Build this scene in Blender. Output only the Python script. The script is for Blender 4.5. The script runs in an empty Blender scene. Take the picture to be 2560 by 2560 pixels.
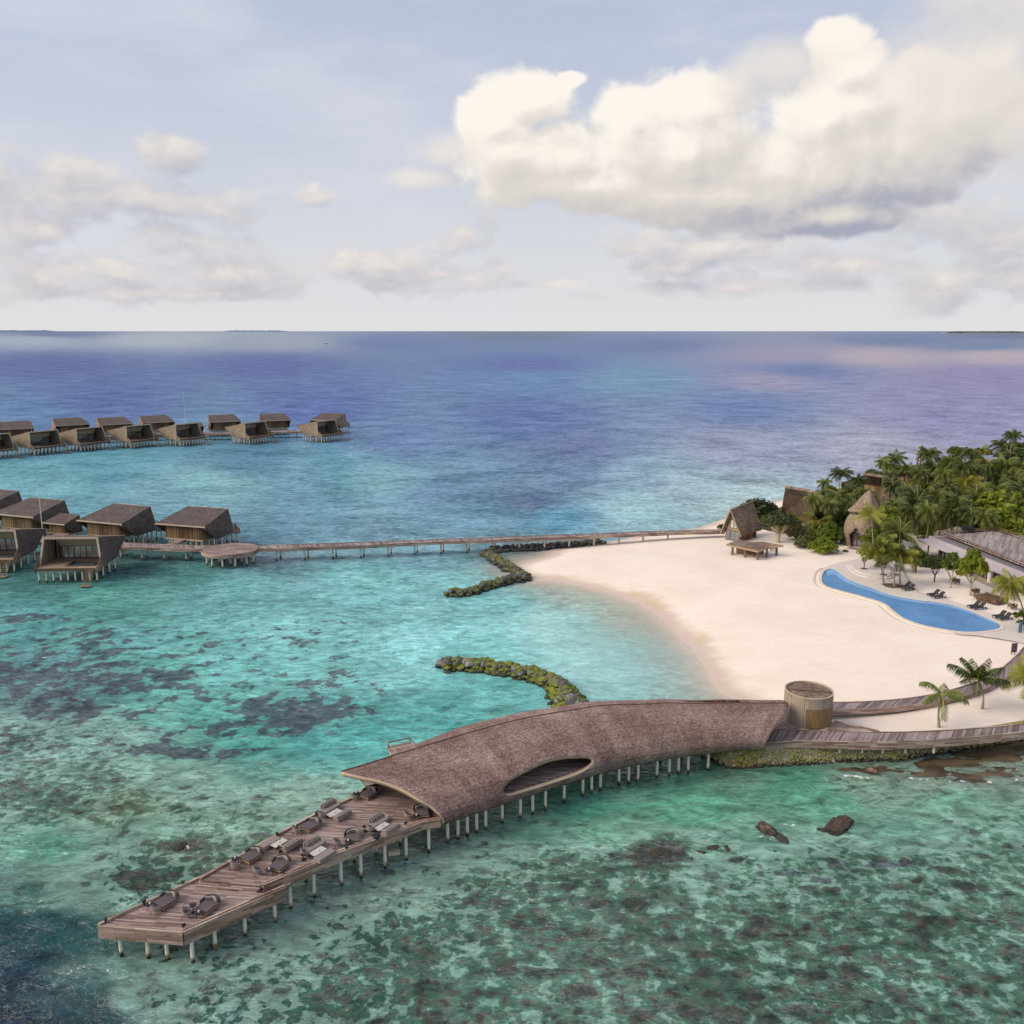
import bpy, bmesh, math, random
import numpy as np
from mathutils import Vector, Matrix, geometry, noise as mnoise

R = math.radians
SC = bpy.context.scene
COL = SC.collection

# ------------------------------------------------------------------ camera
CAM_H = 45.0
FOC = 0.866                       # focal length in frame widths
PITCH = math.atan(0.1768 / FOC)
cd = bpy.data.cameras.new("camera")
cd.sensor_width = 36.0
cd.sensor_height = 36.0
cd.lens = 36.0 * FOC
cd.clip_start = 0.5
cd.clip_end = 300000.0
cam = bpy.data.objects.new("camera", cd)
COL.objects.link(cam)
cam.location = (0, 0, CAM_H)
cam.rotation_euler = (R(90) - PITCH, 0, 0)
SC.camera = cam

# ------------------------------------------------------------------ colour management
SC.view_settings.view_transform = 'Standard'
SC.view_settings.look = 'None'
SC.view_settings.exposure = 0.5
SC.view_settings.gamma = 1.0
SC.view_settings.use_curve_mapping = False
try:
    SC.cycles.use_denoising = True
    SC.cycles.denoiser = 'OPENIMAGEDENOISE'
    SC.cycles.denoising_input_passes = 'RGB_ALBEDO_NORMAL'
    SC.cycles.denoising_prefilter = 'ACCURATE'
    SC.cycles.max_bounces = 4
    SC.cycles.diffuse_bounces = 3
    SC.cycles.glossy_bounces = 3
    SC.cycles.transmission_bounces = 3
    SC.cycles.transparent_max_bounces = 6
    SC.cycles.use_adaptive_sampling = True
    SC.cycles.adaptive_threshold = 0.025
    SC.cycles.sample_clamp_indirect = 4.0
    SC.cycles.caustics_reflective = False
    SC.cycles.caustics_refractive = False
except Exception:
    pass

# ------------------------------------------------------------------ sun direction (towards the sun)
SUN_EL = R(36)
SUN_AZ = math.atan2(-0.94, -0.26)          # angle from +Y, clockwise: to the left, a little behind the camera
SUN_DIR = Vector((math.sin(SUN_AZ) * math.cos(SUN_EL), math.cos(SUN_AZ) * math.cos(SUN_EL), math.sin(SUN_EL)))
sl = bpy.data.lights.new("sun", 'SUN')
sl.energy = 2.3
sl.angle = R(42)
sl.color = (1.0, 0.88, 0.74)
sun = bpy.data.objects.new("sun", sl)
COL.objects.link(sun)
sun.rotation_euler = (-SUN_DIR).to_track_quat('-Z', 'Y').to_euler()

# ------------------------------------------------------------------ where a ground point lies
_c, _s = math.cos(PITCH), math.sin(PITCH)

def W(px, py, z=0.0):
    """world x, y of the point at height z seen at photo pixel (2560 wide)"""
    u = (px - 1280) / 2560.0
    v = (1280 - py) / 2560.0
    dy = FOC * _c + v * _s
    dz = v * _c - FOC * _s
    t = (z - CAM_H) / dz
    return (t * u, t * dy)

def W3(px, py, z=0.0):
    x, y = W(px, py, z)
    return Vector((x, y, z))

def PX(x, y, z):
    z = z - CAM_H
    yc = y * _s + z * _c
    zc = y * _c - z * _s
    return 1280 + 2560 * FOC * x / zc, 1280 - 2560 * FOC * yc / zc

def lin(r, g, b):
    f = lambda c: (c / 255.0 / 12.92) if c <= 10.3 else ((c / 255.0 + 0.055) / 1.055) ** 2.4
    return (f(r), f(g), f(b))

# ------------------------------------------------------------------ node helper
class NT:
    def __init__(self, tree):
        self.t = tree
        self.L = tree.links
    def n(self, typ, **kw):
        nd = self.t.nodes.new(typ)
        for k, v in kw.items():
            setattr(nd, k, v)
        return nd
    def put(self, sock, v):
        if v is None:
            return
        if isinstance(v, bpy.types.NodeSocket):
            self.L.new(v, sock)
        else:
            sock.default_value = v
    def m(self, op, a, b=None, c=None, clamp=False):
        nd = self.n('ShaderNodeMath', operation=op)
        nd.use_clamp = clamp
        self.put(nd.inputs[0], a)
        self.put(nd.inputs[1], b)
        self.put(nd.inputs[2], c)
        return nd.outputs[0]
    def vm(self, op, a, b=None):
        nd = self.n('ShaderNodeVectorMath', operation=op)
        self.put(nd.inputs[0], a)
        self.put(nd.inputs[1], b)
        return nd.outputs[0]
    def mix(self, f, a, b, blend='MIX'):
        nd = self.n('ShaderNodeMix', data_type='RGBA', blend_type=blend)
        self.put(nd.inputs[0], f)
        for s, v in ((nd.inputs[6], a), (nd.inputs[7], b)):
            if isinstance(v, tuple) and len(v) == 3:
                v = (*v, 1)
            self.put(s, v)
        return nd.outputs[2]
    def mr(self, v, a, b, c=0.0, d=1.0, smooth=True):
        nd = self.n('ShaderNodeMapRange')
        nd.interpolation_type = 'SMOOTHSTEP' if smooth else 'LINEAR'
        nd.clamp = True
        for i, x in enumerate((v, a, b, c, d)):
            self.put(nd.inputs[i], x)
        return nd.outputs[0]
    def noise(self, vec, scale, detail=4.0, rough=0.55, dist=0.0):
        nd = self.n('ShaderNodeTexNoise')
        self.put(nd.inputs['Vector'], vec)
        self.put(nd.inputs['Scale'], scale)
        nd.inputs['Detail'].default_value = detail
        nd.inputs['Roughness'].default_value = rough
        nd.inputs['Distortion'].default_value = dist
        return nd.outputs['Fac']
    def noise2(self, vec, scale, detail=4.0, rough=0.55, dist=0.0):
        o = self.noise(vec, scale, detail, rough, dist)
        o.node.noise_dimensions = '2D'
        return o
    def vor(self, vec, scale, feature='F1', out='Distance', rnd=1.0):
        nd = self.n('ShaderNodeTexVoronoi', feature=feature)
        self.put(nd.inputs['Vector'], vec)
        nd.inputs['Scale'].default_value = scale
        nd.inputs['Randomness'].default_value = rnd
        return nd.outputs[out]
    def mapv(self, vec, scale=(1, 1, 1), rot=(0, 0, 0), loc=(0, 0, 0)):
        nd = self.n('ShaderNodeMapping')
        self.put(nd.inputs[0], vec)
        nd.inputs['Location'].default_value = loc
        nd.inputs['Rotation'].default_value = rot
        nd.inputs['Scale'].default_value = scale
        return nd.outputs[0]
    def bump(self, h, strength, dist, normal=None):
        nd = self.n('ShaderNodeBump')
        nd.inputs['Strength'].default_value = strength
        nd.inputs['Distance'].default_value = dist
        self.put(nd.inputs['Height'], h)
        self.put(nd.inputs['Normal'], normal)
        return nd.outputs[0]

# ------------------------------------------------------------------ sky: Nishita + clouds in the world shader
world = bpy.data.worlds.new("World")
SC.world = world
world.use_nodes = True
wt = world.node_tree
wt.nodes.clear()
N = NT(wt)
sky = N.n('ShaderNodeTexSky', sky_type='NISHITA')
sky.sun_disc = False
sky.sun_elevation = SUN_EL
sky.sun_rotation = SUN_AZ
sky.air_density = 1.0
sky.dust_density = 1.2
sky.ozone_density = 2.0
tc = N.n('ShaderNodeTexCoord')
sep = N.n('ShaderNodeSeparateXYZ')
N.L.new(tc.outputs['Generated'], sep.inputs[0])
AZ = N.m('ARCTAN2', sep.outputs[0], sep.outputs[1])
EL = N.m('ARCSINE', sep.outputs[2])

def azel(x, y):                      # photo position (1932 wide) -> azimuth, elevation in radians
    u = (x - 966) / 1932.0
    v = (966 - y) / 1932.0
    d = Vector((u, FOC * _c + v * _s, v * _c - FOC * _s)).normalized()
    return math.atan2(d.x, d.y), math.asin(d.z)

RADPX = 1.0 / (1932 * FOC)

def blob_group(name, blobs, namp, nscale, vamp, stretch, k):
    """node group: (az, el, 0) -> cloud field; > 0 inside"""
    g = bpy.data.node_groups.new(name, 'ShaderNodeTree')
    g.interface.new_socket('p', in_out='INPUT', socket_type='NodeSocketVector')
    g.interface.new_socket('field', in_out='OUTPUT', socket_type='NodeSocketFloat')
    G = NT(g)
    gi = G.n('NodeGroupInput')
    go = G.n('NodeGroupOutput')
    p = gi.outputs[0]
    acc = None
    for (x, y, rx, ry) in blobs:
        a, e = azel(x, y)
        sx, sy = 1.0 / (rx * RADPX), 1.0 / (ry * RADPX)
        nd = G.n('ShaderNodeVectorMath', operation='MULTIPLY_ADD')
        G.L.new(p, nd.inputs[0])
        nd.inputs[1].default_value = (sx, sy, 0)
        nd.inputs[2].default_value = (-a * sx, -e * sy, 0)
        ln = G.n('ShaderNodeVectorMath', operation='LENGTH')
        G.L.new(nd.outputs[0], ln.inputs[0])
        q = ln.outputs['Value']
        acc = q if acc is None else G.m('SMOOTH_MIN', acc, q, k)
    ps = G.mapv(p, stretch)
    wn = G.n('ShaderNodeTexNoise', noise_dimensions='2D')
    G.L.new(ps, wn.inputs['Vector'])
    wn.inputs['Scale'].default_value = nscale * 1.1
    wn.inputs['Detail'].default_value = 3.0
    warp = G.vm('MULTIPLY', G.vm('SUBTRACT', wn.outputs['Color'], (0.5, 0.5, 0.5)), (0.55 / nscale, 0.45 / nscale, 0))
    pw = G.vm('ADD', ps, warp)
    fb = G.noise2(pw, nscale, 5.0, 0.52)
    f = G.m('SUBTRACT', 1.0, acc)
    f = G.m('MULTIPLY_ADD', G.m('SUBTRACT', fb, 0.5), namp, f)
    if vamp:
        for (sc, am) in ((1.9, 1.0), (4.3, 0.50), (9.5, 0.24)):
            vo = G.n('ShaderNodeTexVoronoi', feature='F1', voronoi_dimensions='2D')
            G.L.new(pw, vo.inputs['Vector'])
            vo.inputs['Scale'].default_value = nscale * sc
            f = G.m('MULTIPLY_ADD', G.m('SUBTRACT', 0.42, vo.outputs['Distance']), vamp * am, f)
    G.L.new(f, go.inputs[0])
    return g

BIG = [(1000, 185, 100, 58), (925, 235, 75, 58), (955, 290, 115, 72), (1075, 150, 36, 16), (1060, 300, 150, 78),
       (1190, 225, 100, 70), (1290, 200, 100, 66), (1300, 290, 190, 95), (1110, 350, 230, 56), (1330, 372, 270, 54),
       (1500, 330, 210, 108), (1550, 215, 105, 88), (1640, 200, 120, 85), (1585, 78, 58, 42), (1600, 130, 80, 50),
       (1720, 200, 130, 90), (1690, 285, 190, 108), (1800, 210, 130, 110), (1560, 408, 150, 40)]
HAZY = [(1830, 200, 210, 130), (1932, 60, 230, 170), (1932, 220, 190, 110), (1850, 110, 190, 100), (1480, 130, 110, 50), (1390, 165, 60, 50), (840, 290, 80, 44), (800, 335, 90, 26)]
SMALL = [(70, 352, 220, 66), (280, 375, 220, 40), (330, 292, 100, 40), (100, 300, 100, 34), (30, 430, 130, 36),
         (370, 470, 105, 48), (290, 440, 60, 34), (130, 508, 270, 46), (480, 512, 300, 50), (680, 505, 180, 40), (300, 470, 150, 40), (605, 372, 44, 20), (875, 435, 62, 40), (850, 470, 50, 34), (840, 515, 150, 34),
         (1850, 430, 170, 62), (1780, 450, 90, 36), (1840, 522, 220, 52), (1330, 462, 170, 38), (1240, 508, 80, 22), (1440, 540, 330, 22), (1010, 535, 120, 13), (1590, 500, 150, 26), (1310, 415, 60, 26),
         (735, 538, 70, 14), (330, 555, 300, 14)]
gB = blob_group("cumulus", BIG, 0.85, 11.0, 0.30, (1, 1.10, 1), 0.14)
gH = blob_group("cloud_veil", HAZY, 1.0, 9.0, 0.16, (1, 1.4, 1), 0.3)
gS = blob_group("cloud_bank", SMALL, 2.5, 12.0, 0.55, (1, 1.6, 1), 0.35)

def field(g, p):
    nd = N.n('ShaderNodeGroup')
    nd.node_tree = g
    N.put(nd.inputs[0], p)
    return nd.outputs[0]

cvec = N.n('ShaderNodeCombineXYZ')
N.L.new(AZ, cvec.inputs[0])
N.L.new(EL, cvec.inputs[1])
P0 = cvec.outputs[0]

def cloud(g, edge, k, da, de, bias=0.42):
    f0 = field(g, P0)
    f1 = field(g, N.vm('ADD', P0, (da, de, 0)))
    return f0, N.mr(f0, 0.0, edge), N.m('MULTIPLY_ADD', N.m('SUBTRACT', f0, f1), k, bias, clamp=True)

skycol = N.vm('MULTIPLY', sky.outputs[0], (0.13, 0.13, 0.13))
# thin high veil and the pale band above the horizon
veil = N.noise2(N.mapv(P0, (2.2, 7.0, 1), (0, 0, R(-8))), 1.6, 5.0, 0.6)
hz2 = N.m('POWER', N.mr(EL, 0.0, 0.50, 1.0, 0.0, smooth=False), 1.7)
base = N.mix(N.m('MULTIPLY_ADD', hz2, 0.30, 0.68, clamp=True), skycol, N.mix(hz2, (0.535, 0.575, 0.735), (0.75, 0.75, 0.745)))
base = N.mix(N.mr(veil, 0.36, 0.78, 0.0, 0.50), base, (0.73, 0.73, 0.80))
def shade(g, f0, da, de, k, bias):
    return N.m('MULTIPLY_ADD', N.m('SUBTRACT', f0, field(g, N.vm('ADD', P0, (da, de, 0)))), k, bias, clamp=True)
fS = field(gS, P0)
litS = shade(gS, fS, -0.010, 0.018, 0.50, 0.36)
base = N.mix(N.m('MULTIPLY', N.mr(fS, -0.10, 0.85), 0.80), base, N.mix(litS, (0.44, 0.445, 0.525), (0.85, 0.775, 0.71)))
fB = field(gB, P0)
litA = shade(gB, fB, -0.009, 0.013, 1.0, 0.44)
litC = shade(gB, fB, -0.030, 0.045, 0.55, 0.40)
# the body of the cloud goes from its sunlit crown to its grey flat base
a0, e0 = azel(1200, 425)
a1, e1 = azel(1200, 215)
hgt = N.mr(N.m('MULTIPLY_ADD', AZ, -0.10, EL), e0 - 0.025, e1 - 0.02)
litB2 = N.m('ADD', N.m('ADD', N.m('MULTIPLY', litA, 0.42), N.m('MULTIPLY', litC, 0.36)), N.m('MULTIPLY', hgt, 0.40), clamp=True)
azr0, azr1 = azel(1180, 400)[0], azel(1560, 400)[0]
lowc = N.mix(N.mr(AZ, azr0, azr1), (0.60, 0.57, 0.56), (0.385, 0.40, 0.49))
colB = N.mix(N.mr(litB2, 0.06, 0.52), lowc, (0.72, 0.675, 0.63))
colB = N.mix(N.mr(litB2, 0.46, 0.95), colB, (0.965, 0.905, 0.835))
base = N.mix(N.mr(fB, -0.05, 0.30), base, colB)
fH = field(gH, P0)
litH = shade(gH, fH, -0.014, 0.022, 0.7, 0.50)
base = N.mix(N.m('MULTIPLY', N.mr(fH, -0.1, 0.75), 0.74), base, N.mix(litH, (0.64, 0.60, 0.585), (0.86, 0.80, 0.73)))
base = N.vm('MULTIPLY', base, (0.72, 0.72, 0.72))
bg = N.n('ShaderNodeBackground')
bg.inputs['Strength'].default_value = 1.0
N.L.new(base, bg.inputs['Color'])
world.cycles.sampling_method = 'NONE'
wo = N.n('ShaderNodeOutputWorld')
N.L.new(bg.outputs[0], wo.inputs['Surface'])

# ------------------------------------------------------------------ materials
def new_mat(name):
    m = bpy.data.materials.new(name)
    m.use_nodes = True
    t = m.node_tree
    t.nodes.clear()
    n = NT(t)
    out = n.n('ShaderNodeOutputMaterial')
    p = n.n('ShaderNodeBsdfPrincipled')
    n.L.new(p.outputs[0], out.inputs[0])
    return m, n, p, out

def plain(name, col, rough=0.75, scale=3.0, amp=0.18, detail=5.0, bump=0.0, spec=0.3, metallic=0.0, stretch=(1, 1, 1), objvar=0.0):
    m, n, p, out = new_mat(name)
    tcn = n.n('ShaderNodeTexCoord')
    v = n.mapv(tcn.outputs['Object'], stretch)
    f = n.noise(v, scale, detail, 0.6)
    k = n.m('MULTIPLY_ADD', f, 2 * amp * 1.6, 1 - amp * 1.6)
    if objvar:
        oi = n.n('ShaderNodeObjectInfo')
        k = n.m('MULTIPLY', k, n.m('MULTIPLY_ADD', oi.outputs['Random'], 2 * objvar, 1 - objvar))
    cc = n.n('ShaderNodeVectorMath', operation='SCALE')
    cc.inputs[0].default_value = col
    n.L.new(k, cc.inputs['Scale'])
    n.L.new(cc.outputs[0], p.inputs['Base Color'])
    p.inputs['Roughness'].default_value = rough
    p.inputs['Metallic'].default_value = metallic
    p.inputs['Specular IOR Level'].default_value = spec
    if bump:
        n.L.new(n.bump(f, 1.0, bump), p.inputs['Normal'])
    return m

def planks(name, c1, c2, c3, rot=0.0, w=0.15, length=3.2, axis='xy', coord='Object', rough=0.75):
    """weathered boards; each board its own tone"""
    m, n, p, out = new_mat(name)
    tcn = n.n('ShaderNodeTexCoord')
    v = tcn.outputs[coord]
    if axis == 'wall':           # boards lie flat along the wall: use distance along x+y, z
        s = n.n('ShaderNodeSeparateXYZ')
        n.L.new(v, s.inputs[0])
        c = n.n('ShaderNodeCombineXYZ')
        n.L.new(n.m('ADD', s.outputs[0], n.m('MULTIPLY', s.outputs[1], 0.7)), c.inputs[0])
        n.L.new(s.outputs[2], c.inputs[1])
        v = c.outputs[0]
    elif axis == 'vert':         # upright boards
        s = n.n('ShaderNodeSeparateXYZ')
        n.L.new(v, s.inputs[0])
        c = n.n('ShaderNodeCombineXYZ')
        n.L.new(s.outputs[2], c.inputs[0])
        n.L.new(n.m('ADD', s.outputs[0], s.outputs[1]), c.inputs[1])
        v = c.outputs[0]
    v = n.mapv(v, (1, 1, 1), (0, 0, rot))
    br = n.n('ShaderNodeTexBrick')
    n.L.new(v, br.inputs['Vector'])
    br.offset = 0.37
    br.offset_frequency = 2
    br.inputs['Scale'].default_value = 1.0
    br.inputs['Brick Width'].default_value = length
    br.inputs['Row Height'].default_value = w
    br.inputs['Mortar Size'].default_value = 0.012
    br.inputs['Mortar Smooth'].default_value = 0.2
    br.inputs['Color1'].default_value = (0, 0, 0, 1)
    br.inputs['Color2'].default_value = (1, 1, 1, 1)
    br.inputs['Mortar'].default_value = (0.5, 0.5, 0.5, 1)
    st = n.noise(n.mapv(v, (0.5, 5, 1)), 2.0, 5.0, 0.65)
    big = n.noise(v, 0.16, 3.0, 0.5)
    t = n.m('ADD', n.m('MULTIPLY', br.outputs['Color'], 0.62), n.m('MULTIPLY', n.m('SUBTRACT', st, 0.5), 0.75))
    t = n.m('ADD', t, n.m('MULTIPLY', n.m('SUBTRACT', big, 0.5), 0.9))
    col = n.mix(n.mr(t, 0.0, 0.45), c1, c2)
    col = n.mix(n.mr(t, 0.42, 0.85), col, c3)
    col = n.mix(n.m('MULTIPLY', br.outputs['Fac'], 0.75), col, tuple(x * 0.25 for x in c1))
    n.L.new(col, p.inputs['Base Color'])
    p.inputs['Roughness'].default_value = rough
    p.inputs['Specular IOR Level'].default_value = 0.3
    n.L.new(n.bump(n.m('SUBTRACT', 1.0, br.outputs['Fac']), 0.6, 0.02), p.inputs['Normal'])
    return m

def thatch(name, c1, c2, c3, uv=False, scale=1.0, row=0.3, width=0.4):
    m, n, p, out = new_mat(name)
    tcn = n.n('ShaderNodeTexCoord')
    v = tcn.outputs['UV' if uv else 'Object']
    f1 = n.noise(n.mapv(v, (1, 1, 1)), 5.5 * scale, 6.0, 0.72)
    f2 = n.noise(v, 0.28, 4.0, 0.6)
    vr = n.n('ShaderNodeTexVoronoi', feature='F1')
    n.L.new(n.mapv(v, (1.0, 1.7, 1.0)), vr.inputs['Vector'])
    vr.inputs['Scale'].default_value = 2.9 * scale
    sepc = n.n('ShaderNodeSeparateColor')
    n.L.new(vr.outputs['Color'], sepc.inputs[0])
    t = n.m('ADD', n.m('MULTIPLY', sepc.outputs[0], 0.50), n.m('MULTIPLY', f1, 0.9))
    t = n.m('ADD', t, n.m('MULTIPLY', n.m('SUBTRACT', f2, 0.5), 0.8))
    h = n.m('ADD', f1, sepc.outputs[0])
    if uv:
        br = n.n('ShaderNodeTexBrick')
        n.L.new(v, br.inputs['Vector'])
        br.offset = 0.5
        br.inputs['Scale'].default_value = 1.0
        br.inputs['Brick Width'].default_value = width
        br.inputs['Row Height'].default_value = row
        br.inputs['Mortar Size'].default_value = 0.03
        br.inputs['Mortar Smooth'].default_value = 0.5
        br.inputs['Color1'].default_value = (0, 0, 0, 1)
        br.inputs['Color2'].default_value = (1, 1, 1, 1)
        br.inputs['Mortar'].default_value = (0, 0, 0, 1)
        t = n.m('ADD', t, n.m('MULTIPLY', n.m('SUBTRACT', br.outputs['Color'], 0.5), 0.35))
        h = n.m('ADD', h, n.m('MULTIPLY', n.m('SUBTRACT', 1.0, br.outputs['Fac']), 0.8))
    if uv:                       # weather streaks running down the slope, courses, and older patches
        stk = n.noise2(n.mapv(v, (0.55, 0.07, 1)), 1.0, 5.0, 0.65)
        pat = n.noise2(v, 0.13, 3.0, 0.55)
        t = n.m('ADD', t, n.m('ADD', n.m('MULTIPLY', n.m('SUBTRACT', stk, 0.5), 0.75), n.m('MULTIPLY', n.m('SUBTRACT', pat, 0.5), 0.7)))
        sx_ = n.n('ShaderNodeSeparateXYZ')
        n.L.new(v, sx_.inputs[0])
        crs = n.m('PINGPONG', sx_.outputs[1], 0.62)
        t = n.m('SUBTRACT', t, n.mr(crs, 0.0, 0.10, 0.20, 0.0))
    col = n.mix(n.mr(t, 0.30, 0.75), c1, c2)
    col = n.mix(n.mr(t, 0.78, 1.15), col, c3)
    n.L.new(col, p.inputs['Base Color'])
    p.inputs['Roughness'].default_value = 0.9
    p.inputs['Specular IOR Level'].default_value = 0.15
    n.L.new(n.bump(h, 0.7, 0.09), p.inputs['Normal'])
    return m

def leafmat(name, c1, c2, trans=0.35, rough=0.5):
    m, n, p, out = new_mat(name)
    tcn = n.n('ShaderNodeTexCoord')
    oi = n.n('ShaderNodeObjectInfo')
    f = n.noise(tcn.outputs['Object'], 0.9, 3.0, 0.6)
    g = n.noise(tcn.outputs['Object'], 6.0, 1.0, 0.5)
    t = n.m('ADD', n.m('MULTIPLY', f, 0.7), n.m('ADD', n.m('MULTIPLY', g, 0.35), n.m('MULTIPLY', n.m('SUBTRACT', oi.outputs['Random'], 0.5), 0.5)))
    col = n.mix(n.mr(t, 0.25, 0.85), c1, c2)
    n.L.new(col, p.inputs['Base Color'])
    p.inputs['Roughness'].default_value = rough
    p.inputs['Specular IOR Level'].default_value = 0.35
    tr = n.n('ShaderNodeBsdfTranslucent')
    n.L.new(n.mix(0.5, col, n.mix(1.0, col, (1.6, 1.7, 0.5), 'MULTIPLY')), tr.inputs['Color'])
    mx = n.n('ShaderNodeMixShader')
    mx.inputs[0].default_value = trans
    n.L.new(p.outputs[0], mx.inputs[1])
    n.L.new(tr.outputs[0], mx.inputs[2])
    n.L.new(mx.outputs[0], out.inputs[0])
    return m

# ------------------------------------------------------------------ mesh builder
class MB:
    def __init__(self):
        self.v, self.f, self.mi, self.sm = [], [], [], []
    def add(self, vs, fs, mi=0, smooth=False):
        o = len(self.v)
        self.v += [tuple(x) for x in vs]
        for f in fs:
            self.f.append(tuple(i + o for i in f))
            self.mi.append(mi)
            self.sm.append(smooth)
        return self
    def box(self, c, s, rz=0.0, mi=0, taper=1.0):
        cx, cy, cz = c
        hx, hy, hz_ = s[0] / 2, s[1] / 2, s[2] / 2
        ca, sa = math.cos(rz), math.sin(rz)
        vs = []
        for dz in (-1, 1):
            k = taper if dz > 0 else 1.0
            for dx, dy in ((-1, -1), (1, -1), (1, 1), (-1, 1)):
                x, y = dx * hx * k, dy * hy * k
                vs.append((cx + x * ca - y * sa, cy + x * sa + y * ca, cz + dz * hz_))
        return self.add(vs, [(3, 2, 1, 0), (4, 5, 6, 7), (0, 1, 5, 4), (1, 2, 6, 5), (2, 3, 7, 6), (3, 0, 4, 7)], mi)
    def rbox(self, c, s, rz=0.0, r=0.05, mi=0):
        """soft-edged cushion"""
        cx, cy, cz = c
        ca, sa = math.cos(rz), math.sin(rz)
        hx, hy, hz_ = s[0] / 2, s[1] / 2, s[2] / 2
        rings = []
        for (k, dz) in ((-r, -hz_), (0, -hz_ + r), (0, hz_ - r), (-r, hz_)):
            ring = []
            x1, y1 = hx + k, hy + k
            q = max(0.02, r + (0 if k == 0 else -r * 0.4))
            for (sx, sy, order) in ((-1, -1, 0), (1, -1, 1), (1, 1, 0), (-1, 1, 1)):
                pts = [(sx * x1, sy * (y1 - q)), (sx * (x1 - q * 0.3), sy * (y1 - q * 0.3)), (sx * (x1 - q), sy * y1)]
                if order == 1:
                    pts = pts[::-1]
                ring += pts
            rings.append([(cx + x * ca - y * sa, cy + x * sa + y * ca, cz + dz) for x, y in ring])
        n = len(rings[0])
        vs = [p for rg in rings for p in rg]
        fs = [tuple(range(n))[::-1], tuple(range(3 * n, 4 * n))]
        for k in range(3):
            for i in range(n):
                j = (i + 1) % n
                fs.append((k * n + i, k * n + j, (k + 1) * n + j, (k + 1) * n + i))
        return self.add(vs, fs, mi, False)
    def prism(self, poly, z0, z1, mi=0, mi_top=None):
        n = len(poly)
        area = sum(poly[i][0] * poly[(i + 1) % n][1] - poly[(i + 1) % n][0] * poly[i][1] for i in range(n))
        if area < 0:
            poly = poly[::-1]
        f0 = (lambda i: z0[i] if isinstance(z0, (list, tuple)) else z0)
        f1 = (lambda i: z1[i] if isinstance(z1, (list, tuple)) else z1)
        vs = [(x, y, f0(i)) for i, (x, y) in enumerate(poly)] + [(x, y, f1(i)) for i, (x, y) in enumerate(poly)]
        o = len(self.f)
        self.add(vs, [tuple(range(n))[::-1], tuple(range(n, 2 * n))], mi)
        if mi_top is not None:
            self.mi[-1] = mi_top
        self.add(vs, [(i, (i + 1) % n, n + (i + 1) % n, n + i) for i in range(n)], mi)
        return self
    def tube(self, pts, rad, n=8, mi=0, cap=True, smooth=True):
        pts = [Vector(p) for p in pts]
        if not isinstance(rad, (list, tuple)):
            rad = [rad] * len(pts)
        vs = []
        ref = None
        for i, p in enumerate(pts):
            d = (pts[min(i + 1, len(pts) - 1)] - pts[max(i - 1, 0)]).normalized()
            if ref is None:
                ref = Vector((1, 0, 0)) if abs(d.x) < 0.8 else Vector((0, 1, 0))
            a = (ref - d * ref.dot(d)).normalized()
            b = d.cross(a)
            ref = a
            for k in range(n):
                t = 2 * math.pi * k / n
                vs.append(p + (a * math.cos(t) + b * math.sin(t)) * rad[i])
        fs = []
        for i in range(len(pts) - 1):
            for k in range(n):
                k2 = (k + 1) % n
                fs.append((i * n + k, i * n + k2, (i + 1) * n + k2, (i + 1) * n + k))
        self.add(vs, fs, mi, smooth)
        if cap:
            m = len(pts) - 1
            self.add(vs, [tuple(range(n))[::-1], tuple(range(m * n, m * n + n))], mi)
        return self
    def slab(self, corners, th, mi=0):
        """thick quad / polygon: corners (3-D, in order) extruded against their normal"""
        c = [Vector(p) for p in corners]
        nrm = Vector((0, 0, 0))
        for i in range(len(c)):
            nrm += c[i].cross(c[(i + 1) % len(c)])
        nrm.normalize()
        n = len(c)
        vs = c + [p - nrm * th for p in c]
        fs = [tuple(range(n)), tuple(range(n, 2 * n))[::-1]]
        fs += [(i, n + i, n + (i + 1) % n, (i + 1) % n) for i in range(n)]
        return self.add(vs, fs, mi)
    def build(self, name, mats, parent=None, loc=None):
        me = bpy.data.meshes.new(name)
        me.from_pydata(self.v, [], self.f)
        if not isinstance(mats, (list, tuple)):
            mats = [mats]
        for m in mats:
            me.materials.append(m)
        me.polygons.foreach_set('material_index', self.mi)
        me.polygons.foreach_set('use_smooth', self.sm)
        me.update()
        o = bpy.data.objects.new(name, me)
        COL.objects.link(o)
        if parent is not None:
            o.parent = parent
        if loc is not None:
            o.location = loc
        return o

def thing(name, label, cat, loc=(0, 0, 0), rz=0.0, group=None):
    o = bpy.data.objects.new(name, None)
    COL.objects.link(o)
    o.location = loc
    o.rotation_euler = (0, 0, rz)
    o['label'] = label
    o['category'] = cat
    if group:
        o['group'] = group
    return o

def tag(o, label=None, cat=None, group=None, kind=None):
    if label: o['label'] = label
    if cat: o['category'] = cat
    if group: o['group'] = group
    if kind: o['kind'] = kind
    return o

def copy_obj(o, parent=None):
    c = o.copy()
    COL.objects.link(c)
    if parent is not None:
        c.parent = parent
    return c

def dup(root, loc, rz, label=None, group=None, scale=None):
    c = copy_obj(root)
    c.location = loc
    c.rotation_euler = (0, 0, rz)
    if label: c['label'] = label
    if group: c['group'] = group
    if scale is not None:
        c.scale = scale if isinstance(scale, (tuple, list)) else (scale,) * 3
    for ch in list(root.children):
        d = copy_obj(ch, c)
        for g in list(ch.children):
            copy_obj(g, d)
    return c

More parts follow.
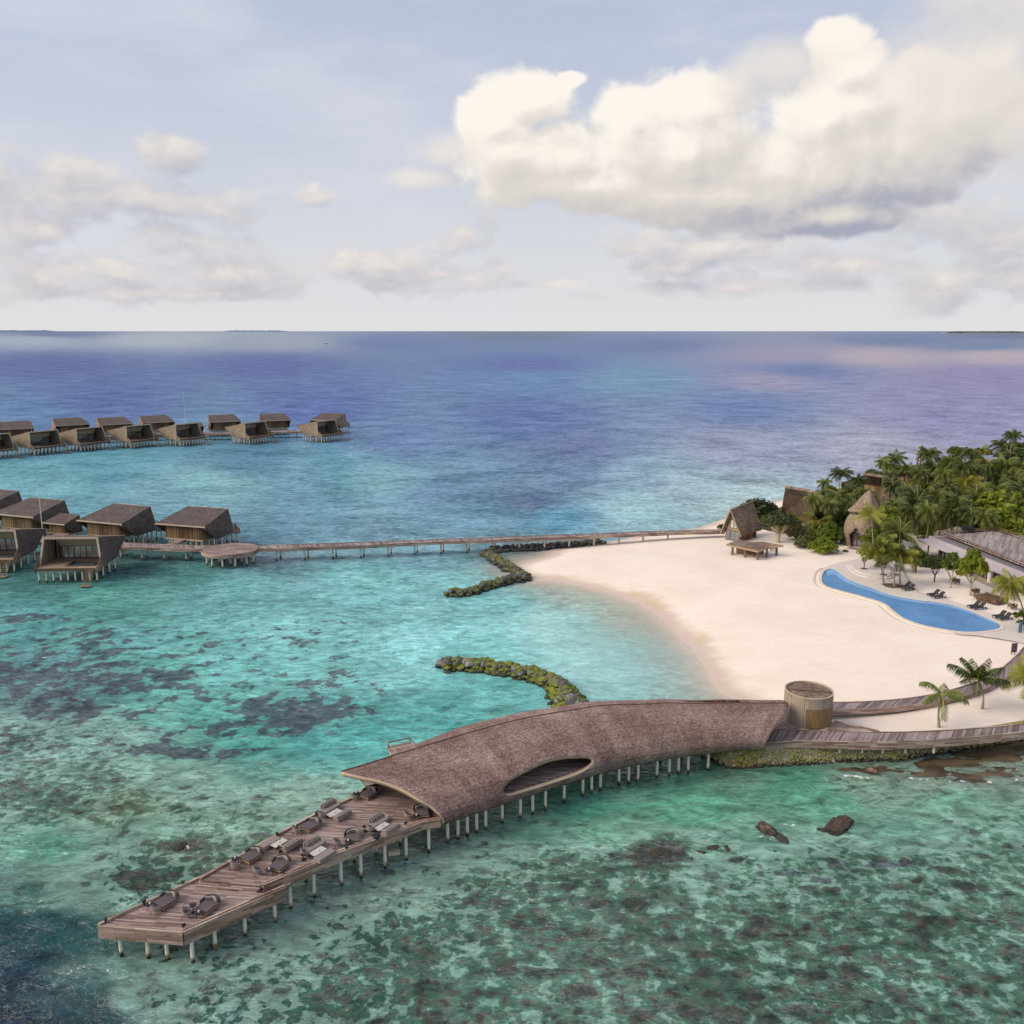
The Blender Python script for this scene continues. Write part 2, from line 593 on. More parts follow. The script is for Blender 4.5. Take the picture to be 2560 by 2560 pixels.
def catmull(pts, k=6):
    pts = [Vector(p) for p in pts]
    out = []
    for i in range(len(pts) - 1):
        p0, p1, p2, p3 = pts[max(i - 1, 0)], pts[i], pts[i + 1], pts[min(i + 2, len(pts) - 1)]
        for j in range(k):
            t = j / k
            out.append(0.5 * ((2 * p1) + (p2 - p0) * t + (2 * p0 - 5 * p1 + 4 * p2 - p3) * t * t + (3 * p1 - p0 - 3 * p2 + p3) * t ** 3))
    out.append(pts[-1])
    return out

# palette (real surface colours)
M = {}
M['deck'] = planks('deck_boards', (0.17, 0.11, 0.092), (0.36, 0.262, 0.225), (0.60, 0.475, 0.42), rot=R(6), w=0.15, length=2.8)
M['fascia'] = planks('fascia_boards', (0.20, 0.13, 0.095), (0.42, 0.30, 0.235), (0.62, 0.50, 0.40), w=0.17, length=2.2, axis='wall')
M['walk'] = planks('walk_boards', (0.13, 0.095, 0.09), (0.27, 0.21, 0.20), (0.42, 0.35, 0.33), rot=R(84), w=0.30, length=4.0)
M['roofdeck'] = planks('roof_boards', (0.20, 0.15, 0.14), (0.33, 0.27, 0.25), (0.46, 0.40, 0.38), rot=R(-58), w=0.35, length=7)
M['slats'] = planks('slat_boards', (0.08, 0.048, 0.023), (0.24, 0.15, 0.072), (0.42, 0.28, 0.155), w=0.26, length=9, axis='vert')
M['wood_in'] = planks('lining_boards', (0.07, 0.04, 0.022), (0.17, 0.105, 0.06), (0.27, 0.18, 0.11), w=0.22, length=6, axis='vert')
M['whale'] = thatch('whale_shingles', (0.165, 0.100, 0.086), (0.325, 0.215, 0.183), (0.52, 0.39, 0.33), uv=True, scale=2.3, row=0.22, width=0.26)
M['thatch_dark'] = thatch('dark_thatch', (0.055, 0.042, 0.038), (0.12, 0.095, 0.086), (0.21, 0.175, 0.155))
M['thatch'] = thatch('brown_thatch', (0.10, 0.068, 0.05), (0.225, 0.16, 0.118), (0.42, 0.32, 0.24))
M['thatch_pale'] = thatch('pale_thatch', (0.14, 0.10, 0.068), (0.28, 0.21, 0.145), (0.46, 0.36, 0.26))
M['trim'] = plain('pale_trim', (0.50, 0.39, 0.27), 0.7, 2.0, 0.12)
M['post'] = None
M['concrete'] = plain('warm_concrete', (0.42, 0.355, 0.275), 0.8, 1.2, 0.12, bump=0.01)
M['render_pale'] = plain('pale_render', (0.45, 0.39, 0.39), 0.85, 0.6, 0.10)
M['gravel'] = plain('roof_gravel', (0.20, 0.18, 0.195), 0.9, 14.0, 0.40, bump=0.02)
M['black'] = plain('black_metal', (0.018, 0.018, 0.022), 0.5, 4, 0.1)
M['char'] = plain('charcoal_fabric', (0.105, 0.088, 0.090), 0.95, 9, 0.25)
M['grey'] = plain('grey_fabric', (0.245, 0.205, 0.19), 0.95, 9, 0.18)
M['wicker'] = plain('woven_rope', (0.30, 0.255, 0.215), 0.9, 22, 0.35)
M['teak'] = plain('teak', (0.40, 0.25, 0.11), 0.7, 5, 0.2)
M['white'] = plain('white_paint', (0.72, 0.69, 0.64), 0.6, 4, 0.08)
M['tabletop'] = plain('stone_top', (0.52, 0.47, 0.42), 0.7, 5, 0.1)
M['brownwood'] = plain('dark_timber', (0.12, 0.072, 0.045), 0.8, 4, 0.3, stretch=(1, 1, 0.2))
M['timber'] = plain('pale_timber', (0.36, 0.245, 0.145), 0.75, 3, 0.2, stretch=(1, 1, 0.25))
M['log'] = plain('weathered_log', (0.20, 0.14, 0.10), 0.9, 3, 0.3, stretch=(1, 1, 0.3), bump=0.03)
M['redwood'] = plain('red_frame', (0.20, 0.07, 0.05), 0.7, 3, 0.2)
M['paving'] = plain('pale_paving', (0.62, 0.55, 0.485), 0.9, 0.8, 0.08, bump=0.004)
M['coping'] = plain('pool_coping', (0.66, 0.57, 0.45), 0.85, 1.5, 0.10)
M['trunk'] = plain('palm_trunk', (0.29, 0.235, 0.185), 0.9, 4, 0.3, stretch=(1, 1, 4), bump=0.02)
M['bark'] = plain('tree_bark', (0.16, 0.12, 0.09), 0.9, 5, 0.3, bump=0.02)
M['bark_pale'] = plain('pale_bark', (0.42, 0.34, 0.23), 0.9, 5, 0.25)
M['rib'] = plain('frond_rib', (0.40, 0.36, 0.07), 0.6, 3, 0.25)
M['soil'] = plain('planting_soil', (0.12, 0.10, 0.06), 0.95, 6, 0.4)
M['frond'] = leafmat('frond_green', (0.030, 0.052, 0.012), (0.135, 0.165, 0.030), 0.25)
M['frond_y'] = leafmat('frond_yellow_green', (0.080, 0.105, 0.014), (0.29, 0.28, 0.036), 0.28)
M['leaf'] = leafmat('leaf_green', (0.065, 0.10, 0.010), (0.235, 0.26, 0.022), 0.28)
M['leaf_b'] = leafmat('leaf_bright', (0.11, 0.15, 0.010), (0.34, 0.36, 0.025), 0.30)
M['leaf_d'] = leafmat('leaf_dark', (0.026, 0.046, 0.010), (0.095, 0.125, 0.022), 0.22)
M['leaf_o'] = leafmat('leaf_olive', (0.055, 0.065, 0.018), (0.18, 0.165, 0.05), 0.2)

def post_mat():
    m, n, p, out = new_mat('pile_paint')
    g = n.n('ShaderNodeNewGeometry')
    s = n.n('ShaderNodeSeparateXYZ')
    n.L.new(g.outputs['Position'], s.inputs[0])
    f = n.noise(g.outputs['Position'], 2.2, 4.0, 0.6)
    zz = n.m('MULTIPLY_ADD', n.m('SUBTRACT', f, 0.5), 0.9, s.outputs[2])
    col = n.mix(n.mr(zz, 0.15, 0.34), (0.02, 0.016, 0.010), (0.26, 0.17, 0.05))
    col = n.mix(n.mr(zz, 0.30, 0.62), col, (0.74, 0.68, 0.57))
    col = n.mix(n.mr(f, 0.60, 0.75, 0.0, 0.5), col, (0.42, 0.29, 0.11))
    n.L.new(col, p.inputs['Base Color'])
    p.inputs['Roughness'].default_value = 0.7
    return m
M['post'] = post_mat()

def glass_mat(name, base, rough=0.08):
    m, n, p, out = new_mat(name)
    g = n.n('ShaderNodeTexCoord')
    f = n.noise(n.mapv(g.outputs['Object'], (0.8, 0.8, 0.25)), 1.5, 2.0, 0.5)
    n.L.new(n.mix(n.mr(f, 0.35, 0.65), tuple(b * 0.5 for b in base), base), p.inputs['Base Color'])
    p.inputs['Roughness'].default_value = rough
    p.inputs['Specular IOR Level'].default_value = 1.0
    p.inputs['IOR'].default_value = 1.7
    return m
M['glass'] = glass_mat('dark_glass', (0.19, 0.20, 0.20))
M['glass_pale'] = glass_mat('sky_bright_glass', (0.62, 0.61, 0.55), 0.12)  # pale base colour paints in the sky mirrored by the panes
M['panel_blue'] = glass_mat('solar_panel', (0.03, 0.05, 0.10), 0.2)

def poolblue(name, c):
    m, n, p, out = new_mat(name)
    g = n.n('ShaderNodeNewGeometry')
    h = n.noise(n.mapv(g.outputs['Position'], (.8, 1.2, 1)), 2.4, 4.0, .62, .3)
    f = n.noise(g.outputs['Position'], .25, 4.0, .6)
    n.L.new(n.mix(n.mr(n.m('ADD', n.m('MULTIPLY', f, .6), n.m('MULTIPLY', h, .4)), .35, .65), tuple(x * .85 for x in c), tuple(x * 1.13 for x in c)), p.inputs['Base Color'])
    p.inputs['Roughness'].default_value = .08
    p.inputs['IOR'].default_value = 1.18
    n.L.new(n.bump(h, 1.0, .10), p.inputs['Normal'])
    return m

# ------------------------------------------------------------------ the island's outline (photo pixels -> ground)
def c6(x, y): return (1050 + x / 2.415, 1250 + y / 2.415)
def c4(x, y): return (1780 + x / 2.477, 1050 + y / 2.477)
def c5(x, y): return (1750 + x / 2.385, 1600 + y / 2.385)
def cb(x, y): return (2160 + x / 4.83, 1320 + y / 4.83)
def ch(x, y): return (1800 + x / 4.83, 1180 + y / 4.83)
def cu(x, y): return (600 + x / 3.7154, 1950 + y / 3.7154)
def cl(x, y): return (230 + x / 4.83, 2150 + y / 4.83)
def cw(x, y): return (800 + x / 1.61, 1650 + y / 1.61)
def cv(x, y): return (0 + x / 4.6, 1220 + y / 4.6)
def cf(x, y): return (0 + x / 2.147, 1000 + y / 2.147)

BEACH_PX = [(1885, 1765), c6(1830, 1160), c6(1760, 1060), c6(1680, 940), c6(1570, 820), c6(1450, 705), c6(1330, 625), c6(1180, 572),
            c6(1000, 524), c6(850, 494), c6(650, 482), c6(600, 440), c6(562, 410), c6(650, 375), c6(780, 342), c6(812, 318), c6(770, 300),
            c6(880, 290), c6(1100, 262), c6(1300, 225), c6(1500, 190), (1740, 1322), (1800, 1300), (1831, 1291), (1841, 1281), (1900, 1262), (2000, 1240),
            (2200, 1196), (2400, 1166), (2600, 1145), (2900, 1118)]
WALL_PX = [(1752, 1872), (1775, 1905), (1825, 1925), (1897, 1923), (2000, 1917), (2090, 1911), (2170, 1908), (2260, 1905), (2316, 1893), (2420, 1879), (2560, 1856), (2900, 1790)]
BEACH = [W(*p) for p in BEACH_PX]
WALLB = [W(*p) for p in WALL_PX]
xr = max(BEACH[-1][0], WALLB[-1][0]) + 60
# the wall face leans back one metre: the sand behind starts at its top
ISLE = BEACH + [(xr, BEACH[-1][1]), (xr, WALLB[-1][1])] + [(x, y + 1.1) for x, y in WALLB[::-1]]

def seg_dist(X, Y, poly, closed):
    P_ = np.array(poly, float)
    A = P_ if closed else P_[:-1]
    B = np.roll(P_, -1, 0) if closed else P_[1:]
    best = np.full(X.shape, 1e9)
    for (ax, ay), (bx, by) in zip(A, B):
        dx, dy = bx - ax, by - ay
        L2 = dx * dx + dy * dy + 1e-12
        t = np.clip(((X - ax) * dx + (Y - ay) * dy) / L2, 0, 1)
        best = np.minimum(best, np.hypot(X - ax - t * dx, Y - ay - t * dy))
    return best

def inside(X, Y, poly):
    P_ = np.array(poly, float)
    c = np.zeros(X.shape, bool)
    j = len(P_) - 1
    for i in range(len(P_)):
        xi, yi = P_[i]
        xj, yj = P_[j]
        hit = ((yi > Y) != (yj > Y)) & (X < (xj - xi) * (Y - yi) / (yj - yi + 1e-12) + xi)
        c ^= hit
        j = i
    return c

def ground_np(X, Y):
    d = seg_dist(X, Y, BEACH, False)
    ins = inside(X, Y, ISLE)
    zin = 1.75 * (1 - np.exp(-d * 0.10)) + 0.004 * np.minimum(d, 60)
    zout = -np.minimum(d * 0.07, 4.0)
    return np.where(ins, zin, zout), d, ins

def GZ(x, y):
    z, _, _ = ground_np(np.array([float(x)]), np.array([float(y)]))
    return float(z[0])

def G(px, py, dz=0.0):
    """point on the sand seen at a photo pixel"""
    z = 1.6
    for _ in range(4):
        x, y = W(px, py, z)
        z = max(GZ(x, y), 0.0)
    return Vector((x, y, z + dz))

def scatter_noise(x, y, sc, seed=0.0):
    return mnoise.noise(Vector((x * sc + seed, y * sc - seed, seed * 0.7)))

def set_attr(me, name, arr):
    a = me.attributes.new(name, 'FLOAT_COLOR', 'POINT')
    a.data.foreach_set('color', np.ascontiguousarray(arr, dtype=np.float32).ravel())

def grid_mesh(name, X, Y, Z, mat, smooth=True):
    r, c = X.shape
    me = bpy.data.meshes.new(name)
    co = np.stack([X, Y, Z], -1).reshape(-1, 3)
    idx = np.arange(r * c).reshape(r, c)
    q = np.stack([idx[:-1, :-1], idx[:-1, 1:], idx[1:, 1:], idx[1:, :-1]], -1).reshape(-1, 4)
    me.vertices.add(len(co))
    me.vertices.foreach_set('co', co.astype(np.float32).ravel())
    me.loops.add(q.size)
    me.loops.foreach_set('vertex_index', q.astype(np.int32).ravel())
    me.polygons.add(len(q))
    me.polygons.foreach_set('loop_start', np.arange(0, q.size, 4, dtype=np.int32))
    me.polygons.foreach_set('loop_total', np.full(len(q), 4, np.int32))
    me.polygons.foreach_set('use_smooth', np.full(len(q), smooth))
    me.update(calc_edges=True)
    me.validate()
    me.materials.append(mat)
    o = bpy.data.objects.new(name, me)
    COL.objects.link(o)
    return o

# ------------------------------------------------------------------ sand
def sand_mat():
    m, n, p, out = new_mat('coral_sand')
    g = n.n('ShaderNodeNewGeometry')
    s = n.n('ShaderNodeSeparateXYZ')
    n.L.new(g.outputs['Position'], s.inputs[0])
    pos = g.outputs['Position']
    f = n.noise(pos, 0.09, 5.0, 0.6)
    f2 = n.noise(pos, 1.6, 6.0, 0.7)
    f3 = n.noise(n.mapv(pos, (0.5, 0.9, 1), (0, 0, R(35))), 0.35, 5.0, 0.65, 0.6)
    t = n.m('ADD', n.m('MULTIPLY', f, 0.5), n.m('ADD', n.m('MULTIPLY', f2, 0.2), n.m('MULTIPLY', f3, 0.3)))
    col = n.mix(n.mr(t, 0.34, 0.64), (0.775, 0.655, 0.54), (0.855, 0.74, 0.625))
    trk = n.noise(n.mapv(pos, (0.10, 1.1, 1), (0, 0, R(-28)), (0, 0, 0)), 0.8, 5.0, 0.7, 0.8)
    col = n.mix(n.mr(n.m('ABSOLUTE', n.m('SUBTRACT', trk, 0.5)), 0.0, 0.035, 0.14, 0.0), col, (0.60, 0.48, 0.37))
    dots = n.vor(pos, 1.3)
    col = n.mix(n.m('MULTIPLY', n.mr(dots, 0.10, 0.24, 0.30, 0.0), n.mr(f3, 0.45, 0.60)), col, (0.55, 0.44, 0.34))
    wetz = n.m('MULTIPLY_ADD', n.m('SUBTRACT', f3, 0.5), 0.55, s.outputs[2])
    col = n.mix(n.mr(wetz, 0.10, 0.62, 0.75, 0.0), col, (0.50, 0.395, 0.315))
    wrack = n.m('MULTIPLY', n.mr(n.noise(pos, 0.10, 2.0, 0.5), 0.52, 0.66), n.m('MULTIPLY', n.mr(wetz, 0.10, 0.30), n.mr(wetz, 0.40, 0.72, 1.0, 0.0)))
    col = n.mix(n.m('MULTIPLY', wrack, 0.40), col, (0.50, 0.34, 0.14))
    n.L.new(col, p.inputs['Base Color'])
    p.inputs['Roughness'].default_value = 0.95
    p.inputs['Specular IOR Level'].default_value = 0.1
    n.L.new(n.bump(n.m('ADD', f2, n.m('MULTIPLY', f3, 2.0)), 0.45, 0.10), p.inputs['Normal'])
    return m
M['sand'] = sand_mat()
gx = np.arange(-26, 290, 1.4)
gy = np.arange(78, 470, 1.4)
GX, GY = np.meshgrid(gx, gy)
Zs, dS, inS = ground_np(GX, GY)
rng = np.random.default_rng(3)
def soft_noise(X, Y, k=6, seed=1, f0=0.05):
    r = np.random.default_rng(seed)
    o = np.zeros_like(X)
    for i in range(k):
        f = f0 * (1.7 ** i)
        a = r.uniform(0, 2 * math.pi)
        o += np.sin((X * math.cos(a) + Y * math.sin(a)) * f * 2 * math.pi + r.uniform(0, 6.28)) / (1.35 ** i)
    return o / 3.0
Zs = Zs + np.where(inS, np.minimum(dS, 6) / 6 * 0.06 * soft_noise(GX, GY, 6, 2, 0.03), 0.06 * soft_noise(GX, GY, 5, 5, 0.05))
sand = grid_mesh('sand_beach', GX, GY, Zs, M['sand'])
tag(sand, kind='structure')

# ------------------------------------------------------------------ the sea
# what lies under the surface, plus painted sheen and deck shade: (x, y in the 1932-wide photo, colour of water over the bottom, dark coral heads, mottled reef)
CP = [
 (966, 628, (64, 92, 140), 0, 0), (100, 629, (60, 95, 150), 0, 0), (1900, 629, (64, 92, 140), 0, 0), (300, 641, (170, 178, 190), 0, 0), (520, 646, (150, 160, 175), 0, 0), (60, 641, (160, 172, 190), 0, 0), (750, 645, (95, 110, 170), 0, 0),
 (1200, 650, (98, 110, 170), 0, 0), (1700, 640, (100, 112, 165), 0, 0), (1850, 652, (125, 125, 170), 0, 0), (1650, 673, (185, 165, 175), 0, 0), (1880, 672, (190, 168, 176), 0, 0), (1480, 673, (150, 142, 175), 0, 0),  # pinkish far-right tones hold painted sky sheen
 (100, 690, (72, 88, 160), 0, 0), (500, 690, (76, 90, 165), 0, 0), (1000, 690, (84, 95, 172), 0, 0), (1500, 700, (120, 118, 180), 0, 0), (1850, 710, (140, 130, 180), 0, 0),
 (1000, 715, (100, 130, 185), 0, 0), (1200, 717, (120, 150, 185), 0, 0), (1450, 718, (150, 145, 180), 0, 0),
 (200, 760, (72, 92, 165), 0, 0), (600, 770, (78, 98, 172), 0, 0), (1000, 790, (85, 105, 172), 0, 0), (1400, 770, (125, 128, 182), 0, 0), (1750, 780, (140, 134, 180), 0, 0),
 (100, 800, (80, 125, 175), 0, 0), (750, 830, (75, 120, 172), 0, 0), (1100, 850, (85, 115, 165), .1, 0), (1400, 840, (140, 150, 182), 0, 0), (1650, 850, (160, 165, 185), 0, 0),
 (200, 880, (80, 165, 180), 0, 0), (100, 905, (95, 175, 185), 0, 0), (450, 870, (70, 140, 165), 0, 0), (400, 910, (115, 185, 190), .05, 0), (650, 880, (85, 160, 180), 0, 0), (700, 905, (100, 175, 185), .05, 0),
 (600, 945, (90, 155, 175), .25, 0), (850, 930, (70, 128, 160), .16, 0), (1000, 945, (66, 108, 145), .18, 0), (900, 960, (76, 140, 165), .15, 0), (1080, 890, (80, 130, 165), .2, 0),
 (1050, 978, (50, 150, 180), 0, 0), (900, 985, (80, 150, 175), .15, 0), (1200, 960, (135, 190, 195), 0, 0), (1300, 920, (150, 185, 195), 0, 0), (1400, 950, (165, 200, 200), 0, 0), (1200, 905, (125, 170, 190), 0, 0),
 (300, 940, (100, 165, 180), .15, 0), (520, 1000, (85, 145, 165), .2, 0), (700, 1000, (90, 150, 170), .2, 0), (800, 1050, (95, 165, 178), .05, 0), (500, 1055, (75, 125, 135), .1, 0),
 (270, 1060, (45, 105, 105), .1, .05), (350, 1090, (55, 135, 130), .1, 0), (60, 1100, (55, 130, 125), .1, 0), (200, 1130, (70, 165, 150), .05, 0), (450, 1110, (90, 175, 172), 0, 0), (700, 1100, (95, 185, 182), 0, 0), (870, 1100, (100, 190, 188), 0, 0),
 (920, 1020, (95, 150, 165), .1, 0), (930, 1140, (115, 198, 195), 0, 0), (1000, 1065, (150, 170, 165), 0, 0), (1100, 1120, (165, 198, 182), 0, 0), (1200, 1160, (170, 195, 178), 0, 0), (1050, 1180, (140, 205, 200), 0, 0),
 (1250, 1240, (150, 205, 198), 0, 0), (1150, 1250, (138, 204, 200), 0, 0), (1300, 1300, (150, 205, 196), 0, 0), (1180, 1310, (130, 200, 196), 0, 0), (900, 1230, (105, 195, 190), 0, 0), (950, 1305, (85, 180, 172), 0, 0), (800, 1200, (110, 195, 192), .05, 0),
 (60, 1170, (70, 165, 160), .45, 0), (200, 1200, (80, 172, 165), .50, 0), (400, 1210, (95, 190, 182), .42, 0), (560, 1200, (105, 195, 190), .40, 0), (60, 1270, (70, 140, 140), .66, 0), (200, 1290, (80, 150, 145), .60, 0), (330, 1280, (85, 185, 172), .50, 0),
 (100, 1320, (60, 110, 115), .70, .1), (450, 1280, (90, 190, 180), .42, 0), (650, 1270, (95, 188, 180), .40, 0), (300, 1350, (80, 175, 160), .48, .1), (420, 1350, (85, 185, 170), .48, 0), (560, 1350, (70, 150, 148), .68, 0), (480, 1400, (80, 180, 165), .42, 0), (660, 1330, (75, 170, 162), .45, 0),
 (700, 1390, (75, 185, 176), .05, 0), (600, 1420, (70, 165, 158), .12, 0), (800, 1360, (75, 178, 170), 0, 0), (330, 1415, (75, 145, 130), .58, .1),
 (60, 1400, (70, 115, 108), .50, .4), (200, 1390, (72, 135, 125), .50, .35), (150, 1460, (75, 118, 105), .35, .55), (350, 1470, (78, 130, 110), .15, .35), (500, 1460, (80, 150, 138), .1, .1), (60, 1500, (70, 115, 100), .2, .6), (250, 1520, (95, 125, 95), 0, .55), (550, 1500, (90, 130, 110), 0, .35),
 (100, 1600, (60, 150, 130), .05, .1), (300, 1570, (80, 145, 120), 0, .2), (430, 1550, (85, 135, 110), 0, .35), (200, 1650, (50, 125, 110), 0, .25), (350, 1595, (70, 105, 80), 0, .65), (250, 1650, (55, 105, 90), .1, .6), (450, 1600, (75, 115, 90), 0, .45), (120, 1680, (45, 110, 100), 0, .2),
 (60, 1680, (48, 118, 110), 0, .1), (60, 1750, (36, 92, 102), 0, 0), (30, 1850, (24, 62, 88), 0, 0), (130, 1830, (38, 96, 100), 0, .1), (100, 1910, (26, 70, 88), 0, .05), (250, 1880, (42, 102, 98), .1, .3), (350, 1890, (40, 100, 92), 0, .4), (300, 1810, (42, 105, 98), 0, .3), (10, 1925, (14, 42, 70), 0, 0),
 (420, 1835, (46, 104, 92), 0, .3), (560, 1745, (38, 86, 78), 0, .25), (700, 1655, (44, 94, 82), 0, .2), (620, 1765, (50, 104, 92), 0, .35), (780, 1640, (52, 104, 90), 0, .25), (900, 1600, (58, 114, 98), 0, .2), (560, 1810, (50, 104, 92), 0, .4), (700, 1710, (52, 104, 90), 0, .35), (480, 1815, (44, 96, 86), 0, .3), (200, 1780, (44, 108, 106), 0, .05), (170, 1875, (34, 88, 97), 0, .05), (60, 1805, (30, 78, 97), 0, 0), (260, 1820, (46, 112, 105), 0, .15), (10, 1760, (32, 84, 98), 0, 0), (180, 1915, (30, 80, 92), 0, .05), (110, 1770, (38, 98, 104), 0, 0), (480, 1850, (52, 112, 98), 0, .42), (500, 1790, (40, 88, 78), 0, .3), (650, 1690, (50, 92, 80), 0, .2), (850, 1580, (50, 105, 92), 0, .1), (1000, 1570, (75, 140, 120), 0, .1), (1100, 1520, (80, 160, 138), 0, .02), (1250, 1470, (70, 140, 120), 0, .02), (1400, 1460, (62, 120, 92), 0, .15),  # dark tones beside the deck hold its painted shade as well as depth
 (1669, 1460, (72, 66, 40), 0, .2), (1859, 1463, (78, 62, 38), 0, .2), (1760, 1470, (74, 78, 50), 0, .3), (1500, 1475, (80, 150, 122), 0, .05), (1300, 1530, (100, 178, 150), 0, 0), (1550, 1510, (105, 175, 150), 0, 0), (1800, 1510, (105, 165, 140), 0, .1), (1650, 1480, (80, 120, 88), 0, .3), (1150, 1570, (100, 172, 148), 0, .1), (1420, 1570, (98, 165, 142), 0, .12), (1700, 1570, (100, 165, 145), 0, .12), (1880, 1560, (95, 150, 130), 0, .4),
 (1240, 1610, (75, 110, 92), 0, .75), (1350, 1610, (95, 155, 132), 0, .3), (1600, 1640, (88, 140, 122), .3, .45), (1800, 1640, (88, 142, 122), .3, .4), (1050, 1640, (75, 125, 105), 0, .4), (900, 1680, (68, 118, 100), 0, .45), (1150, 1660, (85, 140, 120), .1, .5), (1400, 1680, (90, 150, 128), .1, .48),
 (1000, 1760, (78, 130, 112), 0, .52), (1200, 1750, (85, 132, 115), .1, .52), (1400, 1750, (85, 135, 115), .1, .55), (1600, 1750, (88, 142, 122), .15, .52), (1850, 1750, (90, 145, 125), .1, .5), (750, 1780, (62, 118, 102), 0, .48), (650, 1860, (60, 118, 104), 0, .48),
 (850, 1880, (82, 140, 122), 0, .52), (1100, 1860, (88, 140, 122), 0, .54), (1350, 1870, (86, 138, 120), .1, .55), (1600, 1870, (85, 135, 118), .1, .56), (1880, 1880, (98, 158, 138), 0, .48),
]
FOAM = [[(1150, 717, 14), (1300, 716, 14)], [(1880, 618 * 0 + 633, 0.1), (1881, 633, 0.1)]]
cpx = np.array([c[0] for c in CP], float)
cpy = np.array([c[1] for c in CP], float)
ccol = np.array([lin(*c[2]) for c in CP])
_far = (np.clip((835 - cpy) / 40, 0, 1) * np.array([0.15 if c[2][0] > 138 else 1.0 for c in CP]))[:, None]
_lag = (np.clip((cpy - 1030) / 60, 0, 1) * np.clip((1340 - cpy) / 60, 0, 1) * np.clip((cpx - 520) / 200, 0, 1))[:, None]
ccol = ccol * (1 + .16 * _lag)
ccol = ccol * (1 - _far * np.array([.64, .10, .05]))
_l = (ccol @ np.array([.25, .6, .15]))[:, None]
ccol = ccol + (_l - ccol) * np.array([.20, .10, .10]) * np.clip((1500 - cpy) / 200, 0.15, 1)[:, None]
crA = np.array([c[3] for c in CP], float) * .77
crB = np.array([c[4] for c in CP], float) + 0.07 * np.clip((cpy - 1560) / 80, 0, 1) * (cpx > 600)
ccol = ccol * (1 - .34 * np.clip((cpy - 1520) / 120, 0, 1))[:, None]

pys = np.concatenate([np.array([828.0, 828.6, 829.4]), np.arange(830.5, 870, 1.6), np.arange(870, 1100, 2.6), np.arange(1100, 2700, 4.2)])[::-1]
rowsY = np.array([W(1280, p)[1] for p in pys])
rowsY = np.concatenate([[-400, -100, 0, 18], rowsY])
us = np.concatenate([np.linspace(-2.4, -0.62, 14)[:-1], np.linspace(-0.62, 0.62, 260), np.linspace(0.62, 2.4, 14)[1:]])
scaleX = np.maximum(rowsY, 0) * 1.0 / FOC * 1.02 + 40
WX = us[None, :] * scaleX[:, None]
WY = np.repeat(rowsY[:, None], len(us), 1)
zc = WY * _c + CAM_H * _s
vx = np.where(zc > 5, 1280 + 2560 * FOC * WX / np.maximum(zc, 5), 1280) * (1932 / 2560)
vy = np.where(zc > 5, 1280 - 2560 * FOC * (WY * _s - CAM_H * _c) / np.maximum(zc, 5), 2600) * (1932 / 2560)
vx = np.clip(vx, -60, 1990)
vy = np.clip(vy, 600, 1990)
EXAG = 2.4
def farw_(): return np.clip((860 - vy) / 120, 0, 1)
body = np.zeros(WX.shape + (3,))
rA = np.zeros(WX.shape)
rB = np.zeros(WX.shape)
wt_ = np.zeros(WX.shape)
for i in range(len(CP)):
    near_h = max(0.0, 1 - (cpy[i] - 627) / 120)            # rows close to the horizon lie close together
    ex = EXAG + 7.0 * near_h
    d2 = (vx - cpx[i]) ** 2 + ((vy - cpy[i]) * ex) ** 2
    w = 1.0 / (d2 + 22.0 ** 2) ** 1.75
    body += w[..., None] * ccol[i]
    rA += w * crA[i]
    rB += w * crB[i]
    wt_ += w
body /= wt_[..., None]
rA /= wt_
rB /= wt_
# single dark coral beds and boulders under water: x, y, rx, ry in the photo, strength, mottled
for (x, y, rx, ry, s, mot) in [
    (300, 1290, 60, 24, .5, 0), (330, 1272, 40, 14, .5, 0), (200, 1228, 30, 18, .5, 0), (150, 1205, 55, 18, .35, 0), (550, 1352, 95, 34, .55, 0), (480, 1325, 28, 14, .5, 0), (590, 1290, 35, 12, .5, 0), (655, 1270, 40, 14, .4, 0), (560, 1207, 45, 12, .4, 0), (400, 1217, 30, 12, .4, 0),
    (440, 1298, 36, 9, .4, 0), (430, 1375, 42, 20, .45, 0), (340, 1420, 70, 16, .45, 0), (430, 1423, 42, 13, .45, 0), (100, 1275, 120, 26, .35, 0), (60, 1165, 90, 8, .5, 0), (170, 1345, 60, 12, .4, 0), (640, 1175, 22, 5, .4, 0), (660, 1340, 60, 22, .3, 0),
    (1250, 1612, 60, 14, .5, 1), (1340, 1605, 34, 10, .35, 1), (1490, 1645, 32, 16, .6, 0), (1420, 1640, 28, 22, .55, 0), (1620, 1630, 95, 14, .55, 0), (1730, 1632, 60, 13, .45, 0), (1560, 1665, 40, 10, .4, 0), (1345, 1720, 28, 13, .6, 0), (1230, 1690, 50, 18, .4, 1),
    (1420, 1760, 24, 11, .5, 1), (1590, 1725, 26, 11, .5, 1), (1740, 1740, 22, 10, .55, 1), (1145, 1700, 14, 6, .5, 1), (920, 1755, 36, 10, .35, 1), (1100, 1700, 24, 8, .35, 1), (1000, 1745, 40, 14, .3, 1), (750, 1740, 30, 8, .3, 1),
    (270, 1655, 50, 22, .45, 1), (340, 1592, 40, 12, .45, 1), (225, 1560, 30, 9, .3, 1),]:
    q = ((vx - x) / rx) ** 2 + ((vy - y) / ry) ** 2
    g_ = s * .62 * np.exp(-q * 1.1)
    if mot:
        rB = rB + g_
    else:
        rA = rA + g_
foam = np.zeros(WX.shape)
def foam_line(pts, wdt, amt):
    global foam
    d = seg_dist(WX, WY, pts, False)
    foam = np.maximum(foam, amt * np.exp(-(d / wdt) ** 2))
foam_line([W(1545, 949.5), W(1600, 950), W(1735, 948)], 26.0, 0.62)
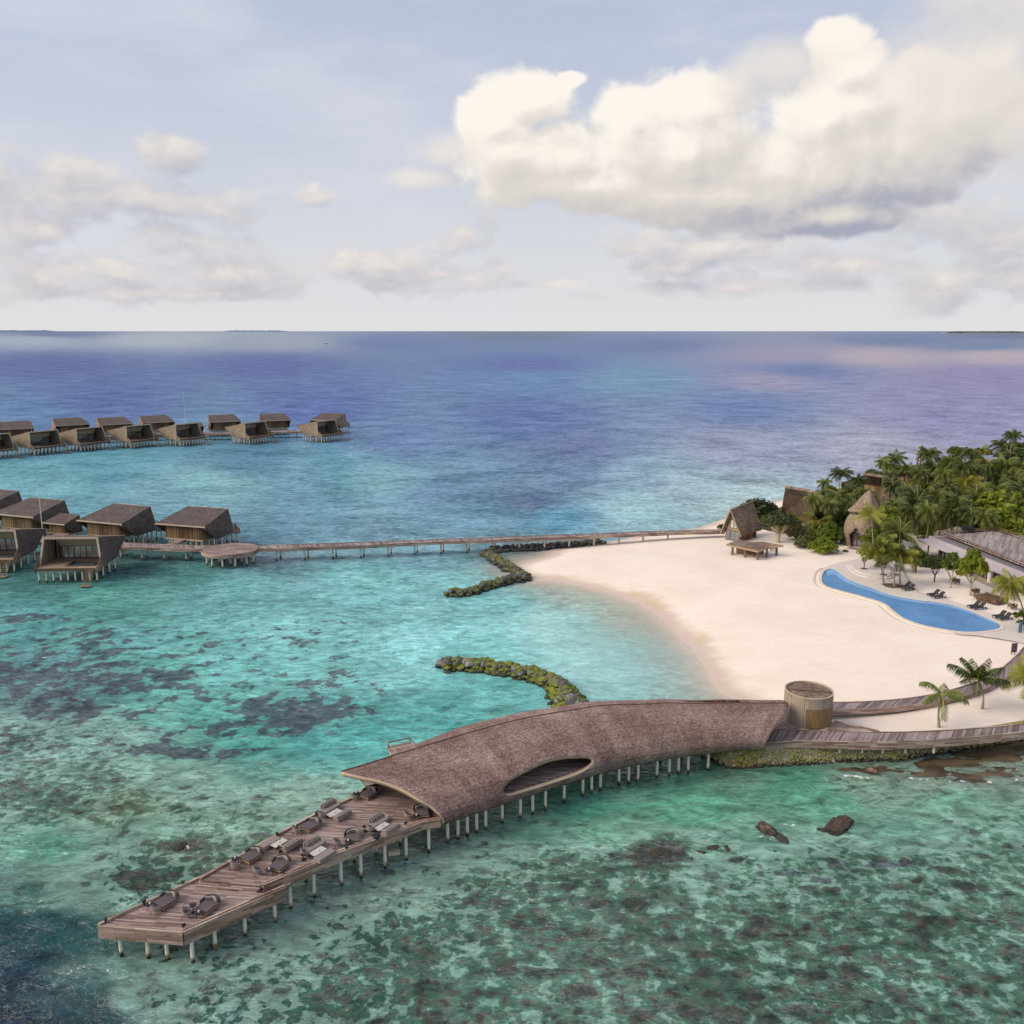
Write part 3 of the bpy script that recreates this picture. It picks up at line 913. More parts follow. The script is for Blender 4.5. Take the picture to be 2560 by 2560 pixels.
for rk, rr in (((1932, 2090), 1.2), ((2106, 2070), 1.4), ((1985, 2062), 0.7), ((455, 2118), 0.9)):
    px_, py_ = W(*rk)
    foam_line([(px_ - 0.8, py_), (px_ + 0.8, py_)], rr, 0.62)
foam_line([W(*c5(860, 812)), W(*c5(1000, 815))], 0.8, .70)
foam_line([W(*c5(1240, 822)), W(*c5(1450, 838)), W(*c5(1700, 848)), W(*c5(1932, 830)), W(*c5(2200, 805))], 0.7, .60)
foam_line([W(*c5(1350, 780)), W(*c5(1932, 768)), W(*c5(2200, 750))], 0.5, .55)
foam_line([W(190, 2045 * 0 + 1990), W(210, 1990)], 0.4, .3)
# transparent skirt where the water thins out over the sand
shore = seg_dist(WX, WY, BEACH[:17], False)
depth = 1 - np.exp(-np.maximum(shore, 0) / 6.5)
inw = inside(WX, WY, ISLE)
depth = np.where(inw, np.minimum(depth, 0.3), depth)

def water_mat():
    m, n, p, out = new_mat('sea_water')
    at = n.n('ShaderNodeAttribute')
    at.attribute_name = 'body'
    ar = n.n('ShaderNodeAttribute')
    ar.attribute_name = 'reef'
    sr = n.n('ShaderNodeSeparateColor')
    n.L.new(ar.outputs['Color'], sr.inputs[0])
    g = n.n('ShaderNodeNewGeometry')
    pos = g.outputs['Position']
    # the waves
    wmap = n.mapv(pos, (0.55, 1.0, 1.0), (0, 0, R(14)))
    w1 = n.noise2(wmap, 0.26, 3.0, 0.55, 0.35)
    w2 = n.noise2(wmap, 0.85, 4.0, 0.62, 0.5)
    w3 = n.noise2(n.mapv(pos, (0.7, 1.0, 1.0), (0, 0, R(-22))), 2.3, 3.0, 0.6, 0.3)
    sw = n.noise2(n.mapv(pos, (0.25, 1.0, 1.0), (0, 0, R(6))), 0.055, 3.0, 0.5)
    ridge = n.m('SUBTRACT', 1.0, n.m('ABSOLUTE', n.m('MULTIPLY', n.m('SUBTRACT', w2, 0.5), 4.0)))
    h = n.m('ADD', n.m('MULTIPLY', w1, 1.5), n.m('ADD', n.m('MULTIPLY', w2, 0.95), n.m('MULTIPLY', w3, 0.34)))
    h = n.m('ADD', h, n.m('ADD', n.m('MULTIPLY', ridge, 0.22), n.m('MULTIPLY', sw, 3.0)))
    nrm = n.bump(h, 1.0, 0.72)
    # wave groups of every size, and thin pale crests as painted sky glints
    grain = n.noise2(n.mapv(pos, (0.8, 1.0, 1.0), (0, 0, R(8))), 0.045, 9.0, 0.80, 0.2)
    gr = n.m('MULTIPLY', n.m('MULTIPLY', n.m('SUBTRACT', grain, 0.5), 4.5), at.outputs['Alpha'])
    c1 = n.noise2(n.mapv(pos, (0.42, 1.0, 1.0), (0, 0, R(16))), 0.52, 4.0, 0.60, 0.9)
    c2 = n.noise2(n.mapv(pos, (0.40, 1.0, 1.0), (0, 0, R(-12))), 0.85, 3.0, 0.60, 0.9)
    cr1 = n.mr(n.m('ABSOLUTE', n.m('SUBTRACT', c1, 0.5)), 0.0, 0.075, 1.0, 0.0)
    cr2 = n.mr(n.m('ABSOLUTE', n.m('SUBTRACT', c2, 0.5)), 0.0, 0.075, 1.0, 0.0)
    crest = n.m('MULTIPLY', n.m('ADD', n.m('MULTIPLY', cr1, 0.6), n.m('MULTIPLY', cr2, 0.6)), n.mr(n.m('ADD', w1, n.m('MULTIPLY', gr, .20)), 0.30, 0.58))
    # the bottom seen through the moving surface
    wob = n.vm('SUBTRACT', n.n('ShaderNodeTexNoise').outputs['Color'], (0.5, 0.5, 0.5))
    wn = wob.node.inputs[0].links[0].from_node
    n.put(wn.inputs['Vector'], wmap)
    wn.noise_dimensions = '2D'
    wn.inputs['Scale'].default_value = 0.8
    wn.inputs['Detail'].default_value = 3.0
    bpos = n.vm('ADD', pos, n.vm('MULTIPLY', wob, (1.0, 0.6, 0.0)))
    nA = n.noise2(n.mapv(bpos, (1, 1, 1), (0, 0, R(-25)), (3, 5, 0)), 0.38, 5.0, 0.58)
    mA = n.mr(n.m('ADD', nA, n.m('MULTIPLY', n.m('SUBTRACT', sr.outputs[0], 0.5), 0.62)), 0.47, 0.56)
    mA = n.m('MULTIPLY', mA, n.mr(sr.outputs[0], 0.02, 0.22))
    nB1 = n.m('ADD', n.m('MULTIPLY', n.noise2(bpos, 0.34, 4.0, 0.62), 0.6), n.m('MULTIPLY', n.noise2(bpos, 0.10, 2.0, 0.5), 0.5))
    nB2 = n.noise2(bpos, 1.0, 4.0, 0.66)
    vb = n.n('ShaderNodeTexVoronoi', feature='F1', voronoi_dimensions='2D')
    n.L.new(bpos, vb.inputs['Vector'])
    vb.inputs['Scale'].default_value = 0.80
    vb.inputs['Detail'].default_value = 2.0
    tB = n.m('ADD', n.m('ADD', n.m('MULTIPLY', nB1, 0.65), n.m('MULTIPLY', nB2, 0.60)), n.m('MULTIPLY', vb.outputs['Distance'], -0.30))
    tB = n.m('ADD', tB, n.m('MULTIPLY', n.m('SUBTRACT', sr.outputs[1], 0.5), 0.75))
    onB = n.mr(sr.outputs[1], 0.02, 0.25)
    mB = n.m('MULTIPLY', n.mr(tB, 0.475, 0.575), onB)
    mBd = n.m('MULTIPLY', n.mr(tB, 0.585, 0.665), onB)
    hv = n.n('ShaderNodeTexVoronoi', feature='F1', voronoi_dimensions='2D')
    n.L.new(n.mapv(bpos, (0.8, 1.0, 1.0)), hv.inputs['Vector'])
    hv.inputs['Scale'].default_value = 0.50
    hcol = n.n('ShaderNodeSeparateColor')
    n.L.new(hv.outputs['Color'], hcol.inputs[0])
    hd = n.m('ADD', hv.outputs['Distance'], n.m('MULTIPLY', n.m('SUBTRACT', nB2, 0.5), 0.9))
    hr = n.m('MULTIPLY', hcol.outputs[0], n.m('MULTIPLY', sr.outputs[1], 0.80))
    heads = n.m('MULTIPLY', n.mr(n.m('SUBTRACT', hd, hr), -0.10, 0.10, 1.0, 0.0), n.m('MULTIPLY', n.mr(hcol.outputs[1], 0.42, 0.60), onB))
    mBd = n.m('MAXIMUM', mBd, heads)
    mBl = n.m('MULTIPLY', n.mr(tB, 0.46, 0.36), onB)
    tone = n.noise2(bpos, 0.75, 4.0, 0.7)
    tone2 = n.noise2(bpos, 0.05, 3.0, 0.5)
    col = at.outputs['Color']
    ksc = n.n('ShaderNodeVectorMath', operation='SCALE')
    n.L.new(col, ksc.inputs[0])
    n.L.new(n.m('ADD', n.m('ADD', n.m('MULTIPLY_ADD', tone, 0.34, 0.74), n.m('MULTIPLY', tone2, 0.18)), n.m('MULTIPLY', gr, 0.36)), ksc.inputs['Scale'])
    col = ksc.outputs[0]
    col = n.mix(n.m('MULTIPLY', mBl, 0.45), col, (0.32, 0.50, 0.41))
    col = n.mix(n.m('MULTIPLY', mB, 0.66), col, n.mix(n.mr(tone, 0.4, 0.65), (0.055, 0.085, 0.072), (0.125, 0.145, 0.105)))
    col = n.mix(n.m('MULTIPLY', mBd, 0.78), col, n.mix(n.mr(tone, 0.4, 0.65), (0.024, 0.027, 0.028), (0.072, 0.062, 0.050)))
    col = n.mix(n.m('MULTIPLY', mA, 0.80), col, n.mix(n.mr(tone, 0.38, 0.66), (0.032, 0.034, 0.052), (0.080, 0.082, 0.108)))
    # light lensed by the wave facets, painted into the colour
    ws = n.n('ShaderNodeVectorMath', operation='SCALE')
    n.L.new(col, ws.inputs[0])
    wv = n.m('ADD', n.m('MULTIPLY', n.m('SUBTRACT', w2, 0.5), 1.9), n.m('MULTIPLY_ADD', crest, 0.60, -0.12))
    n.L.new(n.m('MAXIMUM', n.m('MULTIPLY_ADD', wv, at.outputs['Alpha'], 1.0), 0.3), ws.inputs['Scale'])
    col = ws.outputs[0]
    # foam
    fo = n.noise2(bpos, 1.5, 6.0, 0.72)
    mf = n.mr(n.m('ADD', fo, n.m('MULTIPLY', n.m('SUBTRACT', sr.outputs[2], 0.5), 0.9)), 0.60, 0.72)
    mf = n.m('MULTIPLY', mf, n.mr(sr.outputs[2], 0.02, 0.2))
    col = n.mix(mf, col, (0.78, 0.78, 0.76))
    # light coming back out of the water, and the sky mirrored by the facets of the waves
    dif = n.n('ShaderNodeBsdfDiffuse')
    n.L.new(col, dif.inputs['Color'])
    gls = n.n('ShaderNodeBsdfGlossy')
    gls.inputs['Roughness'].default_value = 0.14
    n.L.new(nrm, gls.inputs['Normal'])
    fre = n.n('ShaderNodeFresnel')
    fre.inputs['IOR'].default_value = 1.333
    n.L.new(nrm, fre.inputs['Normal'])
    fac = n.m('MULTIPLY', n.m('MINIMUM', n.m('MULTIPLY', fre.outputs[0], 0.85), 0.31), n.m('MAXIMUM', n.m('MULTIPLY_ADD', gr, 0.9, 1.0), 0.15))
    fac = n.m('ADD', fac, n.m('MULTIPLY', crest, 0.085))
    fac = n.m('MULTIPLY', fac, n.m('SUBTRACT', 1.0, mf))
    mx = n.n('ShaderNodeMixShader')
    n.L.new(fac, mx.inputs[0])
    n.L.new(dif.outputs[0], mx.inputs[1])
    n.L.new(gls.outputs[0], mx.inputs[2])
    tr = n.n('ShaderNodeBsdfTransparent')
    mx2 = n.n('ShaderNodeMixShader')
    # broken line of foam where the ripples run out on the sand
    sn = n.noise2(pos, 0.5, 5.0, 0.65)
    sal = n.m('ADD', ar.outputs['Alpha'], n.m('MULTIPLY', n.m('SUBTRACT', n.noise2(pos, 0.16, 3.0, 0.5), 0.5), 0.10))
    swash = n.m('MULTIPLY', n.m('MULTIPLY', n.mr(sal, 0.012, 0.035), n.mr(sal, 0.05, 0.085, 1.0, 0.0)), n.mr(sn, 0.42, 0.58))
    n.L.new(n.mix(n.m('MULTIPLY', swash, 0.8), col, (0.80, 0.79, 0.75)), dif.inputs['Color'])
    n.L.new(n.m('MAXIMUM', n.m('MAXIMUM', ar.outputs['Alpha'], mf), n.m('MULTIPLY', swash, 0.65)), mx2.inputs[0])
    n.L.new(tr.outputs[0], mx2.inputs[1])
    n.L.new(mx.outputs[0], mx2.inputs[2])
    n.L.new(mx2.outputs[0], out.inputs[0])
    return m
M['water'] = water_mat()
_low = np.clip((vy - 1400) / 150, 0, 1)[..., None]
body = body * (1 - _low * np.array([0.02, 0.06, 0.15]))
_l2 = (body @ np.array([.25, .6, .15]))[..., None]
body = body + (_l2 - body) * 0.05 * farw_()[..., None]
KW = 0.87
calm = np.exp(-(((vx - 1180) / 230) ** 2 + ((vy - 1215) / 130) ** 2))
farw = np.clip((900 - vy) / 220, 0, 1)
amp = (1 - .62 * calm) * (1 - .45 * farw)
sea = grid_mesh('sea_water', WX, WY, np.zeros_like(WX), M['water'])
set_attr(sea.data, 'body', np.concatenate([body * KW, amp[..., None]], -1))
set_attr(sea.data, 'reef', np.stack([rA, rB, foam, depth], -1))
tag(sea, kind='structure')
# deep sea floor under it all
fl = MB()
fl.add([(-160000, -2000, -8), (160000, -2000, -8), (160000, 180000, -8), (-160000, 180000, -8)], [(0, 1, 2, 3)])
tag(fl.build('sea_floor', plain('sea_floor', (0.25, 0.32, 0.28), 0.9, 0.2, 0.3)), kind='structure')

# ------------------------------------------------------------------ the whale-shaped bar on piles
bar = thing('overwater_bar', 'whale-shaped shingled bar on piles with long timber deck reaching over the reef', 'bar')
ZU, ZL = 3.2, 2.74
up_left = [W(*cl(1305, 232), ZU), W(694, 2088, ZU), W(794, 2034, ZU), W(874, 1999, ZU), W(922, 1967, ZU)]
up_right = [W(*cu(212, 978), ZU), W(855.7, 2128.5, ZU), W(960, 2091, ZU), W(1057, 2055, ZU), W(1101, 2049, ZU)]
# underside edge of the roof: near (seaward) side, photo -> ground at z 2.4
NEAR = [W(*cw(490, 664), 2.4), W(*cw(735, 580), 2.4), W(*cw(1000, 496), 2.4), W(*cw(1200, 437), 2.4), W(*cw(1400, 397), 2.4), W(*cw(1600, 371), 2.4), W(*cw(1787, 356), 2.4)]
NEAR = [Vector((x, y, 0)) for x, y in NEAR]
nearC = catmull(NEAR, 8)
def near_at(t):
    f = t * (len(nearC) - 1)
    i = min(int(f), len(nearC) - 2)
    return nearC[i].lerp(nearC[i + 1], f - i)
def perp_at(t):
    d = (near_at(min(t + .03, 1)) - near_at(max(t - .03, 0))).normalized()
    return Vector((-d.y, d.x, 0))

# deck: upper level runs on below the roof
wid = lambda t: 9.6 - 3.6 * t ** 1.3
edge_near = [Vector((*p, 0)) for p in up_right] + [near_at(t) + perp_at(t) * 0.35 for t in (0.15, 0.3, 0.45, 0.6, 0.75, 0.9, 1.0)]
edge_far = [Vector((*p, 0)) for p in up_left] + [near_at(t) + perp_at(t) * (wid(t) - 0.3) for t in (0.15, 0.3, 0.45, 0.6, 0.75, 0.9, 1.0)]
poly = [(p.x, p.y) for p in edge_near] + [(p.x, p.y) for p in edge_far[::-1]]
dk = MB().prism(poly, ZU - 0.25, ZU, 0).build('deck', M['deck'], bar)

lowFL, lowFR = W(247, 2313, ZL), W(458, 2330, ZL)
lowR, lowL = W(712, 2219, ZL), W(511, 2190, ZL)
stepR = W(*cu(205, 985), ZL)
MB().prism([lowFL, lowFR, lowR, (lowR[0] + .5, lowR[1] + 0.9), lowL], ZL - 0.25, ZL).build('lower_deck', M['deck'], bar)
# one intermediate step across the deck
sA, sB = W(*cl(1250, 300), 2.97), W(641, 2226, 2.97)
uA, uB = up_left[0], up_right[0]
MB().prism([sA, sB, (uB[0] + 0.05, uB[1] + 0.05), (uA[0] + 0.05, uA[1] + .05)], ZL + 0.004, 2.97).build('deck_step', M['deck'], bar)
st = MB()
for a, b, z in ((sA, sB, 2.97), (uA, uB, ZU)):
    a, b = Vector((*a, z + .012)), Vector((*b, z + .012))
    d = (b - a).normalized()
    nn = Vector((d.y, -d.x, 0)) * 0.09
    st.slab([a + nn * .2, b + nn * .2, b - nn * .5, a - nn * .5], 0.1)
st.build('step_nosing', M['fascia'], bar)

def fascia(name, pts, ztop, zbot, th=0.16, kerb=0.0, mat=None, parent=None):
    """boarded skirt that follows a line of points; outside is to the right of the direction of travel"""
    m = MB()
    pts = [Vector((p[0], p[1], 0)) for p in pts]
    n = len(pts)
    off = []
    for i in range(n):
        d0 = (pts[i] - pts[max(i - 1, 0)])
        d1 = (pts[min(i + 1, n - 1)] - pts[i])
        d = (d0.normalized() + d1.normalized()).normalized()
        off.append(pts[i] + Vector((d.y, -d.x, 0)) * th)
    zt = ztop if isinstance(ztop, list) else [ztop] * n
    zb = zbot if isinstance(zbot, list) else [zbot] * n
    for i in range(n - 1):
        a, b, c, d = pts[i], pts[i + 1], off[i + 1], off[i]
        vs = [(a.x, a.y, zb[i]), (b.x, b.y, zb[i + 1]), (c.x, c.y, zb[i + 1]), (d.x, d.y, zb[i]),
              (a.x, a.y, zt[i] + kerb), (b.x, b.y, zt[i + 1] + kerb), (c.x, c.y, zt[i + 1] + kerb), (d.x, d.y, zt[i] + kerb)]
        fs = [(3, 2, 1, 0), (4, 5, 6, 7), (2, 3, 7, 6), (0, 1, 5, 4)]
        if i == 0: fs.append((3, 0, 4, 7))
        if i == n - 2: fs.append((1, 2, 6, 5))
        m.add(vs, fs)
    return m.build(name, mat or M['fascia'], parent)

fascia('fascia', [lowFL, lowFR], ZL, ZL - 0.98, kerb=.05, parent=bar)
fascia('fascia', [lowFR, lowR], ZL, ZL - 0.98, kerb=.09, parent=bar)
fascia('fascia', [lowL, lowFL], ZL, ZL - 0.98, kerb=.09, parent=bar)
fascia('fascia', up_right, ZU, [ZU - 0.9, ZU - 0.8, ZU - 0.75, ZU - .7, ZU - .62], kerb=.10, parent=bar)
fascia('fascia', up_left[::-1], ZU, ZU - 0.8, kerb=.12, parent=bar)
# kerb battens (dark line along both edges)
def kerb(pts, z, side):
    m = MB()
    for a, b in zip(pts[:-1], pts[1:]):
        a, b = Vector((*a, z)), Vector((*b, z))
        d = (b - a).normalized()
        nn = Vector((d.y, -d.x, 0)) * side
        m.slab([a + nn * .02, b + nn * .02, b + nn * .16, a + nn * .16][::(1 if side < 0 else -1)], -0.16)
    m.build('kerb_rail', M['fascia'], bar)
kerb(up_left, ZU + 0.02, 1)
kerb([lowFL, lowL][::1], ZL + 0.02, 1)
kerb(up_right, ZU + 0.02, -1)
kerb([lowFR, lowR], ZL + 0.02, -1)

# the roof: cross-sections from the near lower edge over the ridge to the far lower edge
rim = [W3(*cw(485, 668), 2.55), W3(1110.6, 2053.7, 3.15), W3(1101, 2038, 3.85), W3(1079.5, 2016.5, 4.5), W3(1048, 1998, 5.05), W3(1005, 1973, 5.55), W3(955, 1953, 5.95),
       W3(896, 1940, 6.2), W3(853, 1929, 6.35)]
fbase = W3(919, 1967, 3.2)
rim_far = [W3(866, 1933, 5.8), fbase + Vector((-1.5, -0.9, 1.9)), fbase + Vector((-0.6, -0.3, 0.8)), fbase + Vector((0.1, 0.1, -0.8))]
rimc = catmull(rim, 5)                 # 41 points
farc = catmull([rim[-1]] + rim_far, 4)[1:]
def resample(pts, n):
    L = [0]
    for a, b in zip(pts[:-1], pts[1:]):
        L.append(L[-1] + (b - a).length)
    out = []
    j = 0
    for k in range(n):
        s_ = L[-1] * k / (n - 1)
        while j < len(L) - 2 and L[j + 1] < s_:
            j += 1
        out.append(pts[j].lerp(pts[j + 1], (s_ - L[j]) / max(1e-9, L[j + 1] - L[j])))
    return out
NS, NF = 34, 12
PROF = [(0, 0), (-0.045, .16), (-.05, .34), (.015, .55), (.12, .70), (.27, .84), (.43, .93), (.58, .985), (.70, 1.0)]
PROFF = [(.70, 1.0), (.82, 1.0), (.93, .94), (1.03, .76), (1.06, .45), (1.0, 0.0)]
# seam height profile along the length
def top_h(t):
    ks = [(0, 4.1), (.12, 4.45), (.3, 4.6), (.5, 4.3), (.7, 3.75), (.85, 3.3), (1.0, 3.0)]
    for (a, ha), (b, hb) in zip(ks[:-1], ks[1:]):
        if t <= b:
            u = (t - a) / (b - a)
            u = u * u * (3 - 2 * u)
            return ha + (hb - ha) * u
    return ks[-1][1]
def section(t):
    b = near_at(t)
    p = perp_at(t)
    w, h = wid(t), top_h(t)
    # the far end is cut on a slant: the ridge runs on further than the foot
    d = Vector((p.y, -p.x, 0))
    slant = max(0.0, (t - 0.72) / 0.28) ** 2
    a = [b + p * (x * w) + Vector((0, 0, 2.32 + z * h)) + d * (slant * 4.4 * z ** 3) for x, z in PROF]
    f = [b + p * (x * w) + Vector((0, 0, 2.32 + z * h)) + d * (slant * 4.4 * max(0, z) ** 3) for x, z in PROFF]
    return resample(catmull(a, 6), NS), resample(catmull(f, 6), NF + 1)[1:]
NT_ = 96
rows = [resample(rimc, NS) + resample([rimc[-1]] + farc, NF + 1)[1:]]
for i in range(1, NT_ + 1):
    t = i / NT_
    a, f = section(t)
    row = a + f
    k = max(0.0, 1 - t / 0.20)           # ease from the mouth's rim into the regular section
    if k > 0:
        k = k * k * (3 - 2 * k)
        # the rim, carried along the building
        sh = near_at(t) - near_at(0)
        row = [r.lerp(rows[0][j] + sh, k) for j, r in enumerate(row)]
    rows.append(row)
RS = np.array([[tuple(p) for p in r] for r in rows])      # (NT+1, NS+NF, 3)
# lens-shaped opening, traced where it lies on the roof
LENS = [(210, 850), (222, 805), (250, 765), (330, 690), (400, 645), (480, 600), (565, 550), (650, 500), (730, 462), (800, 430), (880, 402), (960, 383), (1040, 368), (1130, 360), (1230, 357), (1340, 358), (1430, 363), (1492, 378),
        (1502, 405), (1488, 450), (1430, 515), (1350, 570), (1270, 607), (1150, 650), (1030, 690), (900, 728), (800, 762), (700, 792), (600, 822), (500, 852), (430, 876), (370, 893), (300, 906), (250, 894), (222, 878)]
from_px = [(1220 + x / 5.682, 1830 + y / 5.682) for x, y in LENS]
# invert the projection on the near side of the roof (grid search + refine)
uu = np.linspace(0, NT_, 700)
vv = np.linspace(0, NS - 1, 260)
def surf(u, v):
    u = np.clip(u, 0, NT_ - 1e-6); v = np.clip(v, 0, NS + NF - 1 - 1e-6)
    i = u.astype(int); j = v.astype(int)
    fu = (u - i)[..., None]; fv = (v - j)[..., None]
    return (RS[i, j] * (1 - fu) + RS[i + 1, j] * fu) * (1 - fv) + (RS[i, j + 1] * (1 - fu) + RS[i + 1, j + 1] * fu) * fv
UG, VG = np.meshgrid(uu, vv, indexing='ij')
SP = surf(UG, VG)
qx, qy = PX(SP[..., 0], SP[..., 1], SP[..., 2])
LU = []
for (x, y) in from_px:
    k = np.argmin((qx - x) ** 2 + (qy - y) ** 2)
    i, j = np.unravel_index(k, qx.shape)
    LU.append((uu[i], vv[j]))
# smooth the outline in surface coordinates
LUa = np.array(LU)
for _ in range(1):
    LUa = (np.roll(LUa, 1, 0) + 2 * LUa + np.roll(LUa, -1, 0)) / 4
# triangulate the surface with the hole
KU, KV = 0.5, 0.5
nu, nv = NT_ + 1, NS + NF
verts2, edges2 = [], []
lensin = inside(np.array([[u for _ in range(nv)] for u in range(nu)], float), np.array([[v for v in range(nv)] for _ in range(nu)], float), [tuple(p) for p in LUa])
lensd = seg_dist(np.array([[u for _ in range(nv)] for u in range(nu)], float), np.array([[v for v in range(nv)] for _ in range(nu)], float), [tuple(p) for p in LUa], True)
for u in range(nu):
    for v in range(nv):
        if not lensin[u, v] and lensd[u, v] > 0.35:
            verts2.append(Vector((u, v)))
base_n = len(verts2)
for p in LUa:
    verts2.append(Vector((p[0], p[1])))
nl = len(LUa)
edges2 = [(base_n + i, base_n + (i + 1) % nl) for i in range(nl)]
res = geometry.delaunay_2d_cdt(verts2, edges2, [], 0, 1e-5)
ov, oe, of = res[0], res[1], res[2]
U = np.array([p.x for p in ov]); V = np.array([p.y for p in ov])
P3 = surf(U, V)
faces = []
for f in of:
    cu_, cv_ = U[list(f)].mean(), V[list(f)].mean()
    if inside(np.array([cu_]), np.array([cv_]), [tuple(p) for p in LUa])[0]:
        continue
    faces.append(tuple(f))
me = bpy.data.meshes.new('roof')
me.from_pydata([tuple(p) for p in P3], [], faces)
for mt in (M['whale'], M['wood_in'], M['trim']):
    me.materials.append(mt)
# arc-length texture coordinates in metres
cumV = np.concatenate([[0], np.cumsum(np.linalg.norm(np.diff(RS[NT_ // 3], axis=0), axis=1))])
cumU = np.concatenate([[0], np.cumsum(np.linalg.norm(np.diff(RS[:, NS // 2], axis=0), axis=1))])
uvl = me.uv_layers.new(name='UVMap')
tu = np.interp(U, np.arange(nu), cumU); tv = np.interp(V, np.arange(nv), cumV)
li = np.zeros(len(me.loops), np.int32)
me.loops.foreach_get('vertex_index', li)
uvl.data.foreach_set('uv', np.stack([tu[li], tv[li]], -1).astype(np.float32).ravel())
me.polygons.foreach_set('use_smooth', [True] * len(me.polygons))
me.update()
roof = bpy.data.objects.new('roof', me)
COL.objects.link(roof)
roof.parent = bar
bm = bmesh.new(); bm.from_mesh(me)
bmesh.ops.recalc_face_normals(bm, faces=bm.faces)
bm.faces.ensure_lookup_table()
tst = min(bm.faces, key=lambda f: -f.calc_center_median().z)
if tst.normal.z < 0:
    for f in bm.faces: f.normal_flip()
bm.to_mesh(me); bm.free()
so = roof.modifiers.new('thickness', 'SOLIDIFY')
so.thickness = 0.42
so.offset = -1.0
so.material_offset = 1
so.material_offset_rim = 2
so.use_even_offset = False
# ridge seam
sm = MB()
line = [Vector(tuple(RS[i, NS - 1])) + Vector((0, 0, .03)) for i in range(0, NT_ + 1, 3)]
sm.tube(line, 0.055, 6).build('ridge_seam', M['brownwood'], bar)
# slatted back wall inside, and a bar counter
iw = MB()
for t0, t1 in zip((.10, .2, .35, .5, .65, .8), (.2, .35, .5, .65, .8, .96)):
    a = near_at(t0) + perp_at(t0) * (wid(t0) - 1.5)
    b = near_at(t1) + perp_at(t1) * (wid(t1) - 1.5)
    iw.slab([(a.x, a.y, ZU), (b.x, b.y, ZU), (b.x, b.y, ZU + 2.6), (a.x, a.y, ZU + 2.6)], 0.1)
iw.build('back_wall', M['wood_in'], bar)
p_ = near_at(.62) + perp_at(.62) * 4.0
MB().box((p_.x, p_.y, ZU + .57), (3.4, .8, 1.1), math.atan2(perp_at(.62).y, perp_at(.62).x) - 1.5708).build('counter', M['brownwood'], bar)
# white soffit panel below the overhanging tip
q0, q1, q2 = W3(*cw(160, 474), 5.35), W3(*cw(232, 494), 5.0), W3(*cw(184, 508), 4.3)
MB().slab([q0, q2, q1], 0.06).build('soffit_panel', M['white'], bar)

# piles, each a part
pile_spots = []
def along(pts, n, inset, z=0):
    P_ = resample([Vector((p[0], p[1], 0)) for p in pts], n)
    return P_
for px_, py_ in ((294, 2345), (362, 2350), (410, 2354), (474, 2360)):
    p = W(px_, py_, 1.76)
    pile_spots.append((p[0], p[1] + 0.34))
def edge_piles(line, z, pxs, inset):
    L_ = resample([Vector((p[0], p[1], 0)) for p in line], 300)
    for px_ in pxs:
        k = min(range(300), key=lambda q: abs(PX(L_[q].x, L_[q].y, z)[0] - px_))
        d = (L_[min(k + 1, 299)] - L_[max(k - 1, 0)]).normalized()
        p = L_[k] + Vector((-d.y, d.x, 0)) * inset
        pile_spots.append((p.x, p.y))
edge_piles([lowFR, lowR], 1.8, (539, 614, 689), .27)
edge_piles(up_right, 2.4, (728, 787, 855, 904, 965, 1018, 1072), .27)
edge_piles([lowFR, lowR], 1.8, (650,), 2.6)
edge_piles(up_right, 2.4, (735, 800, 917, 974, 1035), 2.6)
for k in (515, 557, 595, 633, 670, 737, 811, 861, 913, 989, 1065, 1101, 1137, 1212, 1252, 1290, 1367, 1417, 1455, 1494, 1575):
    y = np.interp(k, [490, 600, 735, 900, 1000, 1100, 1200, 1400, 1600], [664, 632, 582, 537, 497, 464, 437, 397, 372])
    p = W(*cw(k, y), 2.3)
    pile_spots.append((p[0] - 0.1, p[1] + 0.75))
for t in np.linspace(0.04, 0.9, 14):
    p = near_at(t) + perp_at(t) * (wid(t) * 0.55)
    pile_spots.append((p.x, p.y))
    p = near_at(t) + perp_at(t) * (wid(t) - 1.2)
    pile_spots.append((p.x, p.y))
pil = None
for i, (x, y) in enumerate(pile_spots):
    if pil is None:
        pil = MB().tube([(0, 0, -3), (0, 0, 0.2), (0, 0, 2.9)], 0.145, 12).build('pile', M['post'], bar)
        o = pil
    else:
        o = copy_obj(pil, bar)
    o.location = (x, y, -0.55 if (x > -17.5) else -1.0)
for px_, py_ in ((974, 2136),):
    p = W(px_, py_, 1.3)
    MB().box((p[0] + .35, p[1] + .3, 1.3), (1.0, .5, .3), .2).build('landing_block', M['concrete'], bar)

# far terrace that shows above the roof line
p = W(*cw(318, 366), 3.2)
sdk = thing('side_deck', 'small railed timber landing showing behind the whale-shaped roof', 'deck', (p[0] + .4, p[1] + 1.0, 0), R(28))
MB().box((0, 0, 2.7), (2.6, 3, .25)).build('deck', M['deck'], sdk)
m = MB()
for x in (-1.2, 1.2): m.box((x, 0, 3.25), (.1, 3, .1)); m.box((x, -1.4, 3.0), (.08, .08, .6)); m.box((x, 1.4, 3.0), (.08, .08, .6))
m.box((0, 1.45, 3.25), (2.5, .1, .1)).build('railing', M['fascia'], sdk)
for x in (-1.0, 1.0):
    for y in (-1.2, 1.2):
        MB().tube([(x, y, -3), (x, y, 2.59)], .14, 8).build('pile', M['post'], sdk)

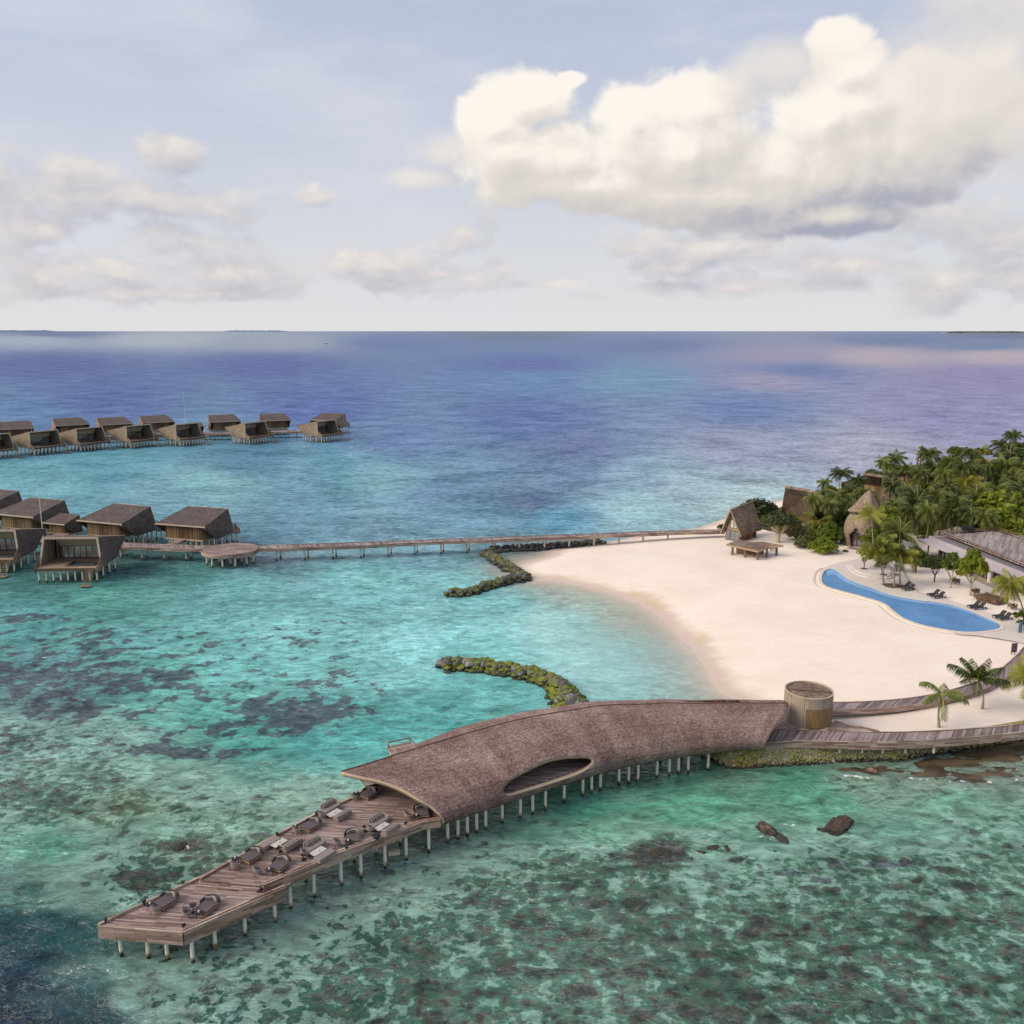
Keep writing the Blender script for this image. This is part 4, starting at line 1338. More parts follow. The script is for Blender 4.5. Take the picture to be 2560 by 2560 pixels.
# ------------------------------------------------------------------ boardwalks
def ribbon(name, a_px, b_px, z, label, cat, fz=0.5, group=None, mat='walk', k=5):
    """boardwalk from the photo lines of its two edges at height z"""
    A = catmull([W3(*p, z) for p in a_px], k)
    B = catmull([W3(*p, z) for p in b_px], k)
    n = max(len(A), len(B))
    A, B = resample(A, n), resample(B, n)
    root = thing(name, label, cat, tuple(A[0] * 0), 0, group)
    m = MB()
    vs = [tuple(p) for p in A] + [tuple(p) for p in B] + [(p.x, p.y, p.z - .22) for p in A] + [(p.x, p.y, p.z - .22) for p in B]
    fs = []
    for i in range(n - 1):
        fs += [(n + i, n + i + 1, i + 1, i), (2 * n + i, 2 * n + i + 1, 3 * n + i + 1, 3 * n + i)]
    fs += [(0, 2 * n, 3 * n, n), (n - 1, 2 * n - 1, 4 * n - 1, 3 * n - 1)]
    m.add(vs, fs)
    o = m.build('deck', M[mat], root)
    # boards run across: give the material a coordinate along the walk
    me = o.data
    L = [0]
    for i in range(1, n):
        L.append(L[-1] + ((A[i] + B[i]) * .5 - (A[i - 1] + B[i - 1]) * .5).length)
    uv = me.uv_layers.new(name='UVMap')
    wd = (A[0] - B[0]).length
    for lp in me.loops:
        vi = lp.vertex_index
        uv.data[lp.index].uv = ((0 if (vi // n) % 2 == 0 else wd), L[vi % n])
    fascia('fascia', [(p.x, p.y) for p in B], z, z - fz, th=.12, kerb=.10, parent=root)
    fascia('fascia', [(p.x, p.y) for p in A[::-1]], z, z - fz, th=.12, kerb=.10, parent=root)
    return root, A, B

M['walk'] = planks('walk_planks', (0.14, 0.10, 0.095), (0.30, 0.235, 0.22), (0.50, 0.42, 0.39), w=0.24, length=5.0, coord='UV')
wA, aA, aB = ribbon('boardwalk', [c5(425, 532), c5(600, 540), c5(880, 547), c5(1100, 554), c5(1400, 546), c5(1700, 526), c5(1932, 503), c5(2300, 455)],
       [c5(385, 618), c5(570, 604), c5(800, 608), c5(1080, 612), c5(1300, 603), c5(1600, 583), c5(1932, 549), c5(2300, 496)], 2.52,
       'curving timber boardwalk on top of the mossy stone sea wall', 'boardwalk', .75)
wB, bA, bB = ribbon('boardwalk', [c5(-60, 404), c5(40, 391), c5(150, 381), c5(300, 372), c5(510, 375), c5(800, 375), c5(1000, 370), c5(1200, 355), c5(1400, 325), c5(1600, 270), c5(1750, 212), c5(1850, 130), c5(1932, 48), c5(2050, -80)],
       [c5(-60, 440), c5(40, 430), c5(150, 425), c5(300, 418), c5(510, 418), c5(800, 417), c5(1000, 411), c5(1200, 396), c5(1420, 364), c5(1640, 312), c5(1760, 265), c5(1880, 190), c5(1945, 140), c5(2100, 10)], 2.30,
       'curving timber boardwalk crossing the sand behind the round building', 'boardwalk', .55)
# wedge of deck between the two walks
zt = 2.51
tri = [W(*c5(480, 470), zt), W(*c5(800, 488), zt), W(*c5(1068, 551), zt), W(*c5(880, 545), zt), W(*c5(600, 538), zt), W(*c5(440, 530), zt)]
ld = thing('landing_deck', 'triangular timber landing around the foot of the round building', 'deck')
MB().prism([(x, y) for x, y in tri], 2.1, zt - .006).build('deck', M['walk'] if False else M['deck'], ld)
fascia('kerb_rail', [W(*c5(800, 486), zt), W(*c5(1068, 549), zt)], zt, zt - .5, th=-.12, kerb=.14, parent=ld)
fascia('kerb_rail', [W(*c5(740, 522), zt), W(*c5(870, 546), zt)], zt, zt - .3, th=.12, kerb=.14, parent=ld)
# piles under the sea-wall walk
pw = None
for k in (560, 683, 835, 972, 1095, 1230, 1400):
    p = W(*c5(k, 632), 1.85)
    o = MB().tube([(0, 0, 1.0), (0, 0, 2.2)], .13, 10).build('pile', M['post'], wA) if pw is None else copy_obj(pw, wA)
    pw = pw or o
    o.location = (p[0], p[1] + .12, 0)

# ------------------------------------------------------------------ round building
cx, cy = W(*c5(656, 494), 2.52)
rb = thing('round_building', 'round grey-beige tower with slatted door and shingled roof between the boardwalks', 'building', (cx, cy + 1.0, 0))
RAD = 2.6
def cyl_wall(r, z0, z1, a0, a1, n, th, slope=0.0):
    m = MB()
    vs = []
    for i in range(n + 1):
        a = a0 + (a1 - a0) * i / n
        for rr in (r, r - th):
            for z in (z0, z1):
                vs.append((rr * math.cos(a), rr * math.sin(a), z + (slope * math.cos(a - R(-110)) if z == z1 else 0)))
    fs = []
    for i in range(n):
        b = i * 4
        fs += [(b, b + 4, b + 5, b + 1), (b + 2, b + 3, b + 7, b + 6), (b + 1, b + 5, b + 7, b + 3), (b, b + 2, b + 6, b + 4)]
    if abs(a1 - a0) < 6.28:
        fs += [(0, 1, 3, 2), (n * 4, n * 4 + 2, n * 4 + 3, n * 4 + 1)]
    return m.add(vs, fs)
ZT = 5.95
DA0, DA1 = R(-113), R(-24)
wallm = cyl_wall(RAD, 2.1, ZT, DA1, DA0 + 2 * math.pi, 60, .16, 0)
wallm2 = cyl_wall(RAD, 4.72, ZT, DA0, DA1, 22, .16, 0)
wallm.add(wallm2.v, wallm2.f)
M['pale_boards'] = planks('pale_boards', (0.30, 0.235, 0.175), (0.36, 0.29, 0.22), (0.41, 0.335, 0.26), w=0.25, length=9, axis='vert')
wallm.build('wall', M['pale_boards'], rb)
cyl_wall(RAD + .02, ZT, ZT + .07, 0, 2 * math.pi, 64, .16).build('coping', M['trim'], rb)
MB().tube([(0, 0, ZT - .4), (0, 0, ZT - .10)], RAD - .17, 48, smooth=False).build('roof', M['thatch'], rb)
MB().box((0, 0, ZT - .06), (4.9, .10, .10), R(-12)).build('roof_ridge', M['brownwood'], rb)
dm = MB()
nslat = 26
M['gold_slat'] = plain('golden_slats', (0.30, 0.19, 0.085), .7, 3, .35, stretch=(3, 3, .3))
for i in range(nslat):
    a = DA0 + (DA1 - DA0 - R(10)) * (i + .5) / nslat
    dm.box(((RAD - .08) * math.cos(a), (RAD - .08) * math.sin(a), 3.62), (.07, .10, 2.18), a)
dm.build('slatted_door', M['gold_slat'], rb)
cyl_wall(RAD - .2, 2.52, 4.71, DA0, DA1, 14, .03).build('door_lining', M['brownwood'], rb)
cyl_wall(RAD + .45, 2.0, 2.62, R(150), R(300), 30, .12).build('kerb', M['concrete'], rb)

# ------------------------------------------------------------------ rocks
rrng = random.Random(5)
def rock_mesh(seed, sub=2, sx=1.0, sy=.8, sz=.65, rough=.28):
    bm = bmesh.new()
    bmesh.ops.create_icosphere(bm, subdivisions=sub, radius=1.0)
    for v in bm.verts:
        d = v.co.normalized()
        q = Vector((round(d.x * 1.6 + seed * .37 % 1) / 1.6, round(d.y * 1.6 + seed * .61 % 1) / 1.6, round(d.z * 1.6) / 1.6))
        k = 1 + rough * mnoise.noise(d * 1.4 + Vector((seed * 7.1, seed, 0))) + rough * .5 * mnoise.noise(d * 3.3 + Vector((0, seed * 3.3, 5)))
        v.co = (d * .62 + q * .42) * k
        v.co.x *= sx; v.co.y *= sy; v.co.z *= sz
    return bm
def rock_data(name, mat, **kw):
    bm = rock_mesh(**kw)
    me = bpy.data.meshes.new(name)
    bm.to_mesh(me); bm.free()
    me.materials.append(mat)
    return me

def rock_mat(name, moss, amt, base1=(0.045, 0.042, 0.038), base2=(0.16, 0.145, 0.125)):
    m, n, p, out = new_mat(name)
    g = n.n('ShaderNodeNewGeometry')
    oi = n.n('ShaderNodeObjectInfo')
    s = n.n('ShaderNodeSeparateXYZ')
    n.L.new(g.outputs['Normal'], s.inputs[0])
    sp = n.n('ShaderNodeSeparateXYZ')
    n.L.new(g.outputs['Position'], sp.inputs[0])
    f = n.noise(g.outputs['Position'], 2.6, 5.0, .65)
    f2 = n.noise(g.outputs['Position'], .32, 3.0, .55)
    col = n.mix(n.mr(n.m('ADD', f, n.m('MULTIPLY', n.m('SUBTRACT', oi.outputs['Random'], .5), .35)), .3, .7), base1, base2)
    mk = n.m('ADD', n.m('MULTIPLY', s.outputs[2], .45), n.m('ADD', n.m('MULTIPLY', f2, 1.1), n.m('MULTIPLY', n.m('SUBTRACT', f, .5), .5)))
    mk = n.mr(mk, 1.06 - amt, 1.24 - amt)
    mossc = n.mix(f, tuple(x * .45 for x in moss), moss)
    mossc = n.mix(n.mr(oi.outputs['Random'], .3, .9), mossc, n.mix(.5, mossc, base1))
    col = n.mix(mk, col, mossc)
    col = n.mix(n.mr(n.m('ADD', sp.outputs[2], n.m('MULTIPLY', n.m('SUBTRACT', f, .5), .7)), 0.10, .55, .92, 0.0), col, (.022, .022, .016))
    n.L.new(col, p.inputs['Base Color'])
    p.inputs['Roughness'].default_value = .8
    n.L.new(n.bump(f, .8, .06), p.inputs['Normal'])
    return m
M['rock_moss'] = rock_mat('mossy_rock', (.23, .27, .008), .40)
M['rock_moss2'] = rock_mat('olive_rock', (.17, .19, .012), .30)
M['rock_dark'] = rock_mat('dark_rock', (.10, .11, .02), .12, (.05, .048, .045), (.18, .17, .155))
M['rock_grey'] = rock_mat('grey_rock', (.10, .09, .04), .05, (.07, .065, .06), (.27, .25, .225))
M['rock_brown'] = rock_mat('brown_rock', (.12, .085, .02), .05, (.075, .045, .025), (.24, .15, .085))
M['rock_tan'] = rock_mat('tan_rock', (.25, .22, .10), .2, (.14, .125, .075), (.33, .29, .19))

def breakwater(label, path, width, height, mats, n, seed, sizes=(.55, 1.05)):
    rr = random.Random(seed)
    root = thing('rock_breakwater', label, 'breakwater')
    datas = {}
    pts = resample([Vector((*p, 0)) for p in path], 200)
    items = []
    for i in range(n):
        k = rr.random()
        t = k * (len(pts) - 1)
        j = min(int(t), len(pts) - 2)
        p = pts[j].lerp(pts[j + 1], t - j)
        d = (pts[j + 1] - pts[j]).normalized()
        nn = Vector((-d.y, d.x, 0))
        w = width(k) if callable(width) else width
        o = rr.uniform(-1, 1)
        h = height * (1 - abs(o) ** 1.6) * rr.uniform(.75, 1.1)
        s_ = rr.uniform(*sizes) * (.8 + .2 * (1 - abs(o)))
        items.append((s_, Vector((p.x, p.y, 0)) + nn * (o * w * .5) + Vector((0, 0, h - .15)), rr.uniform(0, 6.28), rr.uniform(-.4, .4), k, rr.randrange(5)))
    items.sort(key=lambda q: -(q[0] + q[1].z * .4))
    rest = bmesh.new()
    for idx, (s_, pos, rz, rx, k, v) in enumerate(items):
        mt = mats(k, rr) if callable(mats) else mats
        if idx < 100:
            key = (v, mt)
            if key not in datas:
                datas[key] = rock_data('rock', M[mt], seed=v + seed * 1.7)
            o = bpy.data.objects.new('rock', datas[key])
            COL.objects.link(o)
            o.parent = root
            o.location = pos
            o.rotation_euler = (rx, rx * .5, rz)
            o.scale = (s_, s_, s_)
        else:
            b2 = rock_mesh(seed=v + 9, sub=2)
            bmesh.ops.transform(b2, matrix=Matrix.Translation(pos) @ Matrix.Rotation(rz, 4, 'Z') @ Matrix.Rotation(rx, 4, 'X') @ Matrix.Scale(s_ * .9, 4), verts=b2.verts)
            tmp = bpy.data.meshes.new('t')
            b2.to_mesh(tmp); b2.free()
            rest.from_mesh(tmp)
            bpy.data.meshes.remove(tmp)
    me = bpy.data.meshes.new('rubble')
    rest.to_mesh(me); rest.free()
    mt = mats(.5, rr) if callable(mats) else mats
    me.materials.append(M[mt])
    o = bpy.data.objects.new('rubble', me)
    COL.objects.link(o)
    o.parent = root
    o['kind'] = 'stuff'
    return root

g1 = [W(*c6(x, y), .4) for x, y in ((165, 560), (250, 562), (330, 545), (400, 520), (480, 500), (560, 478), (640, 468), (600, 440), (545, 410), (500, 385), (465, 360), (430, 335), (400, 318))]
breakwater('moss-topped rock breakwater zigzagging from the jetty to the beach tip', g1, 2.6, 1.1, lambda k, r: 'rock_moss2' if r.random() < .75 else 'rock_dark', 520, 3, (.34, .80))
g1b = [W(*c6(x, y), .5) for x, y in ((400, 312), (450, 297), (520, 290), (620, 284), (740, 278), (860, 268), (1000, 258), (1120, 250))]
breakwater('dark grey rock revetment lying beneath the jetty beside the sand', g1b, 3.6, 1.0, lambda k, r: 'rock_dark', 420, 6, (.32, .70))
g2 = [W(*c6(x, y), .4) for x, y in ((125, 1010), (190, 998), (260, 1000), (330, 1006), (420, 1015), (520, 1030), (620, 1050), (720, 1072), (800, 1098), (850, 1130), (870, 1170), (890, 1210), (930, 1260), (960, 1300))]
breakwater('hooked rock breakwater with bright green moss behind the whale-shaped roof', g2, lambda k: 2.4 + 3.4 * max(0, (k - .55) / .45), 1.35, lambda k, r: ('rock_moss' if (k < .62 and r.random() < .86) or r.random() < .22 else 'rock_grey') if k > .06 else 'rock_dark', 560, 8, (.34, .82))

# ------------------------------------------------------------------ stone sea wall
M['rock_wall'] = rock_mat('wall_stone', (.38, .33, .05), .40, (.22, .19, .10), (.60, .53, .36))
sw_ = thing('sea_wall', 'mossy rubble stone sea wall under the boardwalk at the water', 'wall')
wb = [Vector((x, y, 0)) for x, y in WALLB]
wallpts = resample(catmull(wb, 6), 60)
m = MB()
vs, n = [], len(wallpts)
offs = []
for i, p in enumerate(wallpts):
    d = (wallpts[min(i + 1, n - 1)] - wallpts[max(i - 1, 0)]).normalized()
    nn = Vector((-d.y, d.x, 0))
    offs.append(nn)
def wtop(i):
    x = wallpts[i].x
    return float(np.interp(x, [18, 22, 30, 45, 60, 80], [1.5, 1.9, 1.95, 1.95, 1.9, 1.9]))
for i, p in enumerate(wallpts):
    vs += [tuple(p + offs[i] * .25 + Vector((0, 0, -1.5))), tuple(p + offs[i] * .9 + Vector((0, 0, wtop(i) - .1))), tuple(p + offs[i] * 1.5 + Vector((0, 0, wtop(i) - .1)))]
fs = []
for i in range(n - 1):
    fs += [(3 * i, 3 * i + 3, 3 * i + 4, 3 * i + 1), (3 * i + 1, 3 * i + 4, 3 * i + 5, 3 * i + 2)]
m.add(vs, fs)
m.build('backing', M['rock_wall'], sw_)
bf = MB()
vs = []
for i, p in enumerate(wallpts):
    vs += [tuple(p + offs[i] * 1.4 + Vector((0, 0, wtop(i) - .12))), tuple(p + offs[i] * 9 + Vector((0, 0, 1.0)))]
bf.add(vs, [(2 * i, 2 * i + 2, 2 * i + 3, 2 * i + 1) for i in range(n - 1)], 0, True)
bf.build('backfill', M['sand'], sw_)
wallrng = random.Random(12)
big = bmesh.new()
bases = [rock_mesh(seed=s_ + 20, sub=1, sx=1, sy=.8, sz=.8, rough=.25) for s_ in range(5)]
bm_me = []
for b in bases:
    t_ = bpy.data.meshes.new('t'); b.to_mesh(t_); b.free(); bm_me.append(t_)
bv = [np.array([v.co for v in t_.vertices]) for t_ in bm_me]
bf = [[tuple(p.vertices) for p in t_.polygons] for t_ in bm_me]
ms = MB()
dens = 2100
for q in range(dens):
    t = wallrng.random() * (n - 1)
    i = min(int(t), n - 2)
    p = wallpts[i].lerp(wallpts[i + 1], t - i)
    h = wallrng.random()
    lean = .25 + .65 * h
    pos = p + offs[i] * lean + Vector((0, 0, -0.25 + h * (wtop(i) + .25)))
    s_ = wallrng.uniform(.12, .24) * (1.25 if p.x > 40 else 1.0)
    v = wallrng.randrange(5)
    rot = Matrix.Rotation(wallrng.uniform(0, 6.28), 3, 'Z') @ Matrix.Rotation(wallrng.uniform(-.6, .6), 3, 'X')
    pts = (bv[v] @ np.array(rot).T) * s_ + np.array(pos)
    ms.add([tuple(x) for x in pts], bf[v], 0, False)
ms.build('stone_facing', M['rock_wall'], sw_)

# rock shelf that the sea washes over, right of the wall
def shelf_mat():
    m, n, p, out = new_mat('reef_rock')
    g = n.n('ShaderNodeNewGeometry')
    pos = g.outputs['Position']
    f = n.noise(n.mapv(pos, (.5, 1.3, 1)), .55, 6.0, .68, .4)
    f2 = n.noise(pos, .12, 3.0, .5)
    s = n.n('ShaderNodeSeparateXYZ')
    n.L.new(pos, s.inputs[0])
    col = n.mix(n.mr(f, .32, .68), (.035, .025, .014), (.135, .098, .055))
    gr = n.mr(n.m('ADD', n.m('MULTIPLY', s.outputs[2], 1.2), n.m('MULTIPLY', f2, .8)), .62, .95)
    col = n.mix(gr, col, n.mix(f, (.10, .09, .012), (.26, .215, .045)))
    n.L.new(col, p.inputs['Base Color'])
    p.inputs['Roughness'].default_value = .45
    n.L.new(n.bump(f, .9, .12), p.inputs['Normal'])
    return m
sh_poly = [W(*c5(*q)) for q in ((700, 752), (860, 748), (1000, 742), (1200, 732), (1350, 700), (1600, 660), (1932, 605), (2400, 540), (2400, 800), (1932, 840), (1750, 858), (1450, 848), (1250, 832), (1050, 826), (880, 812), (760, 785))]
sx = np.arange(33, 80, .35); sy = np.arange(80, 98, .35)
SX, SY = np.meshgrid(sx, sy)
sd = seg_dist(SX, SY, sh_poly, True)
si = inside(SX, SY, sh_poly)
hN = np.vectorize(lambda a, b: mnoise.fractal(Vector((a * .35, b * .8, 2.0)), 1.0, 2.0, 5))(SX, SY)
ds = seg_dist(SX, SY, WALLB, False)
SZ = np.where(si, np.minimum(sd, 1.2) / 1.2 * .10 + .20 * hN + np.clip((3.4 - ds) / 3.4, 0, 1) * .16 * np.clip((SX - 40) / 8, 0, 1), -0.3 - sd * .3) - .10
shelf = grid_mesh('rock_shelf', SX, SY, SZ, shelf_mat())
tag(shelf, kind='structure')

# boulders standing out of the water
def boulder(px_, py_, s_, mat, label, sc=(1, 1, 1), dz=0.0, seed=1, grp=None):
    x, y = W(px_, py_)
    o = bpy.data.objects.new('boulder', rock_data('boulder', M[mat], seed=seed, sub=3))
    COL.objects.link(o)
    o.location = (x, y, dz)
    o.scale = (s_ * sc[0], s_ * sc[1], s_ * sc[2])
    o.rotation_euler = (0, 0, seed)
    return tag(o, label, 'boulder', grp)
boulder(1922, 2076, .95, 'rock_brown', 'dark brown boulder with white foam at its foot, left of the largest boulder', (1.15, .9, .5), dz=.02, seed=2)
boulder(2098, 2060, 1.45, 'rock_brown', 'largest brown boulder standing out of the shallow green water', (1.4, .8, .42), .02, 4)
boulder(1948, 2090, 1.0, 'rock_tan', 'flat tan boulder awash just in front of the foaming brown boulder', (1.3, .8, .3), -.12, 5)
boulder(2058, 2076, .7, 'rock_tan', 'small tan boulder awash left of the largest brown boulder', (1.2, .8, .4), -.12, 6)
boulder(1640, 2133, .95, 'rock_tan', 'tan boulder awash at the left end of the row in the shallows', (1.1, .8, .35), -.08, 7)
boulder(1672, 2137, .75, 'rock_tan', 'second tan boulder awash, touching the left end boulder', (1, .9, .35), -.1, 8)
boulder(1760, 2130, .8, 'rock_tan', 'tan boulder awash in the middle of the row in the shallows', (1.2, .7, .3), -.12, 9)
boulder(1785, 2118, .6, 'rock_tan', 'small rounded tan boulder behind the middle of the row', (1, .9, .5), -.1, 10)
boulder(1817, 2121, .75, 'rock_tan', 'tan boulder awash at the right end of the row in the shallows', (1, .9, .35), -.12, 11)
boulder(1935, 2128, .6, 'rock_tan', 'lone squarish tan boulder awash in front of the foaming boulder', (1, .9, .25), -.1, 12)
boulder(2290, 2205, .45, 'rock_brown', 'small orange-brown rock breaking the surface far out right', (1.2, .8, .5), -.05, 13)
boulder(450, 2117, .62, 'rock_brown', 'orange-brown boulder breaking the surface left of the timber deck', (1.2, 1, .6), -.05, 14)
boulder(c5(1025, 775)[0], c5(1025, 775)[1] + 8, .55, 'rock_brown', 'brown boulder at the edge of the washed rock shelf', (1.1, .8, .9), .2, 15)
boulder(200, 2032, .4, 'rock_brown', 'small brown rock just awash near the left edge', (1.2, .8, .4), -.05, 16)

# ------------------------------------------------------------------ jetty to the villas
ZJ = 2.75
jroot, jA, jB = ribbon('jetty', [cf(-80, 752), cf(300, 745), cf(560, 752), cf(640, 766), cf(850, 776), cf(1100, 783), cf(1230, 776), cf(1372, 784), cf(1600, 776), cf(1932, 766), c6(0, 243), c6(500, 226), c6(1000, 206), c6(1500, 187), c6(1840, 180)],
       [cf(-80, 770), cf(300, 764), cf(560, 771), cf(640, 785), cf(850, 795), cf(1100, 801), cf(1230, 800), cf(1372, 801), cf(1600, 794), cf(1932, 783), c6(0, 257), c6(500, 240), c6(1000, 220), c6(1500, 198), c6(1840, 190)], ZJ,
       'long straight timber jetty on white piles from the beach to the villas', 'jetty', .55)
jp = None
def jpile(px_, py_, z=2.2, dy=0.0):
    global jp
    p = W(px_, py_, z)
    o = MB().tube([(0, 0, -3), (0, 0, .2), (0, 0, ZJ - .25)], .19, 10).build('pile', M['post'], jroot) if jp is None else copy_obj(jp, jroot)
    jp = jp or o
    o.location = (p[0], p[1] + dy, 0)
for i, px_ in enumerate((300, 353, 408, 463, 690, 760, 831, 901, 970, 1036, 1102, 1167, 1233, 1298, 1361, 1423, 1485, 1547, 1608, 1670)):
    k = min(range(len(jB)), key=lambda q: abs(PX(*jB[q])[0] - px_))
    py_ = PX(*jB[k])[1]
    jpile(px_, py_ + 4, 2.2, .2)
    jpile(px_ + 4, py_ + 4, 2.2, 1.9)
# round platform on the jetty
cxp, cyp = W(*cf(1235, 802), ZJ)
pf = thing('jetty_platform', 'oval timber platform on a ring of white piles, part way along the jetty', 'platform', (cxp, cyp, 0), R(-4))
ell = [(5.4 * math.cos(a), 4.9 * math.sin(a)) for a in np.linspace(0, 2 * math.pi, 48, endpoint=False)]
MB().prism(ell, ZJ - .2, ZJ + .06).build('deck', M['deck'], pf)
fascia('fascia', ell + ell[:1], ZJ + .06, ZJ - .6, th=.12, kerb=.08, parent=pf)
MB().prism([(1.6 * math.cos(a), 1.3 * math.sin(a)) for a in np.linspace(0, 2 * math.pi, 30, endpoint=False)], ZJ + .065, ZJ + .16).build('round_step', M['walk'] if False else M['deck'], pf)
po = None
for rr_, nn_ in ((4.6, 12), (2.2, 5)):
    for a in np.linspace(0, 2 * math.pi, nn_, endpoint=False):
        o = MB().tube([(0, 0, -3), (0, 0, ZJ - .22)], .17, 10).build('pile', M['post'], pf) if po is None else copy_obj(po, pf)
        po = po or o
        o.location = (rr_ * math.cos(a), rr_ * .9 * math.sin(a), 0)

# ------------------------------------------------------------------ villas
M['lining'] = planks('grey_lining', (.20, .17, .135), (.28, .24, .195), (.36, .31, .25), w=.3, length=9, axis='vert')
def make_villa(label, side_mat='thatch_dark', roof_mat='thatch_dark', glass='glass_pale', group=None):
    """sea side towards -Y, jetty side towards +Y"""
    t = thing('overwater_villa', label, 'villa', (0, 0, 0), 0, group)
    zr, ze, zb = 7.9, 6.0, 2.55
    TR, TL = (5.0, -4.3, zr), (-5.0, -4.3, zr)
    ER, EL_ = (6.0, 5.2, ze), (-6.0, 5.2, ze)
    # roof slope
    MB().slab([TL, TR, ER, EL_], .32).build('roof', M[roof_mat], t)
    # thatched side walls, leaning and cut away towards the jetty
    for s in (1, -1):
        pts = [(s * 5.0, -4.3, zr - .02), (s * 5.75, -5.2, zb), (s * 5.75, 1.2, zb), (s * 6.0, 5.2, ze - .55), (s * 6.0, 5.2, ze - .02)]
        if s < 0: pts = pts[::-1]
        MB().slab(pts, .3).build('side_wall', M[side_mat], t)
    # boarded lining inside the open front
    for s in (1, -1):
        pts = [(s * 4.66, -4.2, zr - .5), (s * 5.40, -5.1, zb + .3), (s * 5.40, .28, zb + .3), (s * 5.0, .28, 7.0)]
        if s > 0: pts = pts[::-1]
        MB().slab(pts, .05).build('side_lining', M['lining'], t)
    # pale edge boards
    e = MB()
    e.slab([(-5.06, -4.44, zr + .03), (-5.06, -4.44, zr - .34), (5.06, -4.44, zr - .34), (5.06, -4.44, zr + .03)], .14)
    for s in (1, -1):
        a, b = Vector((s * 5.0, -4.40, zr)), Vector((s * 5.75, -5.32, zb))
        w = Vector((-s * .34, 0, 0))
        q = [a, b, b + w, a + w]
        e.slab(q if s < 0 else q[::-1], .14)
    e.build('front_trim', M['trim'], t)
    MB().slab([(6.03, 5.3, ze + .02), (6.03, 5.3, ze - .24), (-6.03, 5.3, ze - .24), (-6.03, 5.3, ze + .02)], .12).build('eave_trim', M['trim'], t)
    # timber body
    b = MB()
    b.box((-2.75, 4.15, 4.38), (3.3, .16, 3.0)).box((2.45, 4.15, 4.38), (3.9, .16, 3.0)).box((-.3, 4.15, 5.62), (1.6, .16, .52))
    b.box((4.4, 1.9, 4.38), (.16, 4.34, 3.0)).box((-4.4, 1.9, 4.38), (.16, 4.34, 3.0))
    b.build('timber_wall', M['slats'], t)
    MB().box((0, 4.15, 2.72), (9.0, .2, .34)).build('base_board', M['trim'], t)
    d = MB().box((-.3, 4.1, 4.14), (1.5, .08, 2.5)).build('door', M['brownwood'], t)
    MB().box((.2, 4.17, 4.0), (.06, .06, .5)).build('handle', M['black'], d)
    # sea-side glazing
    fr = MB()
    for k in range(8):
        fr.box((-3.9 + k * 1.114, .35, 4.05), (.09 if k not in (2, 4) else .2, .12, 2.3))
    fr.box((0, .35, 5.22), (8.0, .12, .1)).box((0, .35, 2.93), (8.0, .12, .06))
    f = fr.build('window_frame', M['brownwood'], t)
    MB().box((0, .38, 4.05), (7.8, .03, 2.25)).build('pane', M[glass], f)
    MB().slab([(-4.9, .3, 5.27), (4.9, .3, 5.27), (4.7, .1, 6.95), (-4.7, .1, 6.95)][::1], .1).build('gable_panel', M['trim'], t)
    rl = MB().box((-4.45, .35, 4.05), (1.0, .14, 2.4)).box((4.45, .35, 4.05), (1.0, .14, 2.4)).build('return_wall', M['slats'], t)
    # deck, plunge pool, steps to the sea
    dk = MB()
    dk.box((-3.0, -3.5, 2.7), (5.2, 7.6, .2)).box((2.6, -1.0, 2.7), (6.0, 2.6, .2)).box((4.9, -4.8, 2.7), (1.4, 5.0, .2)).box((1.9, -6.6, 2.7), (4.6, 1.4, .2)).box((0, 2.3, 2.7), (8.8, 3.9, .2))
    dk.build('deck', M['teak_deck'], t)
    MB().box((0, -7.28, 2.55), (10.6, .12, .5)).build('deck_edge', M['brownwood'], t)
    pl = MB().box((1.9, -2.34, 2.95), (4.9, .12, .45)).box((1.9, -5.86, 2.75), (4.9, .12, .5)).box((-.48, -4.1, 2.85), (.12, 3.4, .4)).box((4.28, -4.1, 2.85), (.12, 3.4, .4)).build('plunge_pool', M['brownwood'], t)
    MB().box((1.9, -4.1, 2.68), (4.6, 3.4, .1)).build('pool_water', M['poolwater'], pl)
    for s in (1, -1):
        w = MB()
        for k in range(9):
            u = k / 8
            y = -5.25 - u * 2.1
            hh = 2.2 - u * 1.5
            w.box((s * (5.62 - .1 * u), y, 2.3 + hh / 2 - .2 * u), (.07, .22, hh + .4))
        w.build('balustrade', M['slat_pale'], t)
    stp = MB()
    for k in range(8):
        stp.box((4.5, -7.5 - k * .3, 2.5 - k * .3), (1.2, .3, .06))
    stp.box((4.5, -10.1, .28), (1.9, 1.2, .1))
    for s in (3.88, 5.12):
        stp.tube([(s, -7.3, 2.6), (s, -9.7, .3)], .05, 4)
        stp.tube([(s, -7.3, 3.5), (s, -9.7, 1.2)], .04, 4)
    stp.build('sea_steps', M['slat_pale'], t)
    lg = MB()
    for x in (-3.9, -3.0):
        lg.box((x, -5.2, 3.06), (.65, 1.5, .1)); lg.slab([(x - .32, -4.45, 3.1), (x + .32, -4.45, 3.1), (x + .32, -3.9, 3.55), (x - .32, -3.9, 3.55)], -.08)
        for dx in (-.27, .27):
            for dy in (-5.8, -4.5): lg.box((x + dx, dy, 2.92), (.06, .06, .24))
    pst = None
    for x in (-5.2, -3.9, -2.6, -1.3, 0, 1.3, 2.6, 3.9, 5.2):
        for y in (-6.7, -4.0, -1.2, 1.4, 3.8):
            if abs(x) > 4.6 and y > 1.6: continue
            o = MB().tube([(0, 0, -3), (0, 0, 2.6)], .15, 8).build('pile', M['post'], t) if pst is None else copy_obj(pst, t)
            pst = pst or o
            o.location = (x, y, 0)
    return t

